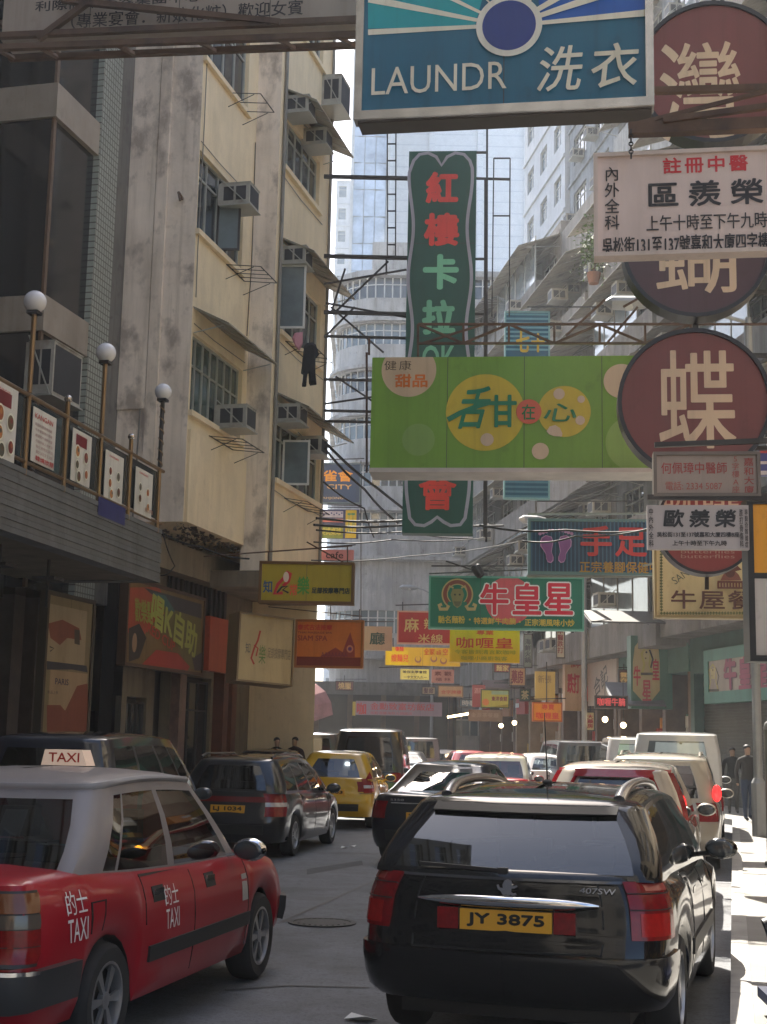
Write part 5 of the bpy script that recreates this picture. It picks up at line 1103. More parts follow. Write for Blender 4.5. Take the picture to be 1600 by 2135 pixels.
    def wheel(s, root, xa, sg, spokes=7, cap=False):
        key = (s.rw, spokes, cap)
        if key not in Car.WH:
            r = s.rw; w = .1; g = G().use(tyrem)
            g.lathe([(r*.66, -w), (r*.9, -w), (r*.97, -w*.8), (r, -w*.45), (r, w*.45), (r*.97, w*.8), (r*.9, w), (r*.66, w*.92)], 32, 'Y', cap=False); t = g.mesh('tyre', 40)
            g = G().use(rimm); g.lathe([(r*.67, w*.93), (r*.62, w*.95), (r*.6, w*.6), (r*.6, -w)], 32, 'Y', cap=False); g.lathe([(r*.16, w*.5), (r*.15, w*.85), (.001, w*.9)], 16, 'Y')
            for i in range(spokes):
                a = 2*math.pi*i/spokes; da = .5/spokes*2.2 if not cap else .8/spokes*2.2
                q = [(r*.12*math.cos(a-da), r*.12*math.sin(a-da)), (r*.61*math.cos(a-da*.55), r*.61*math.sin(a-da*.55)), (r*.61*math.cos(a+da*.55), r*.61*math.sin(a+da*.55)), (r*.12*math.cos(a+da), r*.12*math.sin(a+da))]
                vs = [(x, w*.62, z) for x, z in q]+[(x, w*.82 if j in (0, 3) else w*.78, z) for j, (x, z) in enumerate(q)]
                g.add(vs, [(3, 2, 1, 0), (4, 5, 6, 7), (0, 1, 5, 4), (1, 2, 6, 5), (2, 3, 7, 6), (3, 0, 4, 7)])
            g.use(gapm); g.lathe([(r*.6, w*.3), (.001, w*.3)], 24, 'Y'); Car.WH[key] = (t, g.mesh('rim', 40))
        t, rm = Car.WH[key]; y = sg*(s.w(.3, xa)-.115)
        o = bpy.data.objects.new('wheel', None); COL.objects.link(o); o.parent = root; o.empty_display_size = .1
        o.matrix_local = Matrix.Translation((xa, y, s.rw)) @ (Matrix.Identity(4) if sg > 0 else Matrix.Rotation(math.pi, 4, 'Z'))
        for nm, me in (('tyre', t), ('rim', rm)):
            c = bpy.data.objects.new(nm, me); COL.objects.link(c); c.parent = o
    WH = {}
    def cabin(s, root, m, gl=None, glrear=None):
        P = s.P; gl = gl or cglass; bx0, bx1 = P['cab_base']; tx0, tx1 = P['cab_top']; wb, wt = P['cab_w']; zr = P['roof']; rcb, rct = P.get('cab_r', (.16, .2))
        gs = [-.06, .05, .3, .6, P.get('gtop', .87), P.get('gtop', .87)*.4+.6, 1.0]; gc = lambda g_: g_
        side = P['side']                                # window spans 0..1 along the cabin side
        sv = sorted({0.0, 1.0, *[v for ab in side for v in ab]}); sv = sorted(set(sv) | {(a+b)/2 for a, b in side})
        lat = [0, .45, P.get('lat', .88), 1.0]; curve = P.get('cab_curve', .0)
        st_ = [('R', f) for f in lat]+[('RC', .5)]+[('S', v) for v in sv]+[('FC', .5)]+[('F', f) for f in lat[::-1]]
        zrx = lambda x: zr-P.get('roof_drop', .05)*((x-(tx0+tx1)/2)/((tx1-tx0)/2))**2
        def pt(kind, v, g_, sg=1, inset=1.0):
            gg_ = max(0, g_); x0 = bx0+(tx0-bx0)*(gg_ if kind not in ('R', 'RC') else gg_); x1 = bx1+(tx1-bx1)*gg_
            bul = curve*math.sin(math.pi*min(1, gg_)); x0 -= bul; w = wb+(wt-wb)*gg_+.03*math.sin(math.pi*min(1, gg_)); rc_ = rcb+(rct-rcb)*gg_; bw = .06
            if kind == 'R': y = (w-rc_)*v; x = x0+bw*(y/w)**2
            elif kind == 'F': y = (w-rc_)*v; x = x1-.16*(y/w)**2
            elif kind == 'RC': a = R(90*v); x = x0+bw*((w-rc_)/w)**2+rc_*(1-math.cos(a)); y = w-rc_+rc_*math.sin(a)
            elif kind == 'FC': a = R(90*v); x = x1-.16*((w-rc_)/w)**2-rc_*(1-math.cos(a)); y = w-rc_+rc_*math.sin(a)
            else: xa_ = x0+bw*((w-rc_)/w)**2+rc_; xb_ = x1-.16*((w-rc_)/w)**2-rc_; x = xa_+(xb_-xa_)*v; y = w
            zb = interp(s.belt, x)+.0; return Vector((x, y*sg, zb+(zrx(x)-zb)*g_ if g_ <= .96 or True else 0))
        s.cpt = pt; s.zrx = zrx
        half = st_; n = len(half); N = 2*n-2
        def idx(i): return half[i] if i < n else half[N-i]
        rows = [[pt(*idx(i), g_, 1 if i < n else -1) for i in range(N)] for g_ in gs]
        top = rows[-1]; cx0, cx1 = tx0+.45, tx1-.5
        for f, dz in ((.93, .022), (.75, .04), (.4, .055), (.03, .06)):
            lp = []
            for p in top:
                c = Vector((min(max(p.x, cx0), cx1), 0, 0)); q = Vector((c.x+(p.x-c.x)*f, p.y*f, 0)); q.z = zrx(max(tx0, min(tx1, q.x)))+dz*P.get('roof_crown', 1); lp.append(q)
            rows.append(lp)
        vs = [tuple(p) for r_ in rows for p in r_]; body = []; panes = {}
        for j in range(len(rows)-1):
            for i in range(N):
                f = (j*N+(i+1) % N, j*N+i, (j+1)*N+i, (j+1)*N+(i+1) % N); key = None
                a, b = idx(i), idx((i+1) % N); sgn = 'l' if i < n-1 else 'r'
                if 1 <= j <= 3:
                    if a[0] == 'R' and b[0] == 'R' and max(a[1], b[1]) <= P.get('lat', .88)+.001: key = 'rear_window'
                    elif a[0] == 'F' and b[0] == 'F' and max(a[1], b[1]) <= P.get('lat', .88)+.001: key = 'windshield'
                    elif a[0] == 'S' and b[0] == 'S':
                        lo, hi = min(a[1], b[1]), max(a[1], b[1])
                        for q, (c, d) in enumerate(side):
                            if lo >= c-1e-6 and hi <= d+1e-6: key = ('side_window', q, sgn)
                if key: panes.setdefault(key, []).append(f)
                else: body.append(f)
        g = G().use(m); g.add(vs, body); cab = g.build('cabin', root, 40)
        for k, fs in panes.items():
            used = sorted({i for f in fs for i in f}); mp = {u: i for i, u in enumerate(used)}
            g = G().use((glrear or gl) if k == 'rear_window' else gl); ce = sum((Vector(vs[u]) for u in used), Vector())/len(used); c0 = Vector((0, 0, ce.z-.2))
            g.add([vs[u] for u in used], [tuple(mp[i] for i in f) for f in fs]); g.build(k if isinstance(k, str) else 'side_window', cab, 40)
        # interior
        g = G().use(seatm); zf = s.zs+.25; zb_ = interp(s.belt, 0)
        g.box(bx0+.3, bx1-.5, -wb*.9, wb*.9, zf, zb_-.28); g.box(bx1-.75, bx1-.35, -wb*.85, wb*.85, zb_-.28, zb_-.02)
        g.box(bx0+.5 if P.get('wagon') else bx0+.35, bx0+.75, -wb*.8, wb*.8, zf, zb_+.02)
        for y in (-.36, .36):
            for xx in ((bx0+.62,) if not P.get('wagon') else (bx0+.7, )): g.box(xx-.06, xx+.05, y-.14, y+.14, zb_+.02, zb_+.2)
            xf_ = (bx0+bx1)/2+.15; g.box(xf_-.1, xf_+.08, y-.24, y+.24, zb_-.3, zb_+.14); g.box(xf_-.08, xf_+.02, y-.13, y+.13, zb_+.17, zb_+.36)
        g.build('seats', root)
        return cab
    def lights(s, root, us, z0, z1, m=redl, nm='tail_light', off=.012, rows=5):
        for sg in (1, -1):
            g = G().use(m); s.patch(g, us, [z0+(z1-z0)*i/(rows-1) for i in range(rows)], off, sg); g.build(nm, root, 40)
    def mirror(s, root, m, x, z, y=None):
        for sg in (1, -1):
            g = G().use(m); yy = (y or s.w(.95, x)) ; g.M = Matrix.Translation((x, sg*(yy+.13), z)) @ Matrix.Diagonal((.5, .95, .62, 1)).to_4x4(); g.ball((0, 0, 0), .13, 8); g.M = None; g.bar((x+.02, sg*(yy-.06), z-.05), (x, sg*(yy+.1), z-.03), .025); o = g.build('wing_mirror', root, 60)
            g = G().use(winglass); g.M = Matrix.Translation((x-.055, sg*(yy+.13), z)) @ Matrix.Diagonal((.12, .8, .5, 1)).to_4x4(); g.ball((0, 0, 0), .13, 8); g.build('mirror_glass', o, 60)
    def plate(s, root, txt, z, x=None, y=0, m=None):
        x = x if x is not None else s.ptz('R', 0, z).x; g = G().use(m or platem); g.box(x-.018, x+.02, y-.26, y+.26, z-.056, z+.056); p = g.build('number_plate', root)
        g = G(); M_ = Matrix.Translation((x-.021, y, z)) @ Matrix(((0, 0, -1), (-1, 0, 0), (0, 1, 0))).to_4x4(); text(g, txt, 0, 0, .44, .078, 0, gapm, .06, M=M_); g.build('lettering', p)
    def seam(s, root, x, z0, z1, sgs=(1, -1), w=.009):
        for sg in sgs:
            g = G().use(gapm); n = 9; s.patch(g, [('S', x-w/2), ('S', x+w/2)], [z0+(z1-z0)*i/n for i in range(n+1)], .0025, sg); g.build('door_seam', root)
    def handle(s, root, x, z, m=chrome):
        for sg in (1, -1):
            g = G().use(m); p = s.ptz('S', x, z, sg); g.box(x-.09, x+.09, p.y-.012, p.y+.03*sg+.012, z-.018, z+.018); g.build('door_handle', root)
def place(name, label, x, y, yaw, group='cars in the traffic', cat='car'):
    return thing(name, label, cat, Matrix.Translation((x, y, 0)) @ Matrix.Rotation(R(90-yaw), 4, 'Z'), group)
FL = lambda a, b, n=5: [('S', a+(b-a)*i/(n-1)) for i in range(n)]
HATCH = dict(L=4.0, W=1.7, axles=(-1.22, 1.28), belt=[(-2, 1.0), (-1, .98), (.6, .93), (1.2, .86), (2, .72)], rear=[(0, .10), (.2, .02), (.45, 0), (.6, .06), (1, .14)], front=[(0, .1), (.3, 0), (.6, .03), (1, .2)],
    cab_base=(-1.83, 1.35), cab_top=(-1.42, .35), cab_w=(.78, .58), roof=1.47, side=[(.07, .42), (.46, .74), (.77, .93)], wagon=True, rw=.3, ra=.34)
WAGON = dict(L=4.7, W=1.78, axles=(-1.38, 1.4), belt=[(-2.4, .98), (-1, .95), (.9, .9), (1.4, .85), (2.35, .7)], rear=[(0, .1), (.2, .02), (.45, 0), (.6, .06), (1, .13)], front=[(0, .1), (.3, 0), (.6, .03), (1, .25)],
    cab_base=(-2.2, 1.45), cab_top=(-1.8, .45), cab_w=(.8, .6), roof=1.47, side=[(.04, .26), (.29, .56), (.59, .8), (.82, .95)], wagon=True, rw=.31, ra=.35)
MPV = dict(L=4.6, W=1.72, axles=(-1.35, 1.4), belt=[(-2.4, 1.02), (-1, 1.0), (1.0, .98), (1.5, .95), (2.3, .78)], rear=[(0, .08), (.2, .01), (.45, 0), (.6, .04), (1, .07)], front=[(0, .1), (.3, 0), (.6, .03), (1, .2)],
    cab_base=(-2.2, 1.75), cab_top=(-2.0, .75), cab_w=(.79, .66), roof=1.78, side=[(.04, .3), (.33, .6), (.63, .82), (.84, .96)], wagon=True, rw=.31, ra=.35)
VAN = dict(L=4.7, W=1.72, axles=(-1.4, 1.3), belt=[(-2.4, 1.12), (1.2, 1.1), (2.3, .95)], rear=[(0, .06), (.2, 0), (.45, 0), (.6, .02), (1, .03)], front=[(0, .06), (.3, 0), (1, .06)],
    cab_base=(-2.3, 2.2), cab_top=(-2.2, 1.45), cab_w=(.8, .72), roof=1.96, side=[(.03, .32), (.36, .64), (.69, .9)], wagon=True, rr=.16, rf=.25, rw=.31, ra=.35, bow=(.03, .12), roof_crown=.6)
SALOON = dict(L=4.75, W=1.79, axles=(-1.38, 1.4), belt=[(-2.4, .97), (-1.6, .99), (0, .93), (1.1, .88), (2.4, .66)], rear=[(0, .12), (.2, .02), (.5, 0), (.7, .02), (1, .1)], front=[(0, .1), (.3, 0), (.6, .03), (1, .25)],
    cab_base=(-1.85, 1.2), cab_top=(-.95, .3), cab_w=(.78, .58), roof=1.43, side=[(.06, .14), (.17, .52), (.55, .94)], rw=.32, ra=.36)
def simple(name, label, x, y, yaw, P, m, plate='HK 2715', lamps=redl, lz=(.62, .92), gl=None, cabm=None, cat='car', group='cars in the traffic', lw=None, scale=1):
    r = place(name, label, x, y, yaw, group, cat); c = Car(P); c.body(r, m); c.cabin(r, cabm or m, gl or dglass)
    for xa in P['axles']:
        for sg in (1, -1): c.wheel(r, xa, sg)
    c.lights(r, lw or [('R', 1), ('RC', .3), ('RC', .6), ('RC', 1)], *lz, lamps)
    c.lights(r, [('F', 1), ('FC', .3), ('FC', .7)], .55, .68, clrl, 'headlight'); c.mirror(r, m, P['cab_base'][1]-.55, interp(P['belt'], P['cab_base'][1]-.55)+.06)
    if plate: c.plate(r, plate, .72 if P is not SALOON else .7)
    g = G().use(trimm); c.patch(g, [('R', -1), ('R', -.5), ('R', 0), ('R', .5), ('R', 1)], [.36, .44, .5], .012); g.build('bumper_strip', r)
    for xs_ in P.get('seams', (P['axles'][0]+.42, (P['axles'][0]+P['axles'][1])/2-.1, P['axles'][1]-.5)): c.seam(r, xs_, .32, interp(P['belt'], xs_)-.02)
    c.handle(r, (P['axles'][0]+P['axles'][1])/2+.0, .84, m); c.handle(r, P['axles'][0]+.5, .86, m)
    return r, c
# --- red taxi
TAXI = dict(L=4.69, W=1.7, axles=(-1.27, 1.5), belt=[(-2.4, 1.0), (-1.6, .995), (-.9, .95), (0, .92), (1.0, .91), (1.6, .87), (2.35, .76)], rear=[(0, .1), (.15, .05), (.3, .0), (.45, .0), (.52, .05), (.8, .06), (1, .10)], front=[(0, .1), (.3, 0), (.5, 0), (.55, .06), (1, .14)],
    cab_base=(-1.72, 1.22), cab_top=(-1.27, .42), cab_w=(.755, .655), roof=1.49, side=[(.115, .18), (.195, .50), (.545, .94)], rw=.31, ra=.37, rr=.13, rf=.22, bow=(.07, .16), sill=.24, roof_drop=.04, cab_r=(.07, .1), lat=.95)
redp = carpaint('taxi_red', (.30, .006, .016), coat=.35, spec=.15); silv = carpaint('taxi_silver', (.23, .205, .20), .1, .45, coat=.3)
r = place('taxi', 'red taxi with a silver roof, lit roof sign and white taxi lettering on its side', TX, TY, TA, cat='taxi'); c = Car(TAXI); c.body(r, redp)
cab = c.cabin(r, silv, glass_mat('taxi_glass', (.2, .22, .23)))
for xa in TAXI['axles']:
    for sg in (1, -1): c.wheel(r, xa, sg, 6, True)
# tail lamps in bands
for sg in (1, -1):
    us = [('R', .86), ('R', 1), ('RC', .35), ('RC', .7), ('RC', 1), ('S', -2.14)]
    g = G().use(trimm); c.patch(g, us, [.615, .68, .75, .82, .9, .972], .006, sg); base = g.build('tail_light', r, 40)
    ui = [('R', .88), ('R', 1), ('RC', .35), ('RC', .7), ('RC', 1), ('S', -2.16)]
    g = G().use(ambl); c.patch(g, ui, [.865, .9, .93, .958], .012, sg); g.build('amber_lens', base, 40)
    g = G().use(mat('smoked_lens', (.09, .07, .055), .15, coat=.4)); c.patch(g, ui, [.795, .825, .86], .012, sg); g.build('reverse_lens', base, 40)
    g = G().use(redl); c.patch(g, ui, [.712, .75, .79], .012, sg); c.patch(g, ui, [.63, .67, .707], .012, sg); g.build('red_lens', base, 40)
g = G().use(mat('grey_bumper', (.03, .03, .032), .4, var=.2, coat=.3)); us = [('S', -1.75), ('S', -2.0), ('RC', 1), ('RC', .7), ('RC', .35), ('R', 1), ('R', .6), ('R', 0)]
for sg in (1, -1): c.patch(g, us, [.42, .47, .55, .60], .05, sg)
g.use(trimm)
g.build('rear_bumper', r, 40)
g = G().use(chrome)
for sg in (1, -1): c.patch(g, us[2:], [.585, .605], .056, sg)
g.build('bumper_strip', r, 40)
g = G().use(mat('grey_bumper', (.03, .03, .032)));
for sg in (1, -1): c.patch(g, [('S', 2.0), ('FC', 1), ('FC', .6), ('FC', .2), ('F', 1), ('F', 0)], [.38, .46, .55], .045, sg)
g.build('front_bumper', r, 40)
for z, a, b in ((.49, -.78, 1.08),):
    for sg in (1, -1): g = G().use(trimm); c.patch(g, FL(a, b, 9), [z-.045, z-.02, z+.045], .014, sg); g.build('rub_strip', r, 40)
for xs_, z1 in ((-.02, .91), (1.06, .9), (-.83, .93)): c.seam(r, xs_, .3 if xs_ > -.5 else .66, z1)
for sg in (1, -1):
    g = G().use(trimm); c.patch(g, FL(-.84, .98, 9), [.93, .945], .004, sg, byz=True); g.build('window_trim', r)
    for xh in (-.62, .3):
        g = G().use(gapm); c.patch(g, FL(xh-.09, xh+.09, 3), [.775, .82, .865], .004, sg); h_ = g.build('handle_recess', r); g = G().use(chrome); p = c.ptz('S', xh, .83, sg); g.box(xh-.07, xh+.075, p.y-.012, p.y+.012, .815, .85); g.build('door_handle', h_)
    g = G().use(mat('door_label', (.32, .3, .28), .6)); c.patch(g, FL(.93, 1.04, 3), [.62, .7, .8], .004, sg); g.build('door_sticker', r)
def sidetext(c, root, s_, x0, x1, z0, z1, m, sg=-1, bold=.0, off=.006):
    v, f = glyphs(s_); g = G().use(m); out = []
    for a, b in v:
        x = (x0+x1)/2+(x1-x0)*(a if sg < 0 else -a); p = c.ptz('S', x, (z0+z1)/2+(z1-z0)*b, sg); out.append((p.x, p.y+off*sg, p.z))
    g.add(out, f); return g.build('lettering', root)
wl = mat('white_vinyl', (.66, .62, .6), .5, var=.15)
for xm in (-1.73, -.42):
    dz = .085 if xm < -1 else 0
    for sg in (-1, 1): sidetext(c, r, '的士', xm-.11, xm+.11, .735+dz, .855+dz, wl, sg, .0); sidetext(c, r, 'TAXI', xm-.11, xm+.11, .60+dz, .715+dz, wl, sg, .0)
g = G().use(silv); pts = [(tx, sg*.6) for tx, sg in ()]
g = G().use(mat('roof_lip', (.26, .245, .24), .5, var=.2)); rp = [c.cpt(k, v, 1.0) for k, v in [('R', f/6) for f in range(7)]+[('RC', .5)]+[('S', f/8) for f in range(9)]+[('FC', .5)]+[('F', 1-f/6) for f in range(7)]]
g.tube([Vector((p.x, p.y, p.z+.0)) for p in rp], .022, 6); g.tube([Vector((p.x, -p.y, p.z+.0)) for p in rp], .022, 6); g.build('roof_gutter', r, 60)
g = G().use(gapm)
for sg in (-1,): c.patch(g, FL(-1.58, -1.565, 2), [.70, .78, .86], .003, sg); c.patch(g, FL(-1.42, -1.405, 2), [.70, .78, .86], .003, sg); c.patch(g, FL(-1.58, -1.405, 3), [.857, .865], .003, sg)
g.build('fuel_flap', r)
g = G().use(mat('taxi_red_shelf', (.26, .006, .014), .35, coat=.3)); c.patch(g, [('R', -1), ('R', 0), ('R', 1)], [.585, .60], .01); g.build('boot_ledge', r)
# boot lid gap, badge, plate, roof sign
g = G().use(gapm)
for y0 in (-.56, .56): c.patch(g, [('R', abs(y0)/.62-.012), ('R', abs(y0)/.62+.012)], [.58, .7, .8, .93], .003, 1 if y0 > 0 else -1)
g.build('boot_gap', r)
g = G(); M_ = Matrix.Translation((c.ptz('R', .6, .88).x-.03, -.46, .885)) @ Matrix(((0, 0, -1), (-1, 0, 0), (0, 1, 0))).to_4x4(); text(g, 'COMFORT', 0, 0, .24, .03, 0, chrome, .01, M=M_, shear=.2); g.build('boot_badge', r)
c.plate(r, 'KU 427', .74)
c.mirror(r, chrome, .82, .98)
zr = 1.55; sgm = mat('lit_sign_white', (.62, .45, .34), .5, emit=.12)
g = G().use(sgm); n_ = [(-.16, 0), (.16, 0), (.138, .1), (-.12, .1)]; x0 = -.2
g.add([(x0-.07, y, zr+z) for y, z in n_]+[(x0+.07, y*.97, zr+z) for y, z in n_], [(0, 3, 2, 1), (4, 5, 6, 7), (0, 1, 5, 4), (1, 2, 6, 5), (2, 3, 7, 6), (3, 0, 4, 7)]); rs = g.build('roof_sign', r)
g = G(); M_ = Matrix.Translation((x0-.074, 0, zr+.062)) @ Matrix(((0, 0, -1), (-1, 0, 0), (0, 1, 0))).to_4x4(); text(g, 'TAXI', 0, -.01, .215, .06, 0, mat('taxi_letter_red', (.45, .02, .015), .5), .025, M=M_); g.build('lettering', rs)
g = G().use(trimm); g.box(-.28, -.12, -.15, .15, 1.52, zr); g.build('sign_foot', r)
g = G().use(mat('paper_notice', (.3, .33, .34), .8)); q = [c.cpt('R', f, gv, -1) for f, gv in ((.3, .45), (.52, .45), (.52, .75), (.3, .75))]; g.add([tuple(p+Vector((.02, 0, 0))) for p in q], [(0, 1, 2, 3)]); g.build('window_notice', r)
# --- black estate car in the middle
EST = dict(zend=.32, gtop=.93, L=4.76, W=1.82, axles=(-1.37, 1.36), belt=[(-2.4, 1.02), (-2.0, 1.02), (-1, .985), (.9, .92), (1.5, .86), (2.4, .68)], rear=[(0, .16), (.08, .06), (.2, .01), (.40, 0), (.47, .015), (.52, .07), (.8, .10), (1, .16)], front=[(0, .1), (.3, 0), (.6, .03), (1, .3)],
    cab_base=(-2.2, 1.5), cab_top=(-1.78, .45), cab_w=(.83, .685), lat=.95, roof=1.44, side=[(.035, .25), (.28, .56), (.59, .80), (.82, .95)], wagon=True, rw=.325, ra=.37, rr=.24, rf=.45, bow=(.10, .25), roof_drop=.07, cab_r=(.1, .14), cab_curve=.03)
blk = carpaint('black', (.004, .004, .005), 0, .2, coat=.7, spec=.15)
r = place('estate_car', 'black estate car with silver roof rails, big red tail lights and a yellow plate', PX_, PY_, PA_); c = Car(EST); c.body(r, blk); c.cabin(r, blk, dglass, glass_mat('estate_rear_glass', (.10, .14, .17), ior=1.8))
for xa in EST['axles']:
    for sg in (1, -1): c.wheel(r, xa, sg, 5)
for sg in (1, -1):
    us = [('RC', .14), ('RC', .28), ('RC', .42), ('RC', .56), ('RC', .7), ('RC', .85), ('RC', 1), ('S', -1.95)]
    g = G().use(redl); vs0 = len(g.v); c.patch(g, us, [.70, .76, .82, .88, .94, 1.0], .014, sg); o = g.build('tail_light', r, 40)
    g = G().use(mat('red_lamp_bright', (.38, .008, .008), .2, coat=.3, spec=.2, var=.3, scale=30)); c.patch(g, us[1:6], [.72, .78, .84], .018, sg); g.build('brake_lens', o, 40)
    g = G().use(gapm); c.patch(g, us[:7], [.855, .862], .0185, sg); c.patch(g, us[:7], [.935, .941], .0185, sg); g.build('lamp_divider', o)
    g = G().use(mat('pink_lens', (.34, .06, .05), .15, coat=.4)); c.patch(g, us[2:7], [.95, .985], .018, sg); g.build('reverse_lens', o, 40)
bump = mat('bumper_black', (.008, .008, .009), .4, var=.15, coat=.15, spec=.2)
g = G().use(blk); us = [('S', -1.8), ('RC', 1), ('RC', .75), ('RC', .5), ('RC', .25), ('R', 1), ('R', .66), ('R', .33), ('R', 0)]
for sg in (1, -1): c.patch(g, us, [.335, .38, .45, .53, .58, .615], .022, sg)
g.build('rear_bumper', r, 40)
x9 = c.ptz('R', 0, .86).x
g = G().use(chrome); vs = []
for i in range(13):
    f = -1+i/6; p = c.ptz('R', abs(f)*.83, .875, 1 if f > 0 else -1); vs.append((p, .03*(1-abs(f)**4)+.006))
g.tube([Vector((p.x-.025, p.y, p.z)) for p, _ in vs], [t for _, t in vs], 8); g.build('chrome_strip', r, 60)
c.plate(r, 'JY 3875', .775, x9-.012)
for sg in (1, -1): g = G().use(redl); g.box(x9-.032, x9+.05, sg*.27 if sg > 0 else -.39, .39 if sg > 0 else -.27, .72, .835); g.build('fog_light', r)
g = G().use(chrome); g.box(x9-.005, x9+.02, -.45, .3, .685, .695); g.build('plate_edge', r)
# lion badge and numeral
xb = c.ptz('R', 0, .95).x-.012; M_ = Matrix.Translation((xb, 0.0, .935)) @ Matrix(((0, 0, -1), (-1, 0, 0), (0, 1, 0))).to_4x4()
lion = [(-.012, .05), (.004, .058), (.02, .05), (.026, .036), (.018, .03), (.03, .024), (.045, .03), (.05, .022), (.034, .012), (.022, .012), (.02, -.004), (.03, -.012), (.042, -.008), (.046, -.018), (.03, -.026), (.016, -.018), (.008, -.028), (.022, -.044), (.034, -.046), (.034, -.056), (.012, -.054), (-.006, -.034), (-.016, -.044), (-.012, -.056), (-.032, -.056), (-.03, -.042), (-.02, -.022), (-.03, -.004), (-.044, .006), (-.05, .026), (-.04, .03), (-.034, .014), (-.02, .012), (-.022, .03)]
g = G().use(chrome); g.M = M_; g.prism([(x*1.2, y*1.1) for x, y in lion], 0, .012); g.build('lion_badge', r)
g = G(); M2 = Matrix.Translation((c.ptz('R', .8, .95).x-.01, -.50, .952)) @ Matrix(((0, 0, -1), (-1, 0, 0), (0, 1, 0))).to_4x4(); text(g, '407SW', 0, 0, .2, .032, 0, chrome, .02, M=M2, shear=.15); g.build('model_badge', r)
# tailgate gap lines
g = G().use(gapm)
for sg in (1, -1): c.patch(g, [('R', .845), ('R', .86)], [.62, .7, .8, .9, 1.0], .003, sg); c.patch(g, [('R', 0), ('R', .5), ('R', .86)], [.618, .626], .003, sg)
g.build('tailgate_gap', r)
g = G().use(chrome if False else mat('gloss_line', (.05, .05, .055), .1, coat=1))
for sg in (1, -1): c.patch(g, [('R', 0), ('R', .4), ('R', .8), ('R', 1), ('RC', .5), ('RC', 1)], [.985, .999], .012, sg)
g.build('window_ledge', r, 40)
for xs_ in (-.78, .12, 1.0): c.seam(r, xs_, .34, .93)
c.handle(r, -.62, .84, blk); c.handle(r, .28, .83, blk); c.mirror(r, blk, .95, 1.0)
for sg in (1, -1): g = G().use(trimm); c.patch(g, FL(-.85, .9, 9), [.46, .5, .56], .014, sg); g.build('rub_strip', r, 40)
# spoiler lip, wiper, aerial, roof rails
sp = [c.cpt('R', abs(f), .97, 1 if f >= 0 else -1) for f in (-1, -.75, -.5, -.25, 0, .25, .5, .75, 1)]
g = G().use(mat('spoiler_black', (.006, .006, .007), .5, var=.1, spec=.15)); q = [(p+Vector((-.055, 0, -.012)), p+Vector((.05, 0, .035)), p+Vector((.02, 0, -.03))) for p in sp]; vs = [tuple(v) for a in q for v in a]
g.add(vs, [(3*i+a, 3*i+b, 3*i+3+b, 3*i+3+a) for i in range(8) for a, b in ((0, 1), (1, 2), (2, 0))]+[(0, 1, 2), (24, 26, 25)]); g.build('roof_spoiler', r, 50)
g = G().use(trimm); p0 = c.cpt('R', 0.05, .06); p1 = c.cpt('R', .75, .12); g.bar(p0+Vector((-.03, 0, 0)), p1+Vector((-.03, 0, 0)), .014); g.box(p0.x-.04, p0.x, p0.y-.025, p0.y+.03, p0.z-.045, p0.z+.015); g.build('rear_wiper', r)
g = G().use(trimm); ax = -1.0; g.ball((ax, 0, 1.505), .035, 6, .6); g.bar((ax, 0, 1.51), (ax-.12, 0.0, 1.95), .006, 5, .003); g.build('roof_aerial', r)
for sg in (1, -1):
    g = G().use(mat('brushed_rail', (.5, .5, .52), .25, metal=.9, var=.15)); pts = []
    for i in range(15):
        t = i/14; x = -1.55+1.95*t; h = min(1, 6*t, 6*(1-t)); pts.append(Vector((x, sg*(.535+.015*h), c.zrx(x)+.02+.055*math.sqrt(max(0, h)))))
    g.tube(pts, [.03+.012*(1-min(1, 5*min(i/14, 1-i/14))) for i in range(15)], 8); g.build('roof_rail', r, 60)
g = G().use(trimm); g.box(-1.45, -1.25, -.14, .14, .27, .32); g.build('exhaust_box', r)
# --- the rest of the traffic
dblue = carpaint('dark_blue', (.008, .011, .022)); dgrey = carpaint('dark_grey', (.016, .016, .019), .2); yel = carpaint('yellow', (.52, .31, .012)); champ = carpaint('champagne', (.42, .38, .33), .4, .35); whitep = carpaint('white', (.66, .66, .66)); navy = carpaint('navy', (.007, .008, .013)); silver = carpaint('silver', (.45, .46, .48), .5, .35); red2 = carpaint('red', (.32, .015, .02)); bg2 = carpaint('beige', (.36, .33, .28), .2, .35)
simple('people_carrier', 'dark blue people carrier waiting behind the red taxi roof', *CARS['mpv'], dict(MPV, W=1.68, L=4.4, roof=1.74), dblue, 'HB 9024')
rr_, cc = simple('estate_car', 'black estate car with red and clear tail lights and a half hidden yellow plate', *CARS['wag'], dict(WAGON, W=1.72, roof=1.46, cab_base=(-2.22, 1.45), cab_top=(-2.0, .45)), dgrey, 'LJ 1034', lz=(.62, .95))
for sg in (1, -1):
    g = G().use(clrl); cc.patch(g, [('R', 1), ('RC', .3), ('RC', .6), ('RC', 1)], [.76, .82], .016, sg); g.build('reverse_lens', rr_, 40)
g = G().use(mat('dark_red_strip', (.16, .01, .012), .2, coat=1)); cc.patch(g, [('R', f) for f in (-1, -.5, 0, .5, 1)], [.82, .86, .9], .012); g.build('garnish_strip', rr_, 40)
g = G().use(dgrey)
for sg in (1, -1): g.tube([(-1.9+i*.25, sg*.55, 1.47+(.05 if 0 < i < 8 else 0)) for i in range(9)], .02, 6)
g.build('roof_rail', rr_, 60)
rr_, cc = simple('hatchback', 'bright yellow hatchback with pointed red tail lights', *CARS['jazz'], dict(HATCH, roof=1.5), yel, 'KJ 883', lamps=trimm, lz=(.7, .71))
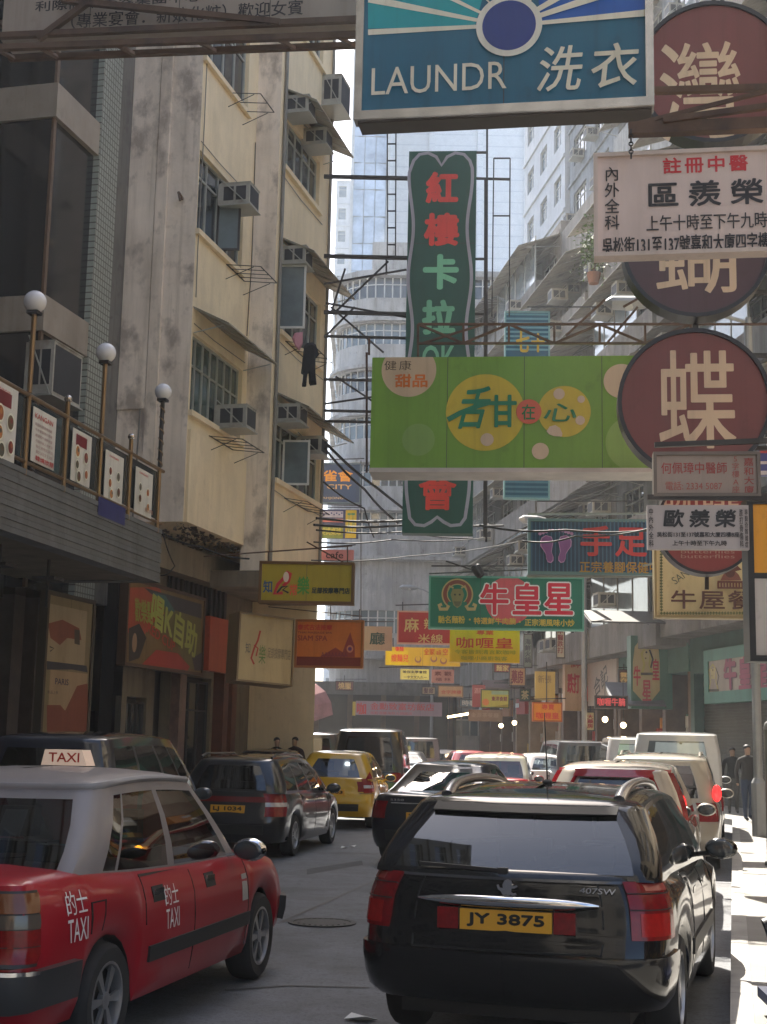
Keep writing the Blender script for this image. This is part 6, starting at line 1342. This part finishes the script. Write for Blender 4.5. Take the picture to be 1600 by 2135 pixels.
for sg in (1, -1):
    us = [('R', .94), ('RC', .2), ('RC', .45), ('RC', .7), ('RC', 1)]; g = G().use(redl); cc.patch(g, us, [.70, .76], .012, sg) if 0 else cc.patch(g, us[1:4], [.72, .80, .9, 1.0], .014, sg); cc.patch(g, us, [.74, .84, .94], .013, sg)
    A = [cc.cpt('RC', v_, g_, sg) for v_, g_ in ((.1, .0), (.9, .0), (.6, .35))]; g.add([tuple(p+Vector((-.02, sg*.02, 0))) for p in A], [(0, 1, 2)]); o = g.build('tail_light', rr_)
    g = G().use(clrl); cc.patch(g, [('RC', .2), ('RC', .5), ('RC', .8)], [.81, .87], .018, sg); g.build('clear_lens', o)
rr_, cc = simple('saloon', 'black saloon with the sky bright in its rear window', *CARS['saloon'], SALOON, navy, 'MX 6210', lz=(.66, .9), gl=glass_mat('bright_glass', (.06, .07, .08), ior=3.2))
g = G().use(chrome); cc.patch(g, [('R', f) for f in (-.9, -.45, 0, .45, .9)], [.87, .885], .012); g.build('chrome_strip', rr_, 40)
g = G(); M_ = Matrix.Translation((cc.ptz('R', .6, .93).x-.02, .42, .925)) @ Matrix(((0, 0, -1), (-1, 0, 0), (0, 1, 0))).to_4x4(); text(g, 'S350', 0, 0, .2, .03, 0, chrome, .02, M=M_); g.build('boot_badge', rr_)
rr_, cc = simple('hatchback', 'silver roofed hatchback with a red rear edge and amber indicator lit', *CARS['redhatch'], dict(MPV, L=4.3, W=1.7, roof=1.53, belt=[(-2.4, .98), (1, .94), (1.5, .9), (2.2, .74)], axles=(-1.28, 1.3), cab_base=(-2.06, 1.6), cab_top=(-1.72, .6), cab_w=(.78, .6), cab_r=(.2, .24)), champ, 'LP 552', lamps=redl, lz=(.7, .98))
for sg in (1, -1):
    us = [c_ for c_ in (0.05, .25, .45, .65, .85, .97)]; A = [cc.cpt('R', .93, g_, sg) for g_ in us]; B = [cc.cpt('RC', .9, g_, sg) for g_ in us]
    g = G().use(redl); vs = [tuple(p+Vector((-.02, sg*.012, 0))) for p in A]+[tuple(p+Vector((-.012, sg*.02, 0))) for p in B]; g.add(vs, [(i, i+1, 7+i, 6+i) for i in range(5)]); o = g.build('pillar_light', rr_)
    g = G().use(ambon if sg < 0 else ambl); p = (A[0]+B[0])/2+Vector((-.06, sg*.03, .02)); g.M = Matrix.Translation(p) @ Matrix.Diagonal((.5, .8, 1.5, 1)).to_4x4(); g.ball((0, 0, 0), .06, 8); g.build('indicator', o)
g = G().use(red2); sp = [cc.cpt('R', abs(f), .99, 1 if f >= 0 else -1) for f in (-1, -.5, 0, .5, 1)]; sp = [cc.cpt('RC', .9, .97, -1)]+sp+[cc.cpt('RC', .9, .97, 1)]
vs = [tuple(v) for p in sp for v in (p+Vector((-.07, 0, -.05)), p+Vector((.01, 0, .03)))]; g.add(vs, [(2*i, 2*i+1, 2*i+3, 2*i+2) for i in range(len(sp)-1)]); g.build('rear_edge', rr_, 50)
rr_, cc = simple('people_carrier', 'beige people carrier with a bright red tail light high on its corner', *CARS['beige'], dict(MPV, roof=1.62, L=4.5), bg2, 'KS 3301', lamps=redl, lz=(.72, 1.0))
for sg in (1, -1):
    g = G().use(redon); p = cc.cpt('RC', .7, .1, sg); g.M = Matrix.Translation(p+Vector((-.05, sg*.04, .05))) @ Matrix.Diagonal((.5, .6, 1.1, 1)).to_4x4(); g.ball((0, 0, 0), .11, 8); g.build('high_tail_light', rr_)
g = G().use(bg2)
for sg in (1, -1): g.tube([(-1.7+i*.25, sg*.57, 1.62+(.06 if 0 < i < 8 else .0)) for i in range(9)], .022, 6)
g.build('roof_rail', rr_, 60)
simple('van', 'white van with a broad rear window, tallest roof on the sunny side lane', *CARS['hiace'], dict(VAN, roof=2.04, W=1.78, cab_w=(.83, .75)), whitep, 'GB 7719', lz=(.6, 1.05), gl=cglass, cat='van')
simple('van', 'dark sided silver van parked beyond the white van', *CARS['darkvan'], dict(VAN, L=4.4, roof=1.9), carpaint('gunmetal', (.10, .11, .13), .5), None, gl=cglass, cat='van', lz=(.6, 1.0))
simple('van', 'second white van just showing past the white van', *CARS['van2'], dict(VAN, roof=1.98), whitep, None, gl=cglass, cat='van', lz=(.6, 1.05))
simple('people_carrier', 'tall black people carrier with a pale roof edge beyond the yellow hatchback', *CARS['suv'], dict(MPV, roof=2.04, W=1.86, L=4.7, cab_w=(.86, .74)), navy, 'HN 470', lz=(.8, 1.05), lamps=redl, cabm=navy)
simple('van', 'white van close to the shady kerb, first of the far row', *CARS['lv1'], dict(VAN, roof=1.95), whitep, None, gl=dglass, cat='van'); simple('van', 'dark van between the far white van and the tall black people carrier', *CARS['lv2'], dict(VAN, roof=1.98), navy, None, cat='van', gl=dglass)
simple('saloon', 'white saloon far up the street', *CARS['far1'], dict(SALOON), whitep, None, gl=cglass); simple('taxi', 'far red taxi with a pale roof behind the black saloon', *CARS['taxi2'], dict(TAXI, rr=.25), red2, None, cabm=carpaint('pale_roof', (.55, .52, .42)), gl=dglass, cat='taxi')
simple('taxi', 'second far red taxi with a red roof beyond the pale roofed one', *CARS['taxi3'], dict(TAXI, rr=.25), red2, None, cabm=red2, gl=dglass, cat='taxi'); simple('hatchback', 'white hatchback in the sun beyond the red taxis', *CARS['far2'], HATCH, whitep, None, gl=cglass)
simple('saloon', 'silver saloon farthest up the street', *CARS['far3'], SALOON, silver, None, gl=cglass); simple('hatchback', 'dark hatchback parked by the kerb behind the taxi at the picture edge', *CARS['edge'], HATCH, navy, None)

simple('saloon', 'dark saloon in the middle of the far queue', *CARS['x1'], SALOON, dgrey, None, gl=cglass); simple('people_carrier', 'dark blue people carrier deep in the far queue on the shady side', *CARS['x2'], MPV, dblue, None, gl=dglass); simple('hatchback', 'red hatchback deep in the far queue', *CARS['x3'], HATCH, red2, None, gl=cglass)
simple('van', 'grey van rising above the far queue before the dark canopy', *CARS['x4'], VAN, carpaint('grey_van', (.2, .2, .21)), None, cat='van', gl=dglass); simple('saloon', 'black saloon in the far queue next to the white hatchback', *CARS['x5'], SALOON, navy, None, gl=cglass); simple('estate_car', 'dark estate car half hidden past the yellow hatchback, by the shady kerb', *CARS['x6'], WAGON, dgrey, None)
# ------------------------------------------------------------------ people
def person(label, pos, face, H, top, legs, skin=(.42, .26, .18), hold=False, step=.0, hairc=(.012, .010, .009)):
    k = H/1.72; r = thing('person', label, 'person', Matrix.Translation(pos) @ Matrix.Rotation(R(face), 4, 'Z'))
    V = {}; v = []; e = []; rad = []
    def P(n, x, y, z, rr, rr2=None, par=None):
        V[n] = len(v); v.append((x*k, y*k, z*k)); rad.append((rr*k, (rr2 or rr)*k))
        if par: e.append((V[par], V[n]))
    P('pel', 0, 0, .93, .155, .115); P('waist', 0, 0, 1.08, .145, .11, 'pel'); P('chest', 0, .0, 1.27, .175, .125, 'waist'); P('sh', 0, 0, 1.40, .14, .10, 'chest'); P('neck', 0, .01, 1.48, .055, .055, 'sh'); P('jaw', 0, .035, 1.55, .065, .075, 'neck'); P('head', 0, .02, 1.63, .078, .095, 'jaw'); P('crown', 0, .01, 1.69, .06, .075, 'head')
    for s, n in ((1, 'l'), (-1, 'r')):
        f = step*s
        P('hip'+n, .09*s, 0, .86, .095, .1, 'pel'); P('kn'+n, .1*s, .10*f+.02, .48, .06, .065, 'hip'+n); P('an'+n, .1*s, .26*f-.03, .09, .042, .045, 'kn'+n); P('toe'+n, .11*s, .26*f+.13, .04, .04, .035, 'an'+n)
        P('ar'+n, .2*s, 0, 1.38, .06, .06, 'sh'); 
        if hold and s == hold: P('el'+n, .27*s, .08, 1.13, .048, .048, 'ar'+n); P('wr'+n, .12*s, .26, 1.22, .035, .03, 'el'+n); P('ha'+n, .06*s, .29, 1.27, .035, .025, 'wr'+n)
        else: P('el'+n, .26*s, -.03-.05*f, 1.10, .048, .048, 'ar'+n); P('wr'+n, .26*s, .05-.1*f, .87, .034, .03, 'el'+n); P('ha'+n, .25*s, .07-.1*f, .79, .035, .025, 'wr'+n)
    me = bpy.data.meshes.new('body'); me.from_pydata(v, e, []); o = bpy.data.objects.new('body', me); COL.objects.link(o)
    md = o.modifiers.new('skin', 'SKIN'); 
    if not me.skin_vertices: 
        me.attributes.new('skin', 'FLOAT', 'POINT') if False else None
    for i, sv in enumerate(me.skin_vertices[0].data): sv.radius = rad[i]; sv.use_root = (i == 0)
    o.modifiers.new('sub', 'SUBSURF').levels = 2
    dg = bpy.context.evaluated_depsgraph_get(); nm = bpy.data.meshes.new_from_object(o.evaluated_get(dg)); bpy.data.objects.remove(o)
    for m_ in (top, legs, mat('skin_tone', skin, .6, var=.1), mat('dark_shoe', (.015, .013, .012), .5)): nm.materials.append(m_)
    for p in nm.polygons:
        z = p.center.z/k; a = abs(p.center.x)/k
        hand = (a > .2 and z < .85) or (hold and z > 1.16 and p.center.y/k > .235)
        p.material_index = 2 if z > 1.49 or hand else 3 if z < .085 else 1 if z < .93 and a < .21 else 0
    nm.polygons.foreach_set('use_smooth', [True]*len(nm.polygons)); b = bpy.data.objects.new('body', nm); COL.objects.link(b); b.parent = r
    g = G().use(mat('hair_black', hairc, .6)); g.M = Matrix.Translation((0, -.012*k, 1.655*k)) @ Matrix.Diagonal((.083*k, .104*k, .082*k, 1)).to_4x4(); n = 12; g.lathe([(max(1e-4, math.cos(math.pi/2*i/8)), math.sin(math.pi/2*i/8)) for i in range(-1, 9)], 20); g.build('hair', r, 60)
    return r
man = person('person in a dark jacket and blue jeans on the sunny pavement, holding a white cup', atz(1561, 1712, .13), 190, 1.72, mat('dark_jacket', (.035, .03, .028), .9, var=.3), mat('blue_jeans', (.022, .035, .07), .9, var=.3), hold=-1, step=.35)
g = G().use(mat('white_cup', (.7, .68, .64), .5)); g.lathe([(.03, -.05), (.04, .06)], 12, 'Z', (-.05, .36, 1.28)); cp = g.build('paper_cup', M=man.matrix_world.copy()); tag(cp, 'white paper cup held by the person in the dark jacket', 'cup')
person('person in black with pale trousers half hidden behind the jacketed walker', atz(1538, 1700, .13)+Vector((.1, .8, 0)), 170, 1.66, mat('black_coat', (.014, .014, .016), .9), mat('grey_trousers', (.08, .075, .07), .9), step=.2)
person('person in a black coat standing on the shady pavement before the far vans', at(578, 1640, 36)*Vector((1, 1, 0))+Vector((-.5, 0, .13)) if False else Vector((at(576, 1600, 36).x, 36, .1)), 200, 1.70, mat('black_coat', (.014, .014, .016), .9), mat('dark_trousers', (.02, .02, .022), .9), step=.1)
person('person in a dark brown coat standing on the shady pavement, beside the one in black', Vector((at(612, 1600, 36).x, 36.4, .1)), 160, 1.72, mat('brown_coat', (.04, .022, .016), .9), mat('dark_trousers', (.02, .02, .022), .9), step=.1)
# ------------------------------------------------------------------ pavement things
p = atz(1597, 1806, .13); PO = thing('pavement_post', 'grey pavement post with a rounded top near the picture edge', 'post', Matrix.Translation((p.x+.08, p.y, .13)))
g = G().use(mat('post_grey', (.2, .21, .19), .5, metal=.3, var=.3)); g.lathe([(.09, 0), (.09, .06), (.06, .07), (.06, 1.9)], 16); g.build('tube', PO, 40); g = G().use(steel); g.lathe([(.065, 1.9), (.065, 1.93), (.045, 2.0), (.001, 2.03)], 16); g.build('cap', PO, 40)
p = atz(1632, 2150, .13); TR = thing('hand_trolley', 'dark blue hand trolley with a black round handle grip on the pavement', 'trolley', frame(Vector((p.x+.1, p.y+.25, .13)), 95))
tb = mat('trolley_blue', (.012, .02, .06), .45, var=.3)
g = G().use(tb); g.box(-.12, .5, .1, .16, -.3, .5); g.build('deck', TR)
g = G().use(tb); g.tube([(-.1, .15, .45), (-.14, .5, .46), (-.18, .62, .46), (-.1, .66, .46), (.45, .66, .46), (.5, .15, .45)], .035, 8); g.bar((-.12, .42, .46), (.48, .42, .46), .025); g.build('handle', TR, 60)
g = G().use(trimm); g.tube([(-.2, .6, .46), (-.05, .66, .46)], .055, 10); g.build('grip', TR, 60)
for x in (-.05, .42): 
    for z in (-.2, .4): g = G().use(tyrem); g.lathe([(.06, -.02), (.06, .02)], 14, 'X', (x, .06, z)); g.build('wheel', TR)
# ------------------------------------------------------------------ far awnings
g = G().use(mat('pink_canvas', (.5, .26, .26), .9, var=.3)); Mq = frame(Vector((at(600, 1480, 58).x, 58, 0)), 90); zt = at(600, 1425, 58).z; 
for i in range(8):
    a0, a1 = math.pi*i/8, math.pi*(i+1)/8; g.quad((-1.4+.9*math.sin(a0)-1.2*math.cos(a0), zt-2.0+1.3*math.sin(a0), 0), (-1.4+.9*math.sin(a1)-1.2*math.cos(a1), zt-2.0+1.3*math.sin(a1), 0), (-1.2*math.cos(a1)+.6, zt-1.2+1.4*math.sin(a1), -2.4), (-1.2*math.cos(a0)+.6, zt-1.2+1.4*math.sin(a0), -2.4))
tag(g.build('shop_awning', M=Mq), 'faded pink rounded shop awning over the shady pavement, far up the street', 'awning')
def flat_awning(px, Y, w, d, col, lab, slope=.5):
    M = frame(at(*px, Y), 90); g = G().use(paint(*col)); g.add([(0, 0, 0), (w, 0, 0), (w, -slope, d), (0, -slope, d), (0, .05, 0), (w, .05, 0), (w, -slope+.05, d), (0, -slope+.05, d)], [(3, 2, 1, 0), (4, 5, 6, 7)[::-1], (0, 1, 5, 4), (2, 3, 7, 6), (0, 4, 7, 3), (1, 2, 6, 5)]); g.use(dsteel)
    for i in range(4): x = w*i/3; g.bar((x, -.03, 0), (x, -slope-.02, d), .02)
    tag(g.build('shop_awning', M=M), lab, 'awning', 'shop awnings on the sunny row')
flat_awning((1262, 1425), 46, 1.7, 1.4, (90, 92, 102), 'grey awning over the glowing red sign', .75); flat_awning((1125, 1300), 52, 1.6, 1.5, (120, 110, 108), 'dusty awning above the yellow banner', .3); flat_awning((1005, 1420), 64, 1.8, 1.6, (100, 84, 80), 'brown awning above the small red sign', .4)
flat_awning((1215, 1275), 44, 2.6, 1.8, (58, 54, 50), 'grey concrete looking awning behind the cream restaurant sign', .5)
# ------------------------------------------------------------------ cables over the street
cbm = mat('cable_black', (.01, .01, .011), .6, var=0)
def cable(pts, lab, r=.018):
    q = []
    P = [at(x, y, Y) for x, y, Y in pts]
    for a, b in zip(P, P[1:]):
        for i in range(8): q.append(a+(b-a)*(i/8)-Vector((0, 0, .06*math.sin(math.pi*i/8))))
    q.append(P[-1]); o = bpy.data.objects.new('overhead_cable', None)
    g = G().use(cbm); p0 = q[0].copy(); g.tube([v-p0 for v in q], r, 5); o = g.build('overhead_cable', M=Matrix.Translation(p0)); tag(o, lab, 'cable', 'cables over the street')
for pts, lab, r in (([(678, 922, 31), (790, 1020, 34), (925, 1115, 38)], 'thick black cable sagging from the cream building corner past the karaoke sign', .035), ([(678, 936, 31), (760, 1020, 33), (830, 1090, 35)], 'second thick cable sagging under the first from the cream building corner', .03),
    ([(660, 1080, 31), (840, 1085, 34), (1050, 1096, 38)], 'level black cable across the foot of the karaoke sign', .03), ([(655, 1094, 31), (850, 1094, 34), (1020, 1094, 38)], 'lower level cable across the foot of the karaoke sign', .03), ([(660, 1105, 31), (850, 1108, 34), (985, 1122, 38)], 'thin cable just under the two level ones', .02),
    ([(655, 1130, 31), (820, 1125, 34), (1010, 1122, 40)], 'thin cable over the grey corner building wall', .018), ([(650, 1168, 30), (850, 1160, 36), (1080, 1130, 42)], 'thin cable rising from the yellow foot sign to the blue striped sign', .014), ([(1000, 1095, 24), (1180, 1105, 23.5), (1400, 1100, 23)], 'black cable crossing the blue striped sign', .02), ([(1090, 1128, 24), (1200, 1118, 23.4), (1380, 1096, 23)], 'second black cable crossing the blue striped sign', .016),
    ([(330, 1105, 27), (420, 1140, 28), (520, 1165, 29)], 'cable bundle sagging under the crumbling bay', .02), ([(340, 1112, 27), (365, 1180, 27.2), (335, 1200, 27.2)], 'looped wire below the canopy end', .012), ([(0, 905, 21.5), (160, 1060, 23.5), (330, 1125, 26.2)], 'thin wire drooping along the ribbed canopy face', .012), ([(675, 1005, 31), (760, 1060, 33), (780, 1120, 34)], 'short dark cable by the blue mahjong sign', .02)):
    cable(pts, lab, r)
# ------------------------------------------------------------------ the air of the street
hz = bpy.data.materials.new('haze'); hz.use_nodes = True; n = hz.node_tree; n.nodes.remove(n.nodes['Principled BSDF']); v = n.nodes.new('ShaderNodeVolumePrincipled')
v.inputs['Color'].default_value = (.86, .92, 1, 1); v.inputs['Density'].default_value = HAZE; v.inputs['Anisotropy'].default_value = .35; n.links.new(v.outputs[0], n.nodes['Material Output'].inputs['Volume'])
if HAZE > 0:
    g = G().use(hz); g.box(-70, 70, -45, 200, -1.0, 88); tag(g.build('haze'), kind='stuff')

def shop_lamp(px, py, Y, lab, tube=False):
    p = at(px, py, Y); r = thing('shop_lamp', lab, 'lamp', Matrix.Translation(p), 'small lit lamps in front of the far shops')
    g = G().use(mat('lamp_glow', (1, .72, .38), .4, emit=6)); 
    if tube: g.bar((-.6, 0, -.1), (.6, .1, .12), .05, 8)
    else: g.ball((0, 0, 0), .09, 8)
    g.build('bulb', r); g = G().use(dsteel); g.bar((0, 0, .08), (0, 0, 1.4), .012); g.build('flex', r)
shop_lamp(1073, 1507, 56, 'bare lit bulb hanging beside the small orange curry sign'); shop_lamp(1045, 1513, 58, 'second bare lit bulb nearer the tan name board'); shop_lamp(962, 1491, 62, 'slanted lit tube lamp beside the tan name board', True); shop_lamp(1262, 1500, 45, 'lit bulb under the grey awning'); shop_lamp(1300, 1512, 44, 'lit bulb near the corner of the glowing red sign')
